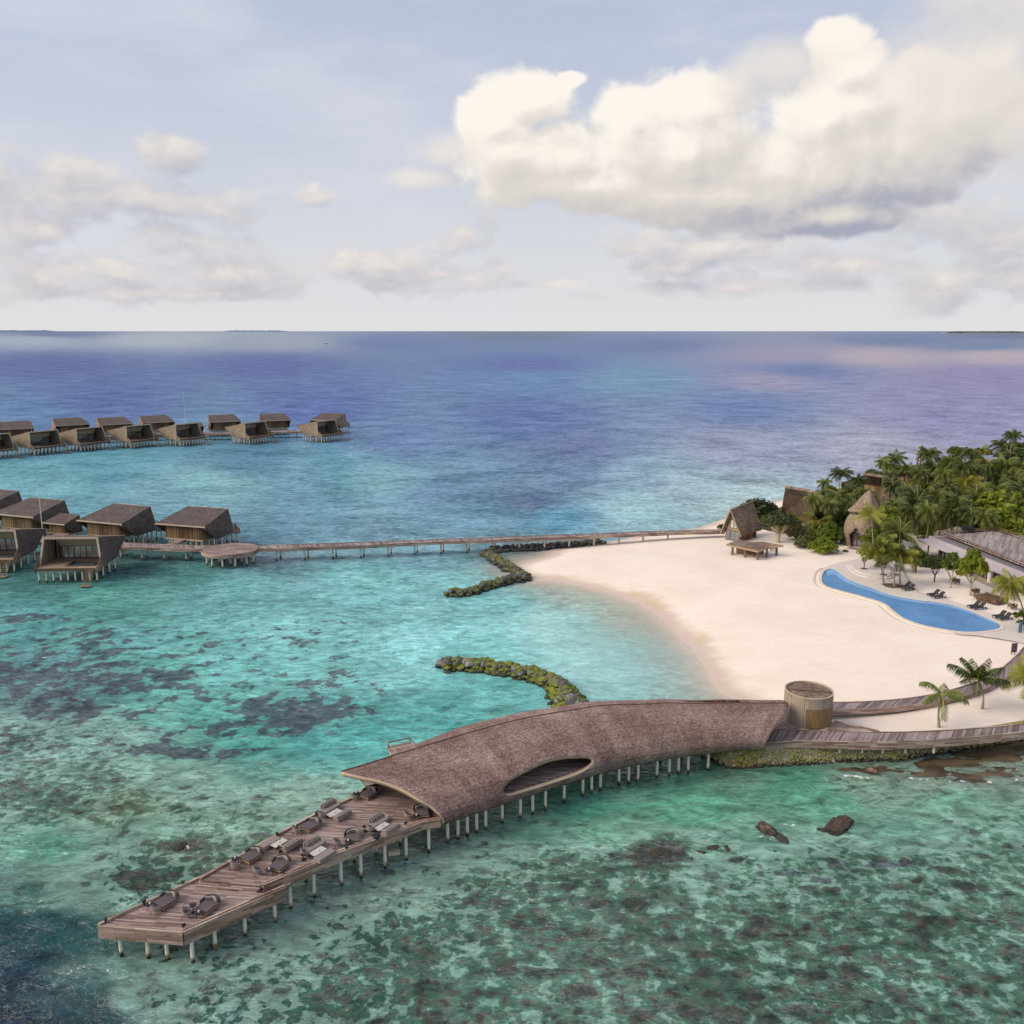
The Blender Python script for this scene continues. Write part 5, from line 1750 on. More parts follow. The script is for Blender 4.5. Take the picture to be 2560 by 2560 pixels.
M['teak_deck'] = planks('pale_deck', (0.24, 0.165, 0.11), (0.36, 0.27, 0.195), (0.46, 0.36, 0.28), w=.16, length=3)
M['slat_pale'] = planks('pale_slats', (0.18, 0.125, 0.08), (0.29, 0.215, 0.145), (0.40, 0.31, 0.22), w=.14, length=9, axis='vert')
def poolmat(name, deep, alpha_tint):
    m, n, p, out = new_mat(name)
    g = n.n('ShaderNodeNewGeometry')
    h = n.noise(g.outputs['Position'], 2.2, 3.0, .6, .3)
    n.L.new(n.mix(h, tuple(d * .9 for d in deep), tuple(d * 1.1 for d in deep)), p.inputs['Base Color'])
    p.inputs['Roughness'].default_value = .05
    p.inputs['IOR'].default_value = 1.33
    n.L.new(n.bump(h, .5, .05), p.inputs['Normal'])
    return m
M['poolwater'] = poolmat('plunge_pool_water', (.04, .075, .085), None)

NEARG = 'thatched villas standing over the lagoon'
# near group, sea side towards us
xa, ya = W(*cv(790, 930), 2.6)
v_front = make_villa('open-fronted villa with plunge pool and sea steps, closest to the camera, full width in view', group=NEARG)
v_front.location = (xa - .6, ya + 6.9, 0)
v_front.rotation_euler = (0, 0, R(2))
def place_front(px_, py_, rz, label, src=v_front):
    x, y = W(px_, py_, 2.6)
    return dup(src, (x, y, 0), rz, label)
o = dup(v_front, (v_front.location.x - 18.6, v_front.location.y + 6.0, 0), R(3), 'open-fronted villa cut off by the left edge, left of the closest open-fronted villa')
# near group, jetty side towards us (the back row)
def place_back(pxl, pxr, z, rz, label, src=v_front):
    """timber wall's bottom corners in the photo give the place of the jetty side"""
    a, b = Vector(W(*pxl, z)), Vector(W(*pxr, z))
    c = (a + b) * .5
    m_ = Vector((math.cos(rz), math.sin(rz)))         # jetty normal direction
    loc = c - m_ * 4.15
    return dup(src, (loc.x, loc.y, 0), rz - math.pi / 2, label)
place_back(cv(985, 545), cv(1415, 568), 2.7, R(-110), 'dark-roofed villa on piles between the big left villa and the one by the platform')
place_back(cf(890, 742), cf(1090, 757), 2.7, R(-107), 'dark-roofed villa with timber door, right behind the oval jetty platform')
place_back(cv(55, 455), cv(360, 490), 2.7, R(-110), 'dark-roofed villa behind the thin white flagpole')
place_back((-96, 1290), (-36, 1299), 2.7, R(-112), 'dark-roofed villa mostly outside the frame at the left edge')
# small hut among them
def make_hut(label, group):
    t = thing('service_hut', label, 'hut', (0, 0, 0), 0, group)
    zr, ze, zb = 6.1, 4.9, 2.5
    MB().slab([(-2.7, -2.0, zr), (2.7, -2.0, zr), (3.0, 2.5, ze), (-3.0, 2.5, ze)], .25).build('roof', M['thatch_dark'], t)
    for s in (1, -1):
        pts = [(s * 2.7, -2.0, zr - .02), (s * 3.0, -2.3, zb), (s * 3.0, .2, zb), (s * 3.0, 2.5, ze - .4), (s * 3.0, 2.5, ze - .02)]
        MB().slab(pts if s > 0 else pts[::-1], .25).build('side_wall', M['thatch_dark'], t)
    MB().box((0, 1.7, 3.75), (4.1, .14, 2.1)).box((2.0, 0, 3.75), (.14, 3.4, 2.1)).box((-2.0, 0, 3.75), (.14, 3.4, 2.1)).box((0, -1.6, 3.75), (4.1, .14, 2.1)).build('timber_wall', M['slats'], t)
    MB().slab([(3.03, 2.58, ze + .02), (3.03, 2.58, ze - .2), (-3.03, 2.58, ze - .2), (-3.03, 2.58, ze + .02)], .1).build('eave_trim', M['trim'], t)
    MB().box((0, .2, 2.6), (5.2, 4.4, .2)).build('deck', M['teak_deck'], t)
    q = None
    for x in (-2.2, -.7, .7, 2.2):
        for y in (-1.6, 0, 1.8):
            o = MB().tube([(0, 0, -3), (0, 0, 2.6)], .15, 8).build('pile', M['post'], t) if q is None else copy_obj(q, t)
            q = q or o
            o.location = (x, y, 0)
    return t
h0 = make_hut('small dark-roofed hut beside the flagpole, between the bigger villas', 'small service huts by the jetties')
p = Vector(W(*cv(660, 515), 2.7))
h0.location = (p.x + .6, p.y + 1.6, 0)
h0.rotation_euler = (0, 0, R(-110 - 90))
# entrance bridges
def bridge(label, a_px, b_px, w, z=ZJ):
    a, b = Vector((*W(*a_px, z), z)), Vector((*W(*b_px, z), z))
    d = (b - a).normalized()
    nn = Vector((-d.y, d.x, 0)) * w / 2
    t = thing('entrance_bridge', label, 'bridge', (0, 0, 0), 0, 'entrance bridges to the villas')
    MB().slab([a - nn, b - nn, b + nn, a + nn], .2).build('deck', M['walk'] if False else M['deck'], t)
    MB().slab([a - nn + Vector((0, 0, .02)), b - nn + Vector((0, 0, .02)), b - nn * 1.08 + Vector((0, 0, .02)), a - nn * 1.08 + Vector((0, 0, .02))][::-1], .5).build('fascia', M['fascia'], t)
bridge('short timber bridge from the jetty to the villa by the oval platform', cf(895, 783), cf(985, 741), 1.8, ZJ + .03)
bridge('short timber bridge from the jetty to the middle dark-roofed villa', cv(1130, 580), cv(1225, 540), 1.8, ZJ + .03)
bridge('wide timber bridge in front of the small hut and flagpole', cv(420, 600), cv(760, 520), 2.6, ZJ + .03)
bridge('timber bridge to the villa behind the flagpole at left', cv(100, 480), cv(240, 450), 1.8, ZJ + .03)

def flagpole(px0, py0, ht, label, lean=0):
    x, y = W(px0, py0, 3.0)
    t = thing('flagpole', label, 'pole', (x, y, 0), 0)
    MB().tube([(0, 0, -2), (0, 0, 3), (0, 0, 3 + ht)], [.09, .09, .05], 8).build('mast', M['white'], t)
    MB().tube([(0, 0, 3 + ht), (0, 0, 3.12 + ht)], [.09, .05], 8).build('finial', M['white'], t)
flagpole(*cv(492, 500), 10.6, 'tall thin white flagpole rising beside the small hut')
flagpole(*cf(996, 128), 14.5, 'thin pale pole among the far villas')

# far group -------------------------------------------------
FARG = 'far row of villas with open fronts'
src = make_villa('open-fronted far villa', 'thatch_pale', 'thatch', 'glass', FARG)
FNA = R(-33)                                     # direction the open fronts face
def place_far(px_, py_, label, first=None, rz=FNA):
    """front-left bottom corner in the photo"""
    p = Vector((*W(px_, py_, 2.6), 0))
    n_ = Vector((math.cos(rz), math.sin(rz), 0))
    r_ = Vector((-n_.y, n_.x, 0))                # villa's own right hand, seen from the sea
    loc = p + r_ * 6.2 - n_ * 5.6
    if first is not None:
        first.location = (loc.x, loc.y, 0)
        first.rotation_euler = (0, 0, rz + math.pi / 2)
        first['label'] = label
        first.scale = (1.1,) * 3
        return first
    return dup(src, (loc.x, loc.y, 0), rz + math.pi / 2, label, scale=1.1)
ordn = ['first', 'second', 'third', 'fourth', 'fifth', 'sixth']
spots = [cf(160, 262), cf(412, 242), cf(680, 226), cf(945, 216), cf(1316, 206), cf(1704, 196)]
labs = ['open-fronted far villa nearest the left edge that is fully in view', 'open-fronted far villa second from the left of those fully in view', 'open-fronted far villa third from the left, middle of the row',
        'open-fronted far villa just left of the pale pole and small far hut', 'open-fronted far villa just right of the small far hut', 'open-fronted far villa at the right tip of the far row']
for i, (q, lb) in enumerate(zip(spots, labs)):
    place_far(*q, lb, src if i == 0 else None)
place_far(*cf(-110, 285), 'open-fronted far villa cut off by the left edge')
BACKG = 'dark-roofed villas of the far back row'
bsrc = make_villa('dark-roofed far villa', 'thatch_pale', 'thatch_dark', 'glass', BACKG)
bl = [((15, 208), -62, 'dark-roofed far villa cut off by the left edge'), ((325, 186), -52, 'dark-roofed far villa behind the gap between the first two open-fronted ones'), ((560, 182), -54, 'dark-roofed far villa second from the left, fully in view'),
      ((790, 170), -56, 'dark-roofed far villa third from the left, left of the pale pole'), ((1148, 165), -64, 'dark-roofed far villa just right of the small far hut'), ((1418, 158), -68, 'dark-roofed far villa with its whole timber front in view'),
      ((1690, 152), -106, 'brown-roofed far villa at the far right tip, behind the last open-fronted one')]
for i, ((x, y), a, lb) in enumerate(bl):
    a_ = R(a)
    p = Vector((*W(*cf(x, y), 2.7), 0))
    mn = Vector((math.cos(a_), math.sin(a_), 0))
    rt = Vector((-mn.y, mn.x, 0))
    loc = p + rt * 4.8 - mn * 4.5
    if i == 0:
        bsrc.location = (loc.x, loc.y, 0); bsrc.rotation_euler = (0, 0, a_ - math.pi / 2); bsrc['label'] = lb; bsrc.scale = (1.1,) * 3
    else:
        dup(bsrc, (loc.x, loc.y, 0), a_ - math.pi / 2, lb, scale=1.1)
p = Vector((*W(*cf(1045, 168), 2.7), 0))
dup(h0, (p.x, p.y + 1.5, 0), R(-60 - 90), 'small dark-roofed hut in the far row beside the pale pole')
fj, _, _ = ribbon('far_jetty', [cf(-60, 206), cf(150, 212), cf(420, 196), cf(680, 186), cf(960, 174), cf(1150, 176), cf(1300, 174), cf(1450, 166), cf(1600, 164), cf(1720, 160)],
       [cf(-60, 212), cf(150, 218), cf(420, 202), cf(680, 192), cf(960, 180), cf(1150, 182), cf(1300, 180), cf(1450, 172), cf(1600, 170), cf(1720, 166)], ZJ,
       'timber jetty on piles running between the two far rows of villas', 'jetty', .55)
q = None
for k in range(-2, 42):
    px_ = k * 19
    py_ = np.interp(px_, [-30, 70, 196, 317, 447, 536, 605, 675, 745, 800], [1099, 1102, 1094, 1090, 1084, 1085, 1084, 1080, 1079, 1077])
    x, y = W(px_, py_, 2.6)
    o = MB().tube([(0, 0, -3), (0, 0, 2.5)], .2, 8).build('pile', M['post'], fj) if q is None else copy_obj(q, fj)
    q = q or o
    o.location = (x, y, 0)

# ------------------------------------------------------------------ pool and terraces
def smooth_loop(pts, k=6):
    pts = [Vector(p) for p in pts]
    n = len(pts)
    out = []
    for i in range(n):
        p0, p1, p2, p3 = pts[i - 1], pts[i], pts[(i + 1) % n], pts[(i + 2) % n]
        for j in range(k):
            t = j / k
            out.append(0.5 * ((2 * p1) + (p2 - p0) * t + (2 * p0 - 5 * p1 + 4 * p2 - p3) * t * t + (3 * p1 - p0 - 3 * p2 + p3) * t ** 3))
    return out
ZP = 2.02                                       # paving level round the pool
POOL_PX = [(680, 985), (690, 945), (712, 927), (740, 922), (768, 932), (800, 957), (850, 990), (920, 1018), (1000, 1045), (1090, 1078), (1200, 1105), (1300, 1119), (1400, 1131), (1500, 1150), (1600, 1184), (1690, 1222), (1755, 1252), (1784, 1275), (1770, 1294), (1710, 1306),
           (1610, 1313), (1520, 1309), (1400, 1290), (1290, 1266), (1190, 1228), (1125, 1182), (1078, 1142), (1000, 1113), (900, 1084), (800, 1058), (720, 1034), (688, 1012)]
pool_loop = smooth_loop([W3(*c4(*p), ZP) for p in POOL_PX], 5)
def offset_loop(loop, d):
    n = len(loop)
    area = sum(loop[i].x * loop[(i + 1) % n].y - loop[(i + 1) % n].x * loop[i].y for i in range(n))
    sg = 1 if area > 0 else -1
    out = []
    for i in range(n):
        t = (loop[(i + 1) % n] - loop[i - 1]).normalized()
        out.append(loop[i] + Vector((t.y, -t.x, 0)) * d * sg)
    return out
pool = thing('swimming_pool', 'long curving blue swimming pool with pale coping set in the sand', 'pool')
def ring(loop_a, loop_b, z0, z1):
    n = len(loop_a)
    m = MB()
    vs = []
    for a, b in zip(loop_a, loop_b):
        vs += [(a.x, a.y, z0), (a.x, a.y, z1), (b.x, b.y, z1), (b.x, b.y, z0)]
    fs = []
    for i in range(n):
        j = (i + 1) % n
        for k in range(3):
            fs.append((4 * i + k, 4 * j + k, 4 * j + k + 1, 4 * i + k + 1))
    return m.add(vs, fs)
ring(pool_loop, offset_loop(pool_loop, .55), 1.2, ZP + .06).build('coping', M['coping'], pool)
outer1 = offset_loop(pool_loop, 1.15)
outer2 = offset_loop(pool_loop, 1.55)
ring(outer1, outer2, 1.2, ZP - .10).build('outer_rim', M['paving'], pool)
ring(offset_loop(pool_loop, .55), outer1, 1.2, ZP - .28).build('overflow_channel', M['coping'], pool)
def tiles(name, c):
    return plain(name, c, .5, 1.2, .07)
flm = MB()
flm.add([(p.x, p.y, ZP - 1.3) for p in pool_loop], [tuple(range(len(pool_loop)))])
n_ = len(pool_loop)
vs = [(p.x, p.y, ZP - 1.3) for p in pool_loop] + [(p.x, p.y, ZP + .02) for p in pool_loop]
flm.add(vs, [(i, (i + 1) % n_, n_ + (i + 1) % n_, n_ + i) for i in range(n_)])
flm.build('pool_floor', tiles('pool_tiles', (.085, .27, .56)), pool)
# shallow ledge along the resort side
far_px = POOL_PX[1:18]
ledge_in = [(712, 968), (740, 956), (768, 960), (800, 985), (850, 1012), (920, 1040), (1000, 1064), (1090, 1094), (1200, 1119), (1300, 1132), (1400, 1144), (1500, 1163), (1600, 1195), (1690, 1231), (1755, 1257)]
la = catmull([W3(*c4(*p), ZP - .04) for p in far_px[1:-1]], 5)
lb_ = catmull([W3(*c4(*p), ZP - .04) for p in ledge_in], 5)
k_ = 70
la, lb_ = resample(la, k_), resample(lb_, k_)
m = MB()
vs = [tuple(p) for p in la] + [tuple(p) for p in lb_] + [(p.x, p.y, ZP - 1.3) for p in lb_]
fs = []
for i in range(k_ - 1):
    fs += [(i, k_ + i, k_ + i + 1, i + 1), (k_ + i, 2 * k_ + i, 2 * k_ + i + 1, k_ + i + 1)]
m.add(vs, fs).build('shallow_ledge', poolblue('ledge_blue', (.23, .43, .68)), pool)
wm = MB()
wm.add([(p.x, p.y, ZP - .05) for p in pool_loop], [tuple(range(n_))])
wm.build('water_surface', poolblue('pool_blue', (.105, .265, .49)), pool)

def sheet(name, px, z, mat, th=.35, kind='structure'):
    m = MB().prism([W(*p, z) for p in px], z - th, z)
    o = m.build(name, mat)
    if kind: tag(o, kind=kind)
    return o
# paving: resort side of the pool (butts against the coping: leave the pool out)
pavpx = [c4(660, 985), c4(668, 940), c4(700, 912), c4(760, 890), c4(860, 868), c4(980, 845), c4(1130, 860), c4(1170, 905), c4(1215, 985), c4(1245, 1040), c4(1300, 1075), c4(1420, 1092), c4(1520, 1130), c4(1700, 1185), c4(1940, 1262), c4(1990, 1400), c4(1880, 1372), c4(1760, 1352), c4(1640, 1335), c4(1530, 1328)]
pv = [Vector((*W(*p, ZP), ZP)) for p in pavpx]
# triangulate paving minus pool outline
pl_out = offset_loop(pool_loop, .545)
vv_ = [Vector((p.x, p.y)) for p in pv] + [Vector((p.x, p.y)) for p in pl_out]
ee = [(i, (i + 1) % len(pv)) for i in range(len(pv))] + [(len(pv) + i, len(pv) + (i + 1) % len(pl_out)) for i in range(len(pl_out))]
r_ = geometry.delaunay_2d_cdt(vv_, ee, [], 0, 1e-5)
pin = [(p.x, p.y) for p in pl_out]; pout = [(p.x, p.y) for p in pv]
fcs = []
for f in r_[2]:
    cxx = sum(r_[0][i].x for i in f) / len(f); cyy = sum(r_[0][i].y for i in f) / len(f)
    A1 = np.array([cxx]); B1 = np.array([cyy])
    if inside(A1, B1, pout)[0] and not inside(A1, B1, pin)[0]:
        fcs.append(tuple(f))
m = MB()
m.add([(p.x, p.y, ZP + .01) for p in r_[0]], fcs)
tag(m.build('pool_terrace', M['paving']), kind='structure')
# the raised terrace with its rounded steps
def terrace(px, z, name='upper_terrace'):
    tag(MB().prism([W(*p, z) for p in px], ZP - .2, z).build(name, M['paving']), kind='structure')
T1 = [c4(828, 897), c4(862, 930), c4(905, 957), c4(960, 970), c4(1030, 978), c4(1085, 980), c4(1112, 975), c4(1126, 958), c4(1122, 935), c4(1105, 905), c4(1082, 872), c4(960, 862)]
T2 = [c4(850, 893), c4(885, 925), c4(925, 946), c4(980, 957), c4(1040, 963), c4(1085, 965), c4(1104, 958), c4(1110, 945), c4(1098, 912), c4(1078, 876), c4(960, 868)]
terrace(T1, ZP + .22)
terrace(T2, ZP + .44)
kb = thing('garden_kerb', 'thin grey kerb curving between the paving and the planted sand', 'kerb')
kp = catmull([W3(*c4(*p), ZP + .1) for p in ((1150, 870), (1180, 930), (1215, 990), (1245, 1040), (1290, 1070), (1350, 1083), (1420, 1092))], 6)
MB().tube(kp, .12, 6).build('kerb', M['concrete'], kb)
# planting bed by the pool
bed = [c4(1048, 1015), c4(1075, 1012), c4(1130, 1012), c4(1165, 1015), c4(1178, 1025), c4(1165, 1038), c4(1120, 1042), c4(1075, 1032)]
tag(MB().prism([W(*p, ZP + .03) for p in bed], ZP - .1, ZP + .06).build('planting_bed', M['soil']), 'oval planting bed of dark soil at the foot of the palms by the pool', 'planting bed')
for i, (px_, lb) in enumerate(((c4(940, 920), 'round soil pit around the slender sapling on the terrace'), (c4(1022, 905), 'round soil pit around the bare shrub on the terrace'), (c4(1062, 957), 'round soil pit below the front terrace tree'), (c4(1142, 942), 'round soil pit right of the terrace steps'))):
    x, y = W(*px_, ZP + .46)
    zz = ZP + (.46 if i < 3 else .02)
    tag(MB().tube([(x, y, zz - .1), (x, y, zz + .02)], .65, 20, smooth=False).build('soil_pit', M['soil']), lb, 'soil pit', 'soil pits on the terrace')

# ------------------------------------------------------------------ poolside loungers
M['lounger'] = plain('dark_mesh', (.045, .038, .042), .8, 8, .2)
def make_lounger(label, group):
    t = thing('sun_lounger', label, 'sun lounger', (0, 0, 0), 0, group)
    MB().box((.3, 0, .33), (1.35, .66, .07)).build('seat', M['lounger'], t)
    MB().slab([(-.36, -.33, .36), (-.36, .33, .36), (-.92, .33, .86), (-.92, -.33, .86)][::-1], .06).build('backrest', M['lounger'], t)
    for x, y in ((.85, .28), (.85, -.28), (-.5, .28), (-.5, -.28)):
        MB().box((x, y, .17), (.06, .06, .34)).build('leg', M['black'], t)
    f = MB()
    for y in (.31, -.31): f.box((.05, y, .31), (1.9, .05, .06))
    f.build('frame', M['black'], t)
    w = MB()
    for y in (.3, -.3): w.tube([(-.98, y - .04, .13), (-.98, y + .04, .13)], .13, 12)
    w.build('wheel', M['black'], t)
    return t
lg_pairs = [((1195, 1030), (1218, 1045), 'by the planting bed of palms'), ((1372, 1078), (1402, 1092), 'in the second pair from the palms'), ((1622, 1150), (1652, 1160), 'in the third pair, before the long table'), ((1780, 1212), (1812, 1225), 'in the last pair, near the right edge')]
lsrc = None
for a, b, w_ in lg_pairs:
    for q, side in ((a, 'rear'), (b, 'front')):
        x, y = W(*c4(*q), ZP + .3)
        lb = 'dark sun lounger, the %s one %s' % (side, w_)
        o = make_lounger(lb, 'sun loungers along the pool') if lsrc is None else dup(lsrc, (0, 0, 0), 0, lb)
        lsrc = lsrc or o
        o.location = (x, y, ZP + .01)
        o.rotation_euler = (0, 0, R(198))
        o.scale = (1.15, 1.15, 1.15)

# ------------------------------------------------------------------ low pavilion with the timber roof deck
pvn = thing('beach_pavilion', 'long low glazed pavilion with gravel roof, pale eave and raised timber roof deck', 'building')
ZE = 4.9
def P4(x, y, z): return Vector((*W(*cb(x, y), z), z))
e0, e1 = P4(640, 137, ZE), P4(1690, 560, ZE)
u_ = (e1 - e0); u_.z = 0; u_.normalize()
v_ = Vector((-u_.y, u_.x, 0))
if v_.x < 0: v_ = -v_
Lp = 46.0
def at(a, b, z): q = e0 + u_ * a + v_ * b; return Vector((q.x, q.y, z))
MB().slab([at(0, 0, ZE), at(Lp, 0, ZE), at(Lp, 2.4, ZE + .12), at(0, 2.4, ZE + .12)][::1], .28).build('eave', M['render_pale'], pvn)
pr = MB()
pr.slab([at(-.0, 2.42, ZE + .55), at(Lp, 2.42, ZE + .55), at(Lp, 2.75, ZE + .55), at(0, 2.75, ZE + .55)], .6)
pr.slab([at(-.0, 2.76, ZE + .55), at(.35, 2.76, ZE + .55), at(.35, 14, ZE + .55), at(0, 14, ZE + .55)], .6)
pr.build('parapet', M['render_pale'], pvn)
MB().slab([at(.36, 2.76, ZE + .25), at(Lp, 2.76, ZE + .25), at(Lp, 26, ZE + .25), at(.36, 26, ZE + .25)], .3).build('gravel_roof', M['gravel'], pvn)
# glazed front
gl = MB()
gl.slab([at(5, 2.2, 1.5), at(Lp, 2.2, 1.5), at(Lp, 2.2, ZE - .2), at(5, 2.2, ZE - .2)], .05)
gf = MB()
for k in range(40):
    q = at(5 + k * 1.05, 2.12, (ZE + 1.5) / 2 - .1)
    gf.box(q, (.10, .12, ZE - 1.7), math.atan2(u_.y, u_.x))
q = at(5 + 20.5, 2.12, 3.6); gf.box(q, (41, .1, .08), math.atan2(u_.y, u_.x))
wf = gf.build('window_frame', M['black'], pvn)
gl.build('pane', M['glass'], wf)
MB().slab([at(0.5, 4.6, 1.4), at(5, 4.6, 1.4), at(5, 4.6, ZE - .2), at(.5, 4.6, ZE - .2)], .2).build('recessed_wall', M['brownwood'], pvn)
MB().slab([at(.5, 4.7, 1.4), at(.5, 14, 1.4), at(.5, 14, ZE - .2), at(.5, 4.7, ZE - .2)], .2).build('end_wall', M['render_pale'], pvn)
for k, a in enumerate((1.5, 5.0, 20.2)):
    MB().tube([at(a, 1.6, 1.3), at(a, 1.6, ZE - .2)], .13 if k < 2 else .42, 14).build('column', M['white'] if k == 2 else M['brownwood'], pvn)
MB().slab([at(2, -.4, 1.98), at(Lp, -.4, 1.98), at(Lp, 2.15, 1.98), at(2, 2.15, 1.98)], .5).build('plinth', M['concrete'], pvn)
# raised timber roof deck with a bracketed rim
ZD = ZE + .95
d0, d1, d2 = P4(985, 78, ZD), P4(1592, 30, ZD), P4(1932, 452, ZD)
du = (d2 - d0).normalized(); dv = (d1 - d0)
far_ = d1 + du * 30
nr_ = d0 + du * 34
MB().slab([d0, nr_, far_ + du * 4, d1], .2).build('roof_deck', M['roofdeck'], pvn)
rm = MB()
for a, b in ((d0, nr_), (d1, far_), (d0, d1)):
    d = (b - a).normalized()
    n_ = Vector((d.y, -d.x, 0)) * .18
    up = Vector((0, 0, .32))
    rm.slab([a - n_ + up, b - n_ + up, b + n_ + up, a + n_ + up], .12)
rm.build('deck_rim', M['fascia'], pvn)
bk = MB()
for a, b in ((d0, nr_), (d1, far_), (d0, d1)):
    L_ = (b - a).length
    for k in range(int(L_ / .9)):
        q = a.lerp(b, k * .9 / L_)
        bk.box((q.x, q.y, ZD + .1), (.14, .14, .25), 0)
bk.build('rim_brackets', M['redwood'], pvn)
yl = MB()
up = Vector((0, 0, .62))
M['ochre'] = plain('ochre_rail', (.36, .20, .035), .6, 3, .15)
n2 = Vector((.5, .5, 0))
yl.tube([d0 + up + Vector((-.4, .3, 0)), d1.lerp(d0, .02) + up + n2, far_ + up + n2], .06, 6)
yl.build('roof_rail', M['ochre'], pvn)
bx = d0.lerp(d1, .42)
MB().box((bx.x + .3, bx.y + .5, ZD + .55), (2.0, 1.4, 1.3), R(-10)).build('plant_box', M['black'], pvn)

# tables and chairs under the eave ---------------------------
M['rattan'] = plain('brown_rattan', (.16, .10, .06), .9, 12, .35)
def make_rchair(label, group):
    t = thing('rattan_armchair', label, 'armchair', (0, 0, 0), 0, group)
    MB().rbox((0, 0, .38), (.72, .70, .18), 0, .05).build('seat', M['rattan'], t)
    MB().slab([(-.36, .30, .4), (.36, .30, .4), (.36, .42, .9), (-.36, .42, .9)], .08).build('backrest', M['rattan'], t)
    for s in (-.34, .34): MB().box((s, 0, .56), (.08, .66, .2)).build('armrest', M['rattan'], t)
    for x in (-.3, .3):
        for y in (-.28, .28): MB().box((x, y, .15), (.06, .06, .3)).build('leg', M['brownwood'], t)
    return t
rsrc = None
CH_LABEL = 'brown rattan armchair in the row along the glazed pavilion'
tt = thing('dining_table', 'long narrow dark table with greenery running along the pavilion front', 'table')
ta, tb_ = W3(*c4(1660, 1078), ZP + .7), W3(*c4(1795, 1118), ZP + .7)
td = (tb_ - ta).normalized(); tn = Vector((-td.y, td.x, 0))
MB().slab([ta - tn * .5, tb_ - tn * .5, tb_ + tn * .5, ta + tn * .5], .08).build('table_top', M['brownwood'], tt)
for k in (.05, .35, .65, .95):
    q = ta.lerp(tb_, k)
    MB().box((q.x, q.y, ZP + .32), (.5, .5, .62)).build('leg', M['brownwood'], tt)
for k in range(8):
    for s in (-1, 1):
        q = ta.lerp(tb_, (k + .5) / 8) + tn * (s * 1.0)
        ang = math.atan2(tn.y * s, tn.x * s) - math.pi / 2
        if rsrc is None:
            rsrc = make_rchair(CH_LABEL, 'rattan armchairs along the pavilion')
            rsrc.location = (q.x, q.y, ZP + .01); rsrc.rotation_euler = (0, 0, ang)
        else:
            dup(rsrc, (q.x, q.y, ZP + .01), ang, CH_LABEL)
for (x, y, lb) in ((1850, 1150, 'right'), (1868, 1158, 'r2'), (1490, 995, 'l'), (1520, 1003, 'l2'), (1615, 1058, 'm'), (1640, 1065, 'm2')):
    p = W(*c4(x, y), ZP + .4)
    dup(rsrc, (p[0], p[1], ZP + .01), rrng.uniform(0, 6), CH_LABEL)

# ------------------------------------------------------------------ A-frame hut with its canopy on the sand
hut = thing('aframe_hut', 'steep A-frame thatched hut with timber gable and windows at the jetty end', 'hut')
zg = 1.55
gl_, gr_ = W3(*ch(62, 812), zg), W3(*ch(232, 845), zg)
gd = (gr_ - gl_); gd.z = 0
half = gd.length / 2 * 1.02
gd.normalize()
rd = Vector((-gd.y, gd.x, 0))                   # back along the ridge
gc = (gl_ + gr_) / 2; gc.z = zg
HT = 7.0
def hp(a, b, z): q = gc + gd * a + rd * b; return Vector((q.x, q.y, zg + z))
LR = 7.8
eo = half + .75
rf = MB()
rf.slab([hp(eo, -.5, 1.55), hp(eo - .2, LR, 1.4), hp(0, LR - .4, HT + .7), hp(0, -1.1, HT)], .32)
rf.slab([hp(-eo, -.5, 1.55), hp(0, -1.1, HT), hp(0, LR - .4, HT + .7), hp(-eo + .2, LR, 1.4)], .32)
rf.build('roof', M['thatch'], hut)
MB().slab([hp(-half, 0, 0), hp(half, 0, 0), hp(half * .97, 0, 1.6), hp(0, 0, HT - .55), hp(-half * .97, 0, 1.6)], .15).build('gable_wall', M['timber'], hut)
MB().slab([hp(half - .1, .1, 0), hp(half - .1, LR - 1, 0), hp(half - .1, LR - 1, 1.9), hp(half - .1, .1, 1.9)], .15).build('side_wall', M['slats'], hut)
bb = MB()
for s in (1, -1):
    a, b = hp(s * (eo + .03), -.6, 1.5), hp(0, -1.2, HT + .05)
    q = [a, b, b + Vector((0, 0, -.45)), a + Vector((0, 0, -.32)) - gd * s * .12]
    bb.slab(q if s < 0 else q[::-1], .14)
bb.build('bargeboard', M['timber'], hut)
for (x0, x1, z0, z1) in ((-.55, .95, 2.75, 4.55), (-1.5, 1.75, .1, 2.2)):
    f = MB()
    for x in np.linspace(x0, x1, 3 if z0 > 1 else 4):
        f.slab([hp(x - .05, -.06, z0), hp(x + .05, -.06, z0), hp(x + .05, -.06, z1), hp(x - .05, -.06, z1)], .1)
    for z in (z0, z1): f.slab([hp(x0 - .05, -.063, z - .05), hp(x1 + .05, -.063, z - .05), hp(x1 + .05, -.063, z + .05), hp(x0 - .05, -.063, z + .05)], .1)
    fo = f.build('window', M['brownwood'], hut)
    MB().slab([hp(x0, -.03, z0), hp(x1, -.03, z0), hp(x1, -.03, z1), hp(x0, -.03, z1)], .02).build('pane', M['glass_pale'] if z0 > 1 else M['glass'], fo)

can = thing('beach_canopy', 'low butterfly-roofed thatched canopy on stout log posts before the A-frame hut', 'canopy')
zc_ = 3.7
k0, k1, k2, k3 = W3(*ch(75, 872), zc_), W3(*ch(462, 955), zc_ + .1), W3(*ch(768, 885), zc_ + .55), W3(*ch(235, 812), zc_ + .1)
km1 = W3(*ch(590, 905), zc_ + .05)
MB().slab([k0, k1, km1, k3.lerp(km1, .35), k3], .2).build('roof', M['thatch'], can)
MB().slab([km1, k2, k3.lerp(k2, .55) + Vector((0, 0, .15)), k3.lerp(km1, .35)], .2).build('roof', M['thatch'], can)
fe = MB()
for a, b in ((k0, k1), (k1, km1), (km1, k2)):
    d_ = Vector((0, 0, -.3)); o_ = (b - a).normalized(); n_ = Vector((o_.y, -o_.x, 0)) * .08
    fe.slab([a + n_ + d_, b + n_ + d_, b + n_ + Vector((0, 0, .04)), a + n_ + Vector((0, 0, .04))], .12)
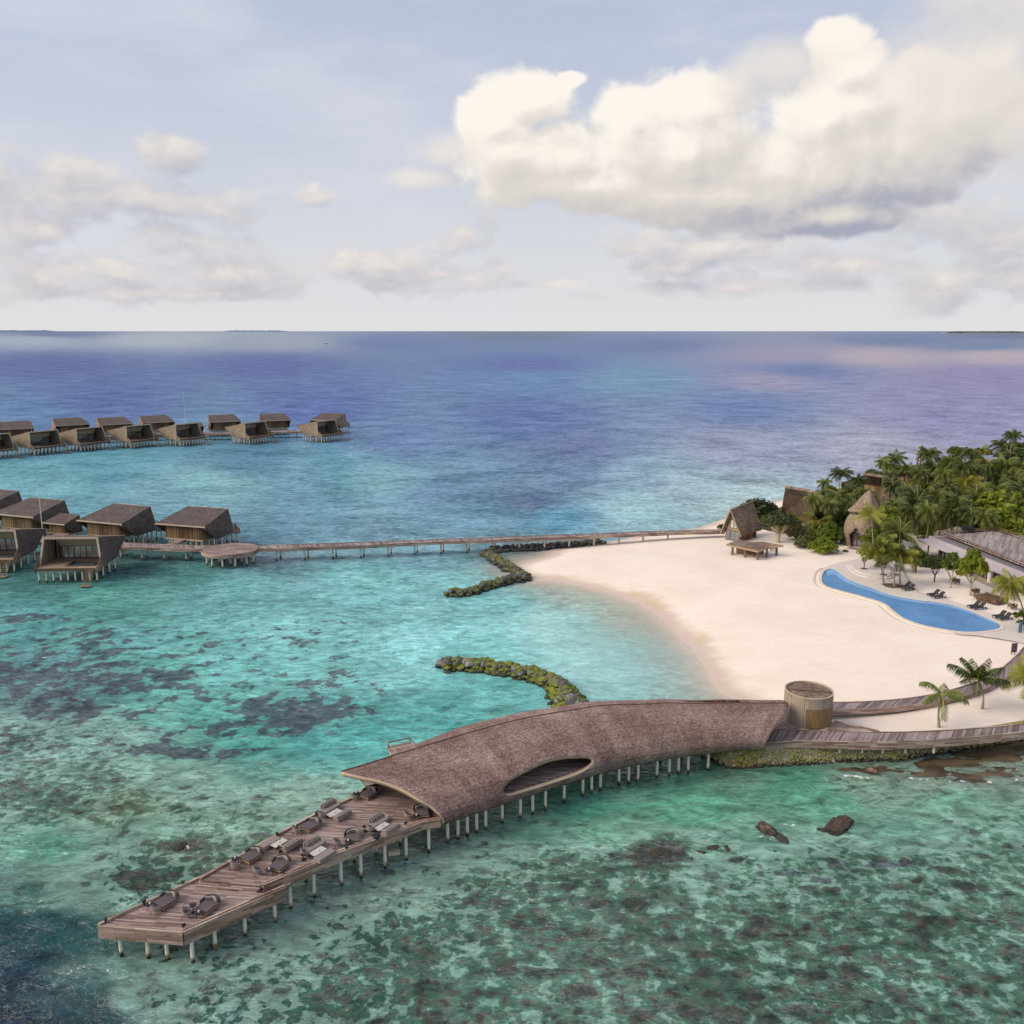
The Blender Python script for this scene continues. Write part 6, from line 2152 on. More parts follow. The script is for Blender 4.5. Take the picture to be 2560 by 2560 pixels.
fe.build('eave_board', M['timber'], can)
ps = None
for (x, y) in ((148, 1000), (300, 1030), (452, 1060), (563, 1035), (680, 1010), (510, 985)):
    p = G(*ch(x, y))
    o = MB().tube([(0, 0, -.5), (0, 0, .3), (0, 0, 1.5), (0, 0, 1.75), (0, 0, 1.85), (0, 0, 2.1)], [.3, .27, .22, .26, .16, .2], 10).build('post', M['log'], can) if ps is None else copy_obj(ps, can)
    ps = ps or o
    o.location = p
p = G(*ch(340, 985))
ct = thing('bar_counter', 'pale yellow bar counter standing in the shade of the beach canopy', 'counter', p, R(-8))
MB().box((0, 0, .5), (4.6, 1.2, 1.0)).build('body', M['timber'], ct)
MB().box((0, 0, 1.04), (4.8, 1.4, .08)).build('counter_top', M['log'], ct)
for i, (x, y) in enumerate(((615, 960), (650, 950), (240, 985), (345, 1000))):
    p = G(*ch(x, y))
    o = thing('stool', ['dark stool under the right end of the canopy, outer', 'dark stool under the right end of the canopy, inner', 'wooden stool left of the counter under the canopy', 'wooden stool in front of the counter under the canopy'][i], 'stool', p, i, 'stools under the canopy')
    MB().tube([(0, 0, .5), (0, 0, .6)], .32, 14).build('seat', M['char'] if i < 2 else M['log'], o)
    for a in range(4):
        MB().tube([(.2 * math.cos(a * 1.57), .2 * math.sin(a * 1.57), 0), (.16 * math.cos(a * 1.57), .16 * math.sin(a * 1.57), .5)], .03, 6).build('leg', M['brownwood'], o)

# ------------------------------------------------------------------ thatched tower with its pointed cap
tb = G(*ch(1640, 930))
tow = thing('thatched_tower', 'bulging thatched tower with arched entrance and a pointed thatched cap', 'tower', (tb.x + 2.2, tb.y + 2.6, tb.z))
tow.scale = (.86, .86, .83)
# plan: rounded square, corner facing the camera; bulges at mid height
def tring(z, r, rot=0.0, n=40, sq=.30):
    out = []
    for i in range(n):
        a = 2 * math.pi * i / n
        k = 1 + sq * (abs(math.cos(2 * (a - rot) )) ** 1.5 - .5) * .5
        out.append((r * k * math.cos(a), r * k * math.sin(a), z))
    return out
hs = [(0, 3.2), (1.2, 3.55), (3.0, 3.95), (5.0, 4.0), (6.6, 3.65), (7.8, 3.05), (8.5, 2.6)]
rot_t = R(-100)
prof = catmull([(z, r, 0) for z, r in hs], 4)
rings = [tring(p[0], p[1], rot_t) for p in prof]
AR = R(-134)                                     # direction of the doorway
def in_door(a, z):
    da = (a - AR + math.pi) % (2 * math.pi) - math.pi
    if z < 0 or z > 5.4: return False
    w = .44 * (1 if z < 3.0 else max(0.0, 1 - ((z - 3.0) / 2.4) ** 1.3))
    return abs(da) < w
m = MB(); n = 40
vs = [p for r_ in rings for p in r_]
fs = []
for k in range(len(rings) - 1):
    for i in range(n):
        zc2 = (rings[k][0][2] + rings[k + 1][0][2]) / 2
        if in_door(2 * math.pi * (i + .5) / n, zc2):
            continue
        fs.append((k * n + i, k * n + (i + 1) % n, (k + 1) * n + (i + 1) % n, (k + 1) * n + i))
o = m.add(vs, fs, 0, True).build('wall', [M['thatch_pale'], M['thatch']], tow)
s2 = o.modifiers.new('thickness', 'SOLIDIFY'); s2.thickness = .55; s2.offset = -1
# cap: brimmed, pointed
cap = [(8.75, 3.35), (9.0, 3.45), (9.5, 2.85), (10.5, 2.1), (11.7, 1.45), (12.7, .8), (13.5, .05)]
cr = catmull([(z, r, 0) for z, r in cap], 3)
m = MB()
vs = []
for p in cr:
    lift = max(0, 1 - (p[0] - 9.0) / 2.0)
    for q in tring(p[0] + .4, p[1], rot_t + .2, n, .55):
        a = math.atan2(q[1], q[0])
        vs.append((q[0] + (p[0] - 9) * .22, q[1] + (p[0] - 9) * .1, q[2] + lift * .35 * math.cos(a - R(10))))
fs = []
for k in range(len(cr) - 1):
    for i in range(n):
        fs.append((k * n + i, k * n + (i + 1) % n, (k + 1) * n + (i + 1) % n, (k + 1) * n + i))
m.add(vs, fs, 0, True).build('cap', M['thatch_pale'], tow)
# lining and doorway
MB().tube([(0, 0, 7.6), (0, 0, 9.6)], 1.9, 24).build('neck', M['brownwood'], tow)
dv_ = Vector((math.cos(AR), math.sin(AR), 0)); dl = Vector((-dv_.y, dv_.x, 0))
def tp(a, z, b=2.2): q = dv_ * b + dl * a; return Vector((q.x, q.y, z))
MB().slab([tp(-1.7, 0, 1.9), tp(1.7, 0, 1.9), tp(1.7, 3.2, 1.9), tp(0, 5.8, 1.9), tp(-1.7, 3.2, 1.9)], .1).build('entrance_panel', M['glass'], tow)
f = MB()
for a in (-1.5, -.5, .5, 1.5): f.slab([tp(a - .07, 0, 2.05), tp(a + .07, 0, 2.05), tp(a + .07, 3.4, 2.05), tp(a - .07, 3.4, 2.05)], .1)
for z in (2.2, 3.4): f.slab([tp(-1.6, z - .07, 2.06), tp(1.6, z - .07, 2.06), tp(1.6, z + .07, 2.06), tp(-1.6, z + .07, 2.06)], .1)
fo = f.build('door', M['redwood'], tow)
MB().slab([tp(-.9, 3.5, 2.0), tp(.9, 3.5, 2.0), tp(.6, 4.6, 2.0), tp(-.6, 4.6, 2.0)], .04).build('fanlight', M['glass_pale'], tow)
MB().box((dv_.x * 4.0, dv_.y * 4.0, .08), (3.0, 2.2, .12), AR - math.pi / 2).build('door_step', M['deck'], tow)

# ------------------------------------------------------------------ thatched roofs among the palms
def big_roof(label, tl, tr, br_, bl_, zt_, zb_, panel=None, grp='thatched villas among the palms', mat='thatch'):
    A_, B_, C_, D_ = W3(*tl, zt_), W3(*tr, zt_), W3(*br_, zb_), W3(*bl_, zb_)
    t = thing('thatched_villa', label, 'villa', (0, 0, 0), 0, grp)
    MB().slab([D_, C_, B_, A_], .35).build('roof', M[mat], t)
    r_ = (B_ - A_); r_.z = 0; bn = Vector((-r_.y, r_.x, 0)).normalized()
    if bn.y < 0: bn = -bn
    dep = max(2.5, ((A_ - D_).to_2d()).length)
    E_, F_ = B_ + bn * dep, A_ + bn * dep
    E_.z = F_.z = zb_
    MB().slab([A_, B_, E_, F_], .35).build('roof', M[mat], t)
    c_ = (A_ + B_ + C_ + D_) / 4
    L_ = r_.length * .8
    MB().box((c_.x + bn.x * dep * .5, c_.y + bn.y * dep * .5, (zb_ + 1.2) / 2), (L_, dep * 1.1, zb_ - .5), math.atan2(r_.y, r_.x)).build('wall', M['slats'], t)
    w = MB()
    d_ = r_.normalized()
    for k in (-.25, .25):
        q = c_ + d_ * (L_ * k) - bn * (dep * .06)
        w.box((q.x, q.y, zb_ * .55), (1.6, .1, 1.6), math.atan2(r_.y, r_.x))
    w.build('window', M['glass'], t)
    if panel:
        q0, q1 = panel
        a_, b_ = A_.lerp(B_, q0), A_.lerp(B_, q1)
        up = Vector((0, 0, .25))
        dn = (D_ - A_).normalized() * 1.3
        MB().slab([a_ + dn + up, b_ + dn + up, b_ + up, a_ + up], .08).build('solar_panel', M['panel_blue'], t)
big_roof('tallest thatched roof left of the tower, with a solar panel on its ridge', ch(790, 176), ch(1180, 240), ch(1130, 590), ch(735, 500), 10.5, 2.6, (.93, 1.22))
big_roof('thatched roof behind the palms, left of the tower cap', c4(800, 388), c4(895, 398), c4(905, 462), c4(800, 450), 8.5, 5.0)
big_roof('wide thatched roof above the tower cap with a dark solar panel', c4(937, 333), c4(1125, 358), c4(1110, 420), c4(930, 395), 9.2, 5.6, (.9, 1.1))
big_roof('thatched roof behind the reddish timber frame', c4(1150, 290), c4(1330, 310), c4(1350, 370), c4(1150, 345), 9.0, 5.5)
big_roof('small thatched roof showing between palms at the far right', c4(1685, 245), c4(1760, 255), c4(1760, 300), c4(1685, 292), 9.0, 5.5)
# slim reddish timber frame tower
x, y = W(*c4(1275, 272), 9)
fr_ = thing('timber_frame', 'tall slim reddish timber frame standing above the palms', 'frame', (x, y, 0), 0)
h_ = 9 + (272 - 140) / 2.477 / 10.2
for s in (-1, 1):
    MB().tube([(s * .65, 0, 0), (s * .5 + .2, 0, 9), (.75, 0, h_)], .22, 8).build('mast', M['redwood'], fr_)
rg = MB()
for k in range(14):
    z = 1.5 + k * (h_ - 2.5) / 14
    w_ = .55 * (1 - z / (h_ + 2))
    rg.box((.2 * z / 9, 0, z), (w_ * 2, .16, .22))
rg.build('rungs', M['redwood'], fr_)

# small things by the right edge
for (q, lb, mt, sz) in ((cb(1812, 1470), 'dark upright signboard on the sand by the boardwalk', 'char', (.85, .12, 1.3)), (cb(1887, 1220), 'blue-grey upright board on the paving at the right edge', 'panel_slate', (.55, .10, 1.5))):
    if mt == 'panel_slate': M['panel_slate'] = plain('slate_blue', (.10, .20, .28), .7, 3, .1)
    x, y = W(*q, 2.6)
    t = thing('signboard', lb, 'sign', (x, y, GZ(x, y)), R(12))
    zoff = 1.0
    MB().box((0, 0, zoff), (sz[0], sz[1], sz[2])).build('board', M[mt], t)
    for s in (-.3, .3): MB().box((s * sz[0], .1, .35), (.06, .06, .9)).build('leg', M['black'], t)

# ------------------------------------------------------------------ vegetation
def frond(m, r, az, el0, L, droop, leaf=0.34, pairs=25, sweep=0.0, w=.07):
    """one feather-shaped palm leaf starting at the origin"""
    n = 11
    pts = []
    p = Vector((0, 0, 0)); el = el0; a = az
    for i in range(n):
        pts.append(p.copy())
        d = Vector((math.cos(a) * math.cos(el), math.sin(a) * math.cos(el), math.sin(el)))
        p += d * (L / (n - 1))
        el -= droop / (n - 1) * (.5 + 1.1 * i / n)
        a += sweep / (n - 1)
    m.tube(pts, [L * .015 * (1 - .75 * i / (n - 1)) for i in range(n)], 4, 1, False)
    for k in range(pairs * 2):
        s = 1 if k % 2 else -1
        t = .12 + .87 * (k // 2 + .5 * (k % 2)) / pairs
        f = t * (n - 1); i = min(int(f), n - 2)
        q = pts[i].lerp(pts[i + 1], f - i)
        d = (pts[i + 1] - pts[i]).normalized()
        side = Vector((-math.sin(az), math.cos(az), 0)) * s
        prof = math.sin(math.pi * (.12 + .80 * t)) ** .7
        l = leaf * L * prof * r.uniform(.85, 1.1)
        dirn = (side * .85 + d * .55 + Vector((0, 0, -.38 - .75 * t * r.uniform(.5, 1.4)))).normalized()
        wd = d * (w * L / 3.2 * r.uniform(.8, 1.25))
        mid = q + dirn * l * .55
        end = q + dirn * l + Vector((0, 0, -.22 * l))
        m.add([q - wd * .5, q + wd * .5, mid + wd * .8, end, mid - wd * .6], [(0, 1, 2, 4), (4, 2, 3)], 0)

def palm_crown(seed, n, L, el_lo, el_hi, droop, sweep=0.0, wind=None):
    r = random.Random(seed)
    m = MB()
    for i in range(n):
        u = (i + .5) / n
        az = i * 2.39996 + r.uniform(-.2, .2)
        el = el_hi + (el_lo - el_hi) * u ** .85 + r.uniform(-.1, .1)
        sw = sweep
        if wind is not None:
            df = (wind - az + math.pi) % (2 * math.pi) - math.pi
            az += .35 * df * r.uniform(.4, 1)
            sw = .35 * math.sin(df)
        frond(m, r, az, el, L * r.uniform(.82, 1.08), droop * r.uniform(.8, 1.2), sweep=sw)
    return m

def palm_trunk(seed, lean, curve=0.5):
    """unit-height trunk"""
    r = random.Random(seed)
    m = MB()
    a = r.uniform(0, 6.28)
    pts = []
    for i in range(9):
        t = i / 8
        off = lean * (t ** 1.6) * .1 + curve * .06 * math.sin(t * math.pi)
        pts.append(Vector((off * math.cos(a), off * math.sin(a), t)))
    return m, pts

class Tree: pass
CROWNS = []
for i, (n, L, lo, hi, dr) in enumerate(((22, 3.3, -.55, 1.25, 1.25), (24, 3.3, -.75, 1.1, 1.35), (18, 3.4, -.35, 1.3, 1.05), (20, 3.2, -.8, .95, 1.15), (16, 3.3, -.2, 1.2, 1.35), (15, 3.3, .15, 1.38, .95), (7, 3.4, -.3, 1.25, 1.5))):
    mb = palm_crown(40 + i, n, L, R(180) * 0 + lo, hi, dr, wind=R(20) if i in (2, 4) else None)
    for mats in (('frond',), ('frond_y',)):
        CROWNS.append(None)
    def mk(mb, leafm):
        me = bpy.data.meshes.new('crown')
        me.from_pydata(mb.v, [], mb.f)
        me.materials.append(M[leafm]); me.materials.append(M['rib'])
        me.polygons.foreach_set('material_index', mb.mi)
        me.update()
        return me
    CROWNS[-2] = mk(mb, 'frond'); CROWNS[-1] = mk(mb, 'frond_y')
FRUIT = None
fm = MB()
frng = random.Random(4)
for i in range(14):
    a = frng.uniform(0, 6.28); z = frng.uniform(-.45, -.05); q = frng.uniform(.12, .42)
    fm.tube([(q * math.cos(a), q * math.sin(a), z - .12), (q * math.cos(a), q * math.sin(a), z), (q * math.cos(a), q * math.sin(a), z + .12)], [.05, .13, .04], 6)
M['coconut'] = plain('coconut_husk', (.34, .20, .035), .6, 4, .3)
fme = bpy.data.meshes.new('fruit_cluster'); fme.from_pydata(fm.v, [], fm.f); fme.materials.append(M['coconut'])

def palm(px_, py_, label, r_px=90, base=None, h=None, kind=0, yellow=False, group=None, fruit=False, zg=None, lean=None, thick=1.0):
    """crown centre in the photo; base = photo point of the foot, else height h"""
    if base is not None:
        zb_ = zg if zg is not None else None
        if zb_ is None:
            b = G(*base)
        else:
            b = W3(*base, zb_)
        # crown: same depth as the foot
        lo, hi = 1.0, 25.0
        for _ in range(40):
            mid = (lo + hi) / 2
            q = W3(px_, py_, b.z + mid)
            if q.y > b.y: lo = mid
            else: hi = mid
        top = W3(px_, py_, b.z + lo)
    else:
        h = h or 8.5
        x, y = W(px_, py_, 1.7 + h)
        b = Vector((x, y, GZ(x, y)))
        top = Vector((x, y, b.z + h))
        if lean: b = b + Vector((lean, 0, 0))
    t = thing('palm_tree', label, 'palm', b, 0, group)
    H_ = (top - b)
    m = MB()
    pts = []
    for i in range(10):
        u = i / 9
        pts.append(Vector((H_.x * u ** 1.5, H_.y * u ** 1.5, H_.z * u)) + Vector((.25 * math.sin(u * math.pi) * (1 if kind % 2 else -1), 0, 0)))
    pts[0].z -= .3
    m.tube(pts, [(.22 - .10 * min(1, i / 3) - .015 * i / 9) * thick for i in range(10)], 8)
    m.build('trunk', M['trunk'], t)
    c = bpy.data.objects.new('crown', CROWNS[kind * 2 + (1 if yellow else 0)])
    COL.objects.link(c)
    c.parent = t
    c.location = H_
    dist = math.hypot(top.x, top.y)
    ppm = 2560 * FOC / (top.y * _c - (top.z - CAM_H) * _s)
    rad = r_px / 2.477 / ppm
    k_ = rad / 2.45
    c.scale = (k_ * rrng.uniform(.9, 1.1), k_ * rrng.uniform(.9, 1.1), k_ * rrng.uniform(.85, 1.25))
    c.rotation_euler = (rrng.uniform(-.26, .26), rrng.uniform(-.26, .26), rrng.uniform(0, 6.28))
    if fruit:
        f = bpy.data.objects.new('fruit_cluster', fme); COL.objects.link(f); f.parent = t; f.location = H_
    return t

def leaf_cloud(seed, lobes, n, size, flat=.0):
    """leaf cards through the volume of several lobes, thicker towards the outside"""
    r = random.Random(seed)
    m = MB()
    tot = sum(l[3] * l[3] for l in lobes)
    for (cx_, cy_, cz_, rr, sz) in lobes:
        k = int(n * rr * rr / tot)
        nc = max(6, k // 16)
        for c in range(nc):
            d = Vector((r.gauss(0, 1), r.gauss(0, 1), r.gauss(0, 1) * 1.0)).normalized()
            if d.z < -.35: d.z *= -.5
            rad = rr * (r.uniform(.55, 1.0) ** .5) * (1 + .16 * mnoise.noise(d * 2.2 + Vector((seed, cx_, cy_))))
            cc = Vector((cx_, cy_, cz_)) + Vector((d.x * rad, d.y * rad, d.z * rad * sz))
            cr = rr * .22
            for q in range(16):
                p = cc + Vector((r.gauss(0, cr * .6), r.gauss(0, cr * .6), r.gauss(0, cr * .42)))
                nrm = (d * .7 + Vector((r.gauss(0, .5), r.gauss(0, .5), r.gauss(.45, .4)))).normalized()
                a = nrm.orthogonal().normalized()
                a = (a * math.cos(r.uniform(0, 6.28)) + nrm.cross(a) * math.sin(r.uniform(0, 6.28)))
                a = (a - nrm * a.dot(nrm)).normalized()
                b = nrm.cross(a)
                s_ = size * r.uniform(.65, 1.25)
                m.add([p - a * s_, p - b * s_ * .42 + a * s_ * .1, p + a * s_, p + b * s_ * .42 + a * s_ * .1], [(0, 1, 2, 3)], 0)
    return m

def limb_mesh(seed, H_, spread, n=5, rad=.16, sub=2):
    r = random.Random(seed)
    m = MB()
    fork = H_ * .38
    m.tube([(0, 0, -.3), (.03, 0, fork * .5), (0, 0, fork)], [rad * 1.35, rad * 1.05, rad], 8)
    for i in range(n):
        a = i * 6.283 / n + r.uniform(-.3, .3)
        e = Vector((math.cos(a) * spread * r.uniform(.6, 1), math.sin(a) * spread * r.uniform(.6, 1), H_ * r.uniform(.75, 1)))
        s0 = Vector((0, 0, fork * .92))
        mid = s0.lerp(e, .5) + Vector((math.cos(a) * spread * .15, math.sin(a) * spread * .15, -.05 * H_))
        m.tube([s0, mid, e], [rad * .62, rad * .42, rad * .12], 6)
        for k in range(sub):
            a2 = a + r.uniform(-.9, .9)
            e2 = mid + Vector((math.cos(a2) * spread * .45, math.sin(a2) * spread * .45, H_ * .25))
            m.tube([mid, mid.lerp(e2, .5) + Vector((0, 0, .08)), e2], [rad * .3, rad * .2, rad * .07], 5)
    return m

LEAFSETS = {}
def leafset(key, mb, matn):
    k = (key, matn)
    if k not in LEAFSETS:
        me = bpy.data.meshes.new('crown')
        me.from_pydata(mb.v, [], mb.f)
        me.materials.append(M[matn])
        me.update()
        LEAFSETS[k] = me
    return LEAFSETS[k]
SHAPES = {
 'dome': leaf_cloud(1, [(0, 0, .45, .62, .8), (.45, .1, .35, .45, .8), (-.45, -.1, .35, .45, .8), (.1, .45, .35, .45, .8), (0, -.45, .30, .45, .75), (.3, -.35, .5, .35, .8), (-.3, .3, .55, .38, .8)], 5200, .085),
 'dome2': leaf_cloud(2, [(0, 0, .5, .6, .8), (.5, .0, .3, .42, .85), (-.42, .2, .4, .42, .8), (-.2, -.42, .28, .45, .8), (.25, .35, .45, .4, .8), (.3, -.4, .25, .35, .8)], 5200, .08),
 'tree': leaf_cloud(3, [(0, 0, 1.15, .55, .6), (.5, .1, .95, .42, .6), (-.5, -.05, 1.0, .42, .6), (.1, .5, 1.0, .4, .6), (0, -.5, .85, .42, .55), (-.25, .2, 1.35, .36, .6), (.32, -.28, 1.25, .34, .6)], 4200, .085),
 'tree2': leaf_cloud(4, [(.1, 0, 1.3, .42, .6), (.5, .25, 1.0, .36, .55), (-.45, .1, 1.1, .36, .55), (-.1, -.5, .85, .38, .5), (.45, -.35, .75, .32, .5), (-.5, -.35, .7, .3, .5)], 3200, .085),
 'sparse': leaf_cloud(5, [(0, 0, 1.1, .6, .6), (.6, .1, .9, .4, .5), (-.6, -.05, .9, .42, .5), (.1, .55, 1.0, .4, .5), (0, -.6, .8, .42, .5)], 1500, .075),
}
LIMBS = {}
def limbs(kind, matn):
    if (kind, matn) not in LIMBS:
        mb = limb_mesh(hash(kind) % 7 if False else len(kind), 1.1 if kind != 'dome' else .6, .55, 5 if kind != 'sparse' else 7, .06 if kind != 'sparse' else .09)
        me = bpy.data.meshes.new('trunk'); me.from_pydata(mb.v, [], mb.f); me.materials.append(M[matn])
        me.polygons.foreach_set('use_smooth', mb.sm); me.update()
        LIMBS[(kind, matn)] = me
    return LIMBS[(kind, matn)]

def tree(px_, py_, label, r_px, shape='tree', mat='leaf', group=None, base=None, name=None, cat=None, vs=1.0, bark='bark', zadd=0.0, z=None):
    """(px, py): foot of the plant in the photo; r_px: half its width in the close-up scale"""
    b = G(px_, py_) if z is None else W3(px_, py_, z)
    ppm = 2560 * FOC / (b.y * _c - (b.z - CAM_H) * _s)
    s_ = 1.2 * r_px / 2.477 / ppm
    nm = name or ('shrub' if shape.startswith('dome') else 'broadleaf_tree')
    t = thing(nm, label, cat or ('shrub' if nm == 'shrub' else 'tree'), b, rrng.uniform(0, 6.28), group)
    c = bpy.data.objects.new('crown' if nm != 'shrub' else 'foliage', leafset(shape, SHAPES[shape], mat)); COL.objects.link(c); c.parent = t
    c.scale = (s_, s_, s_ * vs)
    k = bpy.data.objects.new('trunk' if nm != 'shrub' else 'stem', limbs('dome' if shape.startswith('dome') else shape, bark)); COL.objects.link(k); k.parent = t
    k.scale = (s_, s_, s_ * vs)
    return t

# the wood's floor
wood_px = [c4(140, 640), c4(300, 575), c4(560, 505), c4(800, 420), c4(1050, 330), c4(1400, 250), c4(1932, 190), c4(2500, 150), c4(2500, 760), c4(1932, 640), c4(1560, 640), c4(1440, 680), c4(1262, 700), c4(1060, 700), c4(860, 680), c4(760, 760), c4(560, 760), c4(470, 700), c4(360, 690)]
wf_ = [G(*p) for p in wood_px]
m = MB()
vv_ = [Vector((p.x, p.y)) for p in wf_]
r_ = geometry.delaunay_2d_cdt(vv_ + [Vector((x, y)) for x in range(30, 220, 6) for y in range(150, 420, 6) if inside(np.array([float(x)]), np.array([float(y)]), [(p.x, p.y) for p in wf_])[0]], [(i, (i + 1) % len(vv_)) for i in range(len(vv_))], [], 1, 1e-4)
m.add([(p.x, p.y, GZ(p.x, p.y) + .10) for p in r_[0]], [tuple(f) for f in r_[2]])
tag(m.build('forest_floor', plain('leaf_litter', (.055, .05, .025), .95, 1.2, .5)), kind='structure')

# palms one can tell apart -----------------------------------------------------
P = palm
P(*c4(990, 588), 'slender pale-trunked palm in front of the thatched tower', 72, base=c4(1006, 860), kind=2, yellow=True, zg=ZP + .4)
P(*c4(1275, 492), 'tall straight palm rising behind the pavilion corner', 92, base=c4(1273, 735), kind=2)
P(*c4(1420, 580), 'palm with crooked trunk growing up beside the pavilion roof', 92, base=c4(1405, 712), kind=1, yellow=True)
P(*c4(1165, 690), 'broad yellow-ribbed palm between the tower and the pavilion', 112, base=c4(1168, 860), kind=4, yellow=True)
P(*c4(1033, 790), 'left palm of the three rooted in the poolside planting bed', 105, base=c4(1064, 1018), kind=4, yellow=True, zg=ZP)
P(*c4(1150, 822), 'middle palm of the three rooted in the poolside planting bed', 112, base=c4(1130, 1032), kind=2, yellow=True, zg=ZP, fruit=True)
P(*c4(1178, 835), 'right palm of the three rooted in the poolside planting bed', 100, base=c4(1166, 1022), kind=4, yellow=True, zg=ZP)
P(*c4(1850, 1005), 'leaning palm in front of the glazed pavilion at the right edge', 105, base=c4(1935, 1300), kind=1, yellow=True, zg=ZP)
P(*c4(665, 628), 'low palm with yellow-green ribs behind the bright round shrubs', 88, base=c4(652, 720), kind=3, yellow=True)
P(*c4(800, 325), 'palm standing alone against the sea, left part of the grove', 62, h=9.5, kind=0)
P(*c4(905, 370), 'dark palm leaning over the roof behind the tower', 56, h=9.0, kind=0)
P(*c4(785, 470), 'wide palm with arching fronds between the two leftmost roofs', 98, h=7.0, kind=3)
P(*c4(628, 482), 'dark palm covering the solar panel of the tallest thatched roof', 62, h=8.0, kind=1)
P(*c4(695, 385), 'small palm tuft above the leftmost solar panel', 42, h=8.5, kind=0)
P(*c4(1135, 235), 'palm high against the sea, left of the reddish timber frame', 62, h=12, kind=0, fruit=True)
P(*c4(1062, 255), 'dark palm at the left of the pair high against the sea', 46, h=11.5, kind=1)
P(*c4(1345, 205), 'dense palm right beside the reddish timber frame', 66, h=12.5, kind=1)
P(*c4(1215, 300), 'palm in front of the reddish timber frame', 58, h=10, kind=0)
P(*c4(1378, 285), 'dark palm below the dense one by the timber frame', 70, h=10, kind=3)
P(*c4(1478, 262), 'palm midway along the skyline of the grove', 62, h=12, kind=0)
P(*c4(1605, 205), 'dark palm on the skyline left of the pale slim palm', 58, h=13.5, kind=1)
P(*c4(1663, 195), 'pale slim palm on the skyline of the grove', 50, h=13.5, kind=4, yellow=True)
P(*c4(1815, 160), 'big palm at the right of the skyline with hanging fronds', 78, h=15, kind=1)
P(*c4(1862, 98), 'topmost palm of the whole grove', 46, h=18.5, kind=0)
P(*c4(1912, 158), 'palm at the right edge of the skyline', 46, h=15, kind=1)
P(*c4(1752, 330), 'palm with an orange fruit cluster and a bare grey trunk', 92, base=c4(1735, 500), kind=3, fruit=True)
P(*c4(1570, 380), 'palm with long yellow fronds in the middle of the grove', 92, h=9, kind=3, yellow=True)
P(*c4(1520, 345), 'palm just left of the long yellow-fronded one', 72, h=9.5, kind=1)
P(*c4(1878, 400), 'palm above the biggest round tree', 84, h=9, kind=0)
P(*c5(1655, 240), 'upright young palm by the curving boardwalk', 128, base=c5(1682, 402), kind=5, zg=1.9, thick=.8)
P(*c5(1448, 332), 'bent young palm with few fronds between the two boardwalks', 118, base=c5(1426, 508), kind=6, zg=1.9, thick=.9)
P(*c5(1985, 235), 'palm beside the boardwalk mostly cut off by the right edge', 120, base=c5(2010, 420), kind=2, yellow=True, zg=1.9)
GRV = 'palms crowded in the grove'
grl = 'dark palm crowded among others deep in the grove'
prng = random.Random(21)
for (x, y, r_, h_, k_) in ((1120, 400, 66, 8, 1), (1130, 520, 70, 6.5, 0), (1530, 510, 84, 7, 1), (1600, 560, 88, 6, 3), (1690, 600, 70, 5.5, 1), (1930, 300, 80, 10, 1), (1925, 440, 80, 8, 3), (1040, 560, 60, 6, 0), (1460, 430, 76, 8, 1),
                           (1640, 470, 84, 7.5, 0), (1820, 270, 76, 10.5, 1), (1700, 270, 66, 10.5, 3), (1440, 330, 60, 9.5, 1), (1290, 330, 56, 9, 0), (1340, 560, 70, 6, 1), (1210, 430, 62, 8, 3), (870, 430, 54, 7, 1), (940, 450, 52, 7, 0),
                           (1760, 430, 84, 7.5, 1), (1560, 290, 64, 11, 0), (1855, 215, 64, 12.5, 3), (1640, 300, 60, 10.5, 1), (1480, 560, 74, 5.5, 0), (730, 520, 66, 6, 1), (1400, 470, 66, 7, 0), (1960, 220, 76, 12, 0), (1985, 360, 84, 9, 1), (1100, 330, 46, 9, 1), (1240, 560, 60, 5.5, 1), (850, 520, 60, 6, 3)):
    P(*c4(x, y), grl, r_, h=h_ + 1.3, kind=k_, group=GRV)

# broadleaf trees and shrubs -----------------------------------------------------
T = tree
T(*c4(290, 628), 'wide dark green shrub on the shore behind the A-frame hut', 118, 'dome', 'leaf_d', vs=1.05)
T(*c4(225, 590), 'darker narrow shrub at the shore edge behind the A-frame roof', 60, 'dome2', 'leaf_d', vs=1.1)
T(*c4(412, 758), 'pale-branched spreading tree with thin foliage beside the canopy', 110, 'sparse', 'leaf_o', vs=1.0, bark='bark_pale')
T(*c4(688, 822), 'brightest round green shrub at the front of the sand clearing', 82, 'dome', 'leaf_b', vs=1.0)
T(*c4(715, 765), 'bright green shrub heaped behind the brightest round one', 84, 'dome2', 'leaf_b', vs=1.35)
T(*c4(795, 700), 'tall green shrub left of the thatched tower', 78, 'dome', 'leaf', vs=2.0)
T(*c4(795, 770), 'dark green shrub at the foot of the thatched tower', 56, 'dome2', 'leaf_d', vs=1.6)
T(*c4(575, 790), 'olive scrubby shrub right of the canopy', 62, 'dome2', 'leaf_o', vs=1.1)
T(*c4(520, 740), 'olive bushy shrub behind the spreading tree', 52, 'dome', 'leaf_o', vs=1.4)
T(*c4(470, 700), 'mid-green shrub between the hut and the tallest roof', 70, 'dome', 'leaf', vs=1.6)
T(*c4(825, 817), 'tiny green shrub alone on the sand before the tower', 17, 'dome', 'leaf', vs=.8)
T(*c4(955, 540), 'bright yellow-green tree top behind the tower cap', 62, 'dome', 'leaf_b', vs=1.3)
T(*c4(885, 545), 'yellow-green shrub left of the tower cap', 44, 'dome2', 'leaf_b', vs=1.6)
T(*c4(1255, 520), 'light green round tree in the middle of the grove', 92, 'dome', 'leaf_b', vs=1.5)
T(*c4(1395, 470), 'light green rounded tree right of the bigger light one', 62, 'dome2', 'leaf_b', vs=1.4)
T(*c4(1060, 790), 'large green tree to the right of the thatched tower', 105, 'tree', 'leaf', vs=1.35)
T(*c4(985, 830), 'yellow-green tree before the tower doorway', 70, 'tree2', 'leaf_b', vs=1.3)
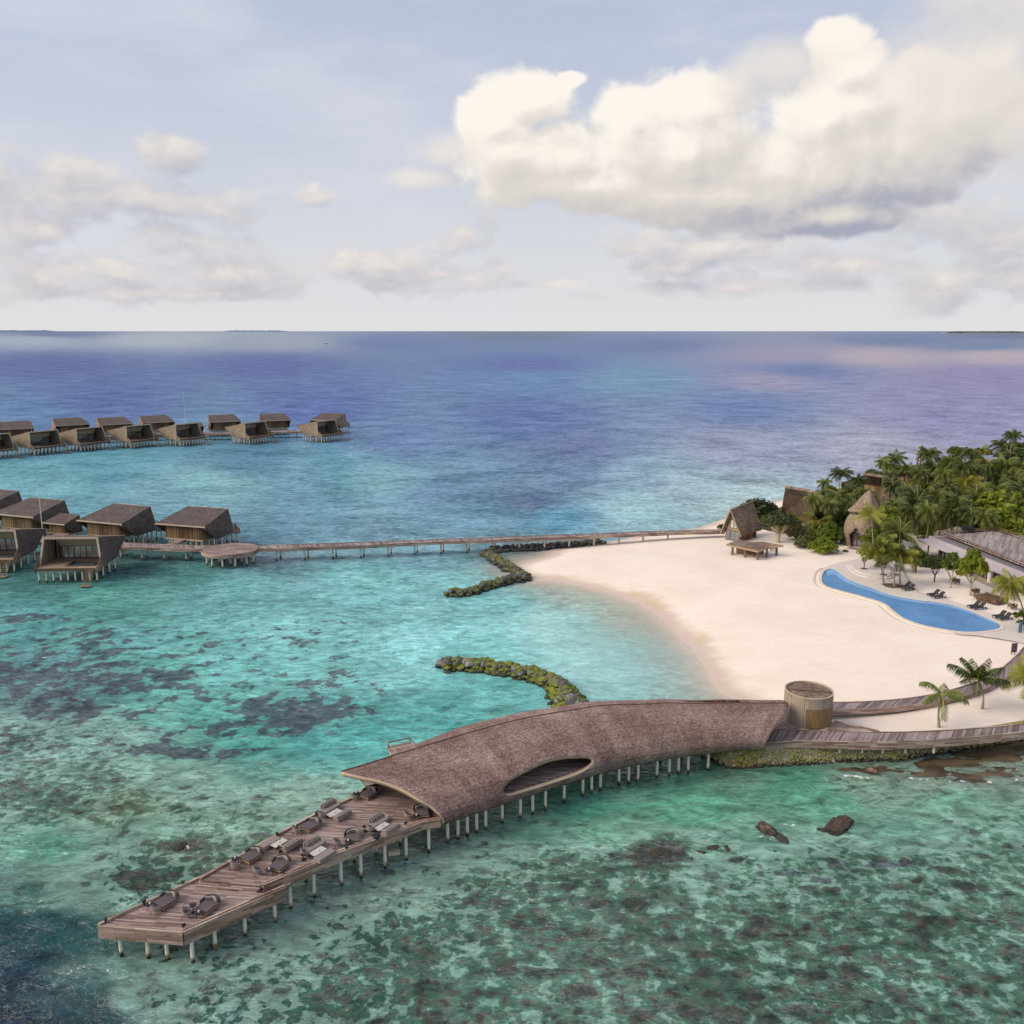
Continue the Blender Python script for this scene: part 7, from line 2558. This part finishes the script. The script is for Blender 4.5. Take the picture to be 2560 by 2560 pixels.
T(*c4(1310, 730), 'dark green shrub at the near corner of the pavilion roof', 52, 'dome', 'leaf', vs=1.5)
T(*c4(1800, 745), 'biggest round tree, spreading above the pavilion roof deck', 215, 'dome', 'leaf', vs=1.25)
T(*c4(1660, 700), 'round tree at the left flank of the biggest tree', 90, 'dome2', 'leaf', vs=1.1)
T(*c4(940, 922), 'slender sapling on the upper terrace', 40, 'tree2', 'leaf', vs=1.9, z=ZP + .46)
T(*c4(1022, 905), 'bare-branched shrub on the upper terrace', 70, 'sparse', 'leaf_o', vs=.8, bark='bark_pale', z=ZP + .46)
T(*c4(1062, 955), 'thin-stemmed small tree at the front of the upper terrace', 36, 'tree2', 'leaf_o', vs=2.0, z=ZP + .46)
T(*c4(1142, 942), 'dark green small tree right of the terrace steps', 60, 'tree', 'leaf_d', vs=1.2)
T(*c4(1258, 945), 'thick-trunked dark tree on the planted sand behind the palms', 70, 'tree', 'leaf', vs=1.25)
T(*c4(1378, 1003), 'olive many-stemmed tree in front of the pavilion eave', 62, 'tree', 'leaf_o', vs=1.5)
T(*c4(1478, 1040), 'light green tree with forked pale trunk before the pavilion', 64, 'tree2', 'leaf', vs=1.9, bark='bark_pale')
T(*c4(1596, 1088), 'tall bright green tree before the pavilion glazing', 82, 'tree', 'leaf_b', vs=1.9, bark='bark_pale')
T(*c4(1930, 1300), 'green shrub at the right edge behind the slate board', 78, 'tree2', 'leaf', vs=.9)
T(*c4(60, 672), 'small green bush on the shore left of the A-frame hut', 30, 'dome', 'leaf', vs=.8)
T(*c4(1300, 905), 'dark low shrub under the pavilion corner', 40, 'dome', 'leaf_d', vs=1.0)
T(*c4(1215, 870), 'green shrub between the terrace and the pavilion corner', 46, 'dome2', 'leaf', vs=1.2)
T(*c4(1130, 830), 'green tree behind the poolside palms', 74, 'tree', 'leaf', vs=1.2)
T(*c4(1100, 690), 'leafy green tree filling the gap right of the tower', 78, 'dome', 'leaf', vs=1.3)
T(*c4(905, 700), 'bright green shrub hugging the right foot of the tower', 46, 'dome2', 'leaf_b', vs=1.3)
T(*c4(1185, 650), 'yellow-green tree behind the broad yellow-ribbed palm', 66, 'dome', 'leaf_b', vs=1.5)
T(*c4(620, 740), 'bright green shrub left of the brightest heaped shrubs', 48, 'dome2', 'leaf_b', vs=1.3)
T(*c4(1540, 660), 'mid-green tree left of the biggest round tree', 72, 'dome', 'leaf', vs=1.4)
gl_lab = 'dark green undergrowth shrub filling the grove floor'
wpoly = [(p.x, p.y) for p in wf_]
cnt = 0
tries = 0
while cnt < 80 and tries < 4000:
    tries += 1
    x = prng.uniform(35, 175); y = prng.uniform(160, 330)
    if not inside(np.array([x]), np.array([y]), wpoly)[0]:
        continue
    px_, py_ = PX(x, y, 1.7)
    if px_ > 2650: continue
    if seg_dist(np.array([x]), np.array([y]), wpoly, True)[0] < 2.5: continue
    a_ = (Vector((x, y, 0)) - Vector((e0.x, e0.y, 0)))
    if a_.dot(u_ * 1.0) > -3 and a_.dot(v_) > -2 and a_.dot(v_) < 30 and a_.dot(Vector((e1 - e0).normalized())) > -3: continue
    if math.hypot(x - tow.location.x, y - tow.location.y) < 6: continue
    cnt += 1
    ppm = 2560 * FOC / (y * _c + 43.3 * _s)
    tree(px_, py_, gl_lab, prng.uniform(1.7, 3.0) * ppm * 2.477, prng.choice(['dome', 'dome2', 'dome']), prng.choice(['leaf_d', 'leaf_d', 'leaf_d', 'leaf', 'leaf']), 'undergrowth shrubs of the grove', vs=prng.uniform(.8, 1.2), z=GZ(x, y))

# ------------------------------------------------------------------ furniture on the bar's deck
AX = math.atan2(up_left[2][1] - up_left[0][1], up_left[2][0] - up_left[0][0])      # along the deck, towards the roof
M['char_rope'] = plain('charcoal_rope', (.105, .085, .080), .95, 18, .35)
def make_daybed(label, group, cover='char'):
    """lies along X, head at +X"""
    t = thing('daybed', label, 'daybed', (0, 0, 0), 0, group)
    b = MB()
    out = [(-1.0, -.72), (.35, -.80), (.85, -.62), (1.08, -.2), (1.08, .25), (.85, .65), (.35, .82), (-1.0, .78)]
    b.prism(out, .26, .34).build('base', M['teak'], t)
    MB().prism([(x * .95, y * .93) for x, y in out], .34, .52).build('mattress', M[cover], t)
    arc = catmull([(-.05, .86, 0), (.40, .84, 0), (.90, .64, 0), (1.12, .22, 0), (1.12, -.2, 0), (.95, -.55, 0), (.80, -.66, 0)], 4)
    m = MB()
    n = len(arc)
    vs = []
    for i, p in enumerate(arc):
        u = i / (n - 1)
        h = .24 + .24 * math.sin(math.pi * min(1, .10 + u * .9)) ** .6
        q = p * 1.07
        vs += [(p.x, p.y, .3), (q.x * 1.02, q.y * 1.02, .3 + h), (q.x * 1.06, q.y * 1.06, .3 + h), (q.x, q.y, .3)]
    fs = []
    for i in range(n - 1):
        for k in range(4):
            fs.append((4 * i + k, 4 * i + (k + 1) % 4, 4 * i + 4 + (k + 1) % 4, 4 * i + 4 + k))
    fs += [(0, 1, 2, 3), (4 * n - 4, 4 * n - 1, 4 * n - 2, 4 * n - 3)]
    m.add(vs, fs).build('backrest', M['char_rope'] if cover == 'char' else M['rattan'], t)
    for (x, y, a, c) in ((.62, .40, .5, 'grey'), (.80, -.08, -.05, 'wicker'), (.58, -.50, -.6, 'grey')):
        MB().rbox((0, 0, 0), (.20, .60, .48), 0, .05).build('pillow', M[c], t, loc=(x, y, .70)).rotation_euler = (0, -.3, a)
    for x in (-.92, .75):
        for y in (-.6, .6): MB().box((x, y, .13), (.07, .07, .26)).build('leg', M['teak'], t)
    return t
def make_chair(label, group):
    """tub chair, opens towards -X"""
    t = thing('tub_chair', label, 'armchair', (0, 0, 0), 0, group)
    MB().tube([(0, 0, .36), (0, 0, .46)], [.34, .36], 16).build('seat', M['char'], t)
    m = MB(); vs = []; n = 15
    for i in range(n):
        a = R(-125) + R(250) * i / (n - 1)
        h = .50 + .32 * math.cos(a * .62) ** 2
        for rr, z in ((.37, .36), (.44, h + .05), (.39, h + .05), (.33, .36)):
            vs.append((rr * math.cos(a), rr * math.sin(a), z))
    fs = []
    for i in range(n - 1):
        for k in range(4): fs.append((4 * i + k, 4 * i + 4 + k, 4 * i + 4 + (k + 1) % 4, 4 * i + (k + 1) % 4))
    fs += [(0, 1, 2, 3), (4 * n - 4, 4 * n - 1, 4 * n - 2, 4 * n - 3)]
    m.add(vs, fs).build('backrest', M['wicker'], t)
    for sx, sy in ((1, 1), (1, -1), (-1, 1), (-1, -1)):
        MB().tube([(sx * .36, sy * .34, 0), (sx * .24, sy * .24, .38)], .022, 6).build('leg', M['black'], t)
    return t
def make_rtable(label, group):
    t = thing('side_table', label, 'side table', (0, 0, 0), 0, group)
    MB().tube([(0, 0, .50), (0, 0, .54)], .34, 20, smooth=False).build('table_top', M['black'], t)
    for a in range(3):
        MB().tube([(.30 * math.cos(a * 2.09), .30 * math.sin(a * 2.09), 0), (.26 * math.cos(a * 2.09), .26 * math.sin(a * 2.09), .5)], .02, 6).build('leg', M['black'], t)
    return t
def make_ptable(label, group):
    t = thing('pedestal_table', label, 'side table', (0, 0, 0), 0, group)
    MB().box((0, 0, .56), (.46, .46, .04)).build('table_top', M['black'], t)
    MB().box((0, 0, .28), (.07, .07, .52)).build('stem', M['black'], t)
    MB().box((0, 0, .02), (.40, .40, .04)).build('base', M['black'], t)
    return t
def make_ctable(label, group):
    t = thing('coffee_table', label, 'coffee table', (0, 0, 0), 0, group)
    MB().box((0, 0, .36), (1.5, .82, .05)).build('table_top', M['tabletop'], t)
    for x in (-.68, .68):
        for y in (-.36, .36): MB().box((x, y, .17), (.05, .05, .34)).build('leg', M['black'], t)
    return t
def make_sofa(label, group):
    """seat runs along X, back at +Y, arm at +X"""
    t = thing('sofa', label, 'sofa', (0, 0, 0), 0, group)
    MB().box((0, 0, .20), (2.1, .92, .16)).build('base', M['wicker'], t)
    for x in (-.52, .52): MB().rbox((x, -.04, .38), (1.02, .84, .20), 0, .05).build('seat_cushion', M['grey'], t)
    MB().slab([(-.7, .36, .25), (1.05, .36, .25), (1.05, .50, .86), (-.7, .50, .86)], .12).build('backrest', M['wicker'], t)
    MB().slab([(.98, -.34, .25), (.98, .44, .25), (1.10, .46, .84), (1.10, -.34, .70)][::-1], .10).build('armrest', M['wicker'], t)
    for x in (-.35, .2, .72): MB().rbox((0, 0, 0), (.50, .16, .40), 0, .05).build('pillow', M['grey'], t, loc=(x, .28, .66)).rotation_euler = (-.25, 0, .05)
    for x in (-.95, .95):
        for y in (-.36, .36): MB().box((x, y, .06), (.06, .06, .12)).build('leg', M['black'], t)
    return t
def make_ottoman(label, group, l=2.0):
    t = thing('ottoman', label, 'ottoman', (0, 0, 0), 0, group)
    MB().box((0, 0, .18), (l, .84, .16)).build('base', M['wicker'], t)
    for x in (-l / 4, l / 4): MB().rbox((x, 0, .36), (l / 2 - .02, .84, .20), 0, .05).build('seat_cushion', M['grey'], t)
    for x in (-l / 2 + .1, l / 2 - .1):
        for y in (-.34, .34): MB().box((x, y, .05), (.06, .06, .10)).build('leg', M['black'], t)
    return t
PROTO = {}
MAKE = {'daybed': (make_daybed, 'daybeds on the bar deck'), 'chair': (make_chair, 'tub chairs on the bar deck'), 'rtable': (make_rtable, 'round side tables on the bar deck'), 'ptable': (make_ptable, 'pedestal tables on the bar deck'),
        'ctable': (make_ctable, 'coffee tables on the bar deck'), 'sofa': (make_sofa, 'sofas on the bar deck'), 'ottoman': (make_ottoman, 'ottomans on the bar deck')}
def place(kind, q, z, ang, label, scale=1.0, lift=.25):
    scale *= .88
    f, g = MAKE[kind]
    x, y = W(*q, z + lift)
    if kind not in PROTO:
        o = f(label, g); PROTO[kind] = o
        o.location = (x, y, z + .004); o.rotation_euler = (0, 0, ang); o.scale = (scale,) * 3
    else:
        o = dup(PROTO[kind], (x, y, z + .004), ang, label, scale=scale)
    return o
A0 = AX
place('daybed', cl(900, 500), ZL, A0 + .1, 'charcoal daybed on the lowest deck, against its far kerb', .88)
place('daybed', cl(1400, 560), ZL, A0 + .25, 'charcoal daybed on the lowest deck, towards its near kerb', .88)
place('daybed', cu(110, 710), ZU, A0 + .05, 'charcoal daybed at the far kerb just above the steps', .88)
place('daybed', cu(370, 790), ZU, A0 + .3, 'charcoal daybed at the near side just above the steps', .88)
place('daybed', cu(660, 425), ZU, A0 + .05, 'charcoal daybed at the far kerb halfway up the deck', .88)
place('daybed', cu(1050, 535), ZU, A0 + .75, 'charcoal daybed at the near kerb halfway up the deck', .88)
place('daybed', cu(1690, 300), ZU, A0 + .85, 'charcoal daybed half under the roof mouth at the near kerb', .88)
place('daybed', cu(1195, 130), ZU, A0 + .1, 'brown daybed under the roof mouth at the far kerb', .85)
place('chair', cl(772, 610), ZL, A0 + 3.4, 'pale tub chair beside the far daybed on the lowest deck')
place('chair', cl(1150, 655), ZL, A0 + 2.2, 'tub chair with dark cushion beside the near daybed on the lowest deck')
place('chair', cu(165, 850), ZU, A0 + 2.6, 'pale tub chair just above the steps, near side')
place('chair', (588, 2166), ZU, A0 + 3.3, 'pale tub chair just above the steps, far side')
place('chair', cu(605, 690), ZU, A0 + 2.5, 'tub chair at the end of the middle coffee table')
place('chair', cu(530, 478), ZU, A0 + 3.2, 'tub chair at the far kerb in front of the halfway daybed')
place('chair', cu(765, 335), ZU, A0 + 3.0, 'tub chair at the end of the farthest coffee table')
place('chair', cu(905, 590), ZU, A0 + 2.6, 'tub chair left of the daybed at the near kerb halfway up')
place('chair', cu(1215, 462), ZU, A0 + 3.0, 'tub chair at the end of the coffee table near the roof')
place('chair', cu(1562, 338), ZU, A0 + 2.6, 'tub chair left of the daybed half under the roof')
place('chair', cu(1062, 168), ZU, A0 + 3.3, 'tub chair in front of the brown daybed under the roof')
place('rtable', cl(700, 565), ZL, 0, 'round black table at the foot of the far daybed, lowest deck')
place('rtable', cl(1292, 665), ZL, 0, 'round black table at the foot of the near daybed, lowest deck')
place('rtable', cu(272, 855), ZU, 0, 'round black table in front of the near daybed above the steps')
place('rtable', (588, 2152), ZU, 0, 'round black table by the far daybed above the steps')
place('rtable', cu(515, 450), ZU, 0, 'round black table at the far kerb by the halfway daybed')
place('rtable', cu(1005, 588), ZU, 0, 'round black table below the halfway daybed at the near kerb')
place('rtable', cu(1640, 352), ZU, 0, 'round black table below the daybed half under the roof')
place('rtable', cu(1080, 142), ZU, 0, 'round black table by the brown daybed under the roof')
place('ptable', cl(1222, 590), ZL, .4, 'black pedestal table between the chair and near daybed, lowest deck', 1.15)
place('ptable', cu(378, 640), ZU, .3, 'black pedestal table behind the lowest grey sofa')
place('ptable', cu(590, 715), ZU, .3, 'black pedestal table by the chair of the middle sofa group')
place('ptable', cu(718, 330), ZU, .3, 'black pedestal table at the far kerb by the farthest sofa group')
place('ptable', cu(1160, 455), ZU, .3, 'black pedestal table left of the sofa group near the roof')
place('ctable', cu(362, 590), ZU, A0 + .05, 'pale coffee table of the lowest grey sofa group')
place('ctable', cu(725, 668), ZU, A0, 'pale coffee table of the middle sofa group at the near side')
place('ctable', cu(875, 312), ZU, A0, 'pale coffee table of the farthest sofa group')
place('ctable', cu(1315, 437), ZU, A0, 'pale coffee table of the sofa group near the roof')
place('sofa', cu(482, 600), ZU, A0 + math.pi, 'grey sofa with its back to the viewer, lowest sofa group', 1.0)
place('ottoman', cu(280, 583), ZU, A0, 'long grey ottoman at the far kerb, lowest sofa group')
place('sofa', cu(680, 625), ZU, A0, 'grey sofa with pillows facing the near kerb, middle group')
place('ottoman', cu(790, 702), ZU, A0, 'long grey ottoman along the near kerb, middle group')
place('sofa', cu(832, 270), ZU, A0, 'grey sofa at the far kerb, farthest group')
place('sofa', cu(952, 325), ZU, A0 + math.pi * .5 - 1.57 + math.pi, 'grey sofa across from the far-kerb one, farthest group', .9)
place('sofa', cu(1280, 400), ZU, A0, 'grey sofa facing the near kerb, group near the roof')
place('sofa', cu(1402, 455), ZU, A0 + math.pi, 'grey sofa with its back to the near kerb, group near the roof', .9)
x, y = W(*cu(1262, 530), ZU + .1)
tag(MB().tube([(x, y, ZU + .004), (x, y, ZU + .25), (x, y, ZU + .3)], [.34, .36, .26], 16).build('pouf', M['black']), 'round black pouf on the deck between daybed and sofa', 'pouf')
x, y = W(*cu(1440, 335), ZU)
# small black spotlights along the kerbs
sp = None
for i, (q, z, lb) in enumerate(((cl(1098, 290), ZL, 'at the far kerb of the lowest deck by the steps'), (cl(630, 528), ZL, 'at the far kerb by the round table, lowest deck'), (cl(162, 742), ZL, 'at the far outer corner of the lowest deck'), (cl(1108, 812), ZL, 'at the near outer corner of the lowest deck'),
                                (cu(345, 515), ZU, 'at the far kerb behind the long ottoman'), (cu(722, 312), ZU, 'at the far kerb by the farthest sofa group'), (cu(402, 872), ZU, 'by the near daybed above the steps'), (cu(990, 640), ZU, 'at the near kerb below the halfway daybed'),
                                (cu(1540, 418), ZU, 'at the near kerb close to the roof mouth'), (cu(198, 1030), ZL, 'beside the steps at the near kerb'))):
    x, y = W(*q, z + .15)
    lab = 'small black kerb spotlight ' + lb
    if sp is None:
        sp = thing('spotlight', lab, 'spotlight', (x, y, z), 0, 'small spotlights along the deck')
        MB().tube([(0, 0, 0), (0, 0, .25)], .05, 8).build('stem', M['black'], sp)
        MB().tube([(-.12, 0, .33), (.12, 0, .36)], .11, 10).build('head', M['black'], sp)
    else:
        dup(sp, (x, y, z), i * 1.3, lab)
cdl = None
for i, (q, z, zt_) in enumerate(((cl(703, 545), ZL, .475), (cl(1285, 640), ZL, .475), (cu(272, 838), ZU, .475), ((589, 2147), ZU, .475), (cu(513, 442), ZU, .475), (cu(1003, 575), ZU, .475), (cu(1633, 342), ZU, .475), (cu(1077, 133), ZU, .475), (cu(362, 573), ZU, .339), (cu(727, 655), ZU, .339), (cu(873, 298), ZU, .339), (cu(1313, 425), ZU, .339))):
    x, y = W(*q, z + zt_ + .06)
    if cdl is None:
        cdl = tag(MB().tube([(0, 0, 0), (0, 0, .06), (0, 0, .14)], [.05, .07, .06], 10).build('candle_holder', M['white']), 'small white candle holder standing on a deck table', 'candle holder', 'candle holders on the deck tables')
        o = cdl
    else:
        o = copy_obj(cdl)
    tops = [p for k_, p in ((k_, p) for p in COL.objects if (p.name.startswith('side_table') or p.name.startswith('coffee_table')) for k_ in (0,))]
    b_ = min(tops, key=lambda p: (p.location.x - x) ** 2 + (p.location.y - y) ** 2)
    o.location = (b_.location.x, b_.location.y, z + zt_ + .006)

# ------------------------------------------------------------------ far away: islands, a boat
M['far_green'] = plain('far_trees', (.05, .075, .05), .9, .02, .4)
M['far_blue'] = plain('hazy_trees', (.13, .18, .25), .9, .002, .15)  # distance haze painted into the blue tint
M['far_sand'] = plain('far_sand', (.5, .44, .36), .9, .02, .1)
def island(px0, px1, base_py, hpx, label, mat, beach=False, seed=1):
    x0, y = W(px0, base_py)[0], W(1280, base_py)[1]
    x1 = W(px1, base_py)[0]
    ppm = 2560 * FOC / (y * _c)
    hh = hpx / ppm
    t = thing('island', label, 'island', ((x0 + x1) / 2, y, 0), 0, 'low islands on the horizon')
    hw = (x1 - x0) / 2
    r = random.Random(seed)
    n = 90
    prof = []
    for i in range(n + 1):
        u = i / n
        e = min(1, min(u, 1 - u) * 9) ** .7
        prof.append((-hw + 2 * hw * u, hh * e * (.72 + .38 * mnoise.noise(Vector((u * 26, seed, 0))) + .18 * mnoise.noise(Vector((u * 80, seed, 3))))))
    dep = hw * .35
    vs, fs = [], []
    for j, k in enumerate((0, .35, 1, .8, .1)):
        for (x, z) in prof:
            vs.append((x, (-dep, -dep * .9, -dep * .4, dep * .4, dep)[j], max(.02 * hh, z * k)))
    for j in range(4):
        for i in range(n):
            fs.append((j * (n + 1) + i, j * (n + 1) + i + 1, (j + 1) * (n + 1) + i + 1, (j + 1) * (n + 1) + i))
    MB().add(vs, fs).build('trees', M[mat], t)
    b = [(hw * 1.06 * math.cos(a), dep * 1.25 * math.sin(a)) for a in np.linspace(0, 2 * math.pi, 40, endpoint=False)]
    MB().prism(b, -.5 * hh, hh * (.16 if beach else .05)).build('beach', M['far_sand'] if beach else M[mat], t)
island(2362, 2552, 832.6, 5.5, 'low green island with a pale beach on the horizon at right', 'far_green', True, 2)
island(-60, 140, 829.2, 4.5, 'faint blue island at the left end of the horizon', 'far_blue', False, 3)
island(560, 722, 828.9, 3.6, 'faint low blue island on the horizon left of centre', 'far_blue', False, 4)
x, y = W(815, 859)
bt = thing('boat', 'tiny dark boat far out by the pale reef', 'boat', (x, y, 0), R(4))
MB().prism([(-7, -1.6), (5, -1.6), (8.5, 0), (5, 1.6), (-7, 1.6)], -.3, 1.5).build('hull', M['far_blue'], bt)
MB().box((-1.5, 0, 2.4), (6, 2.6, 1.8), 0, 0, .85).build('cabin', M['white'], bt)
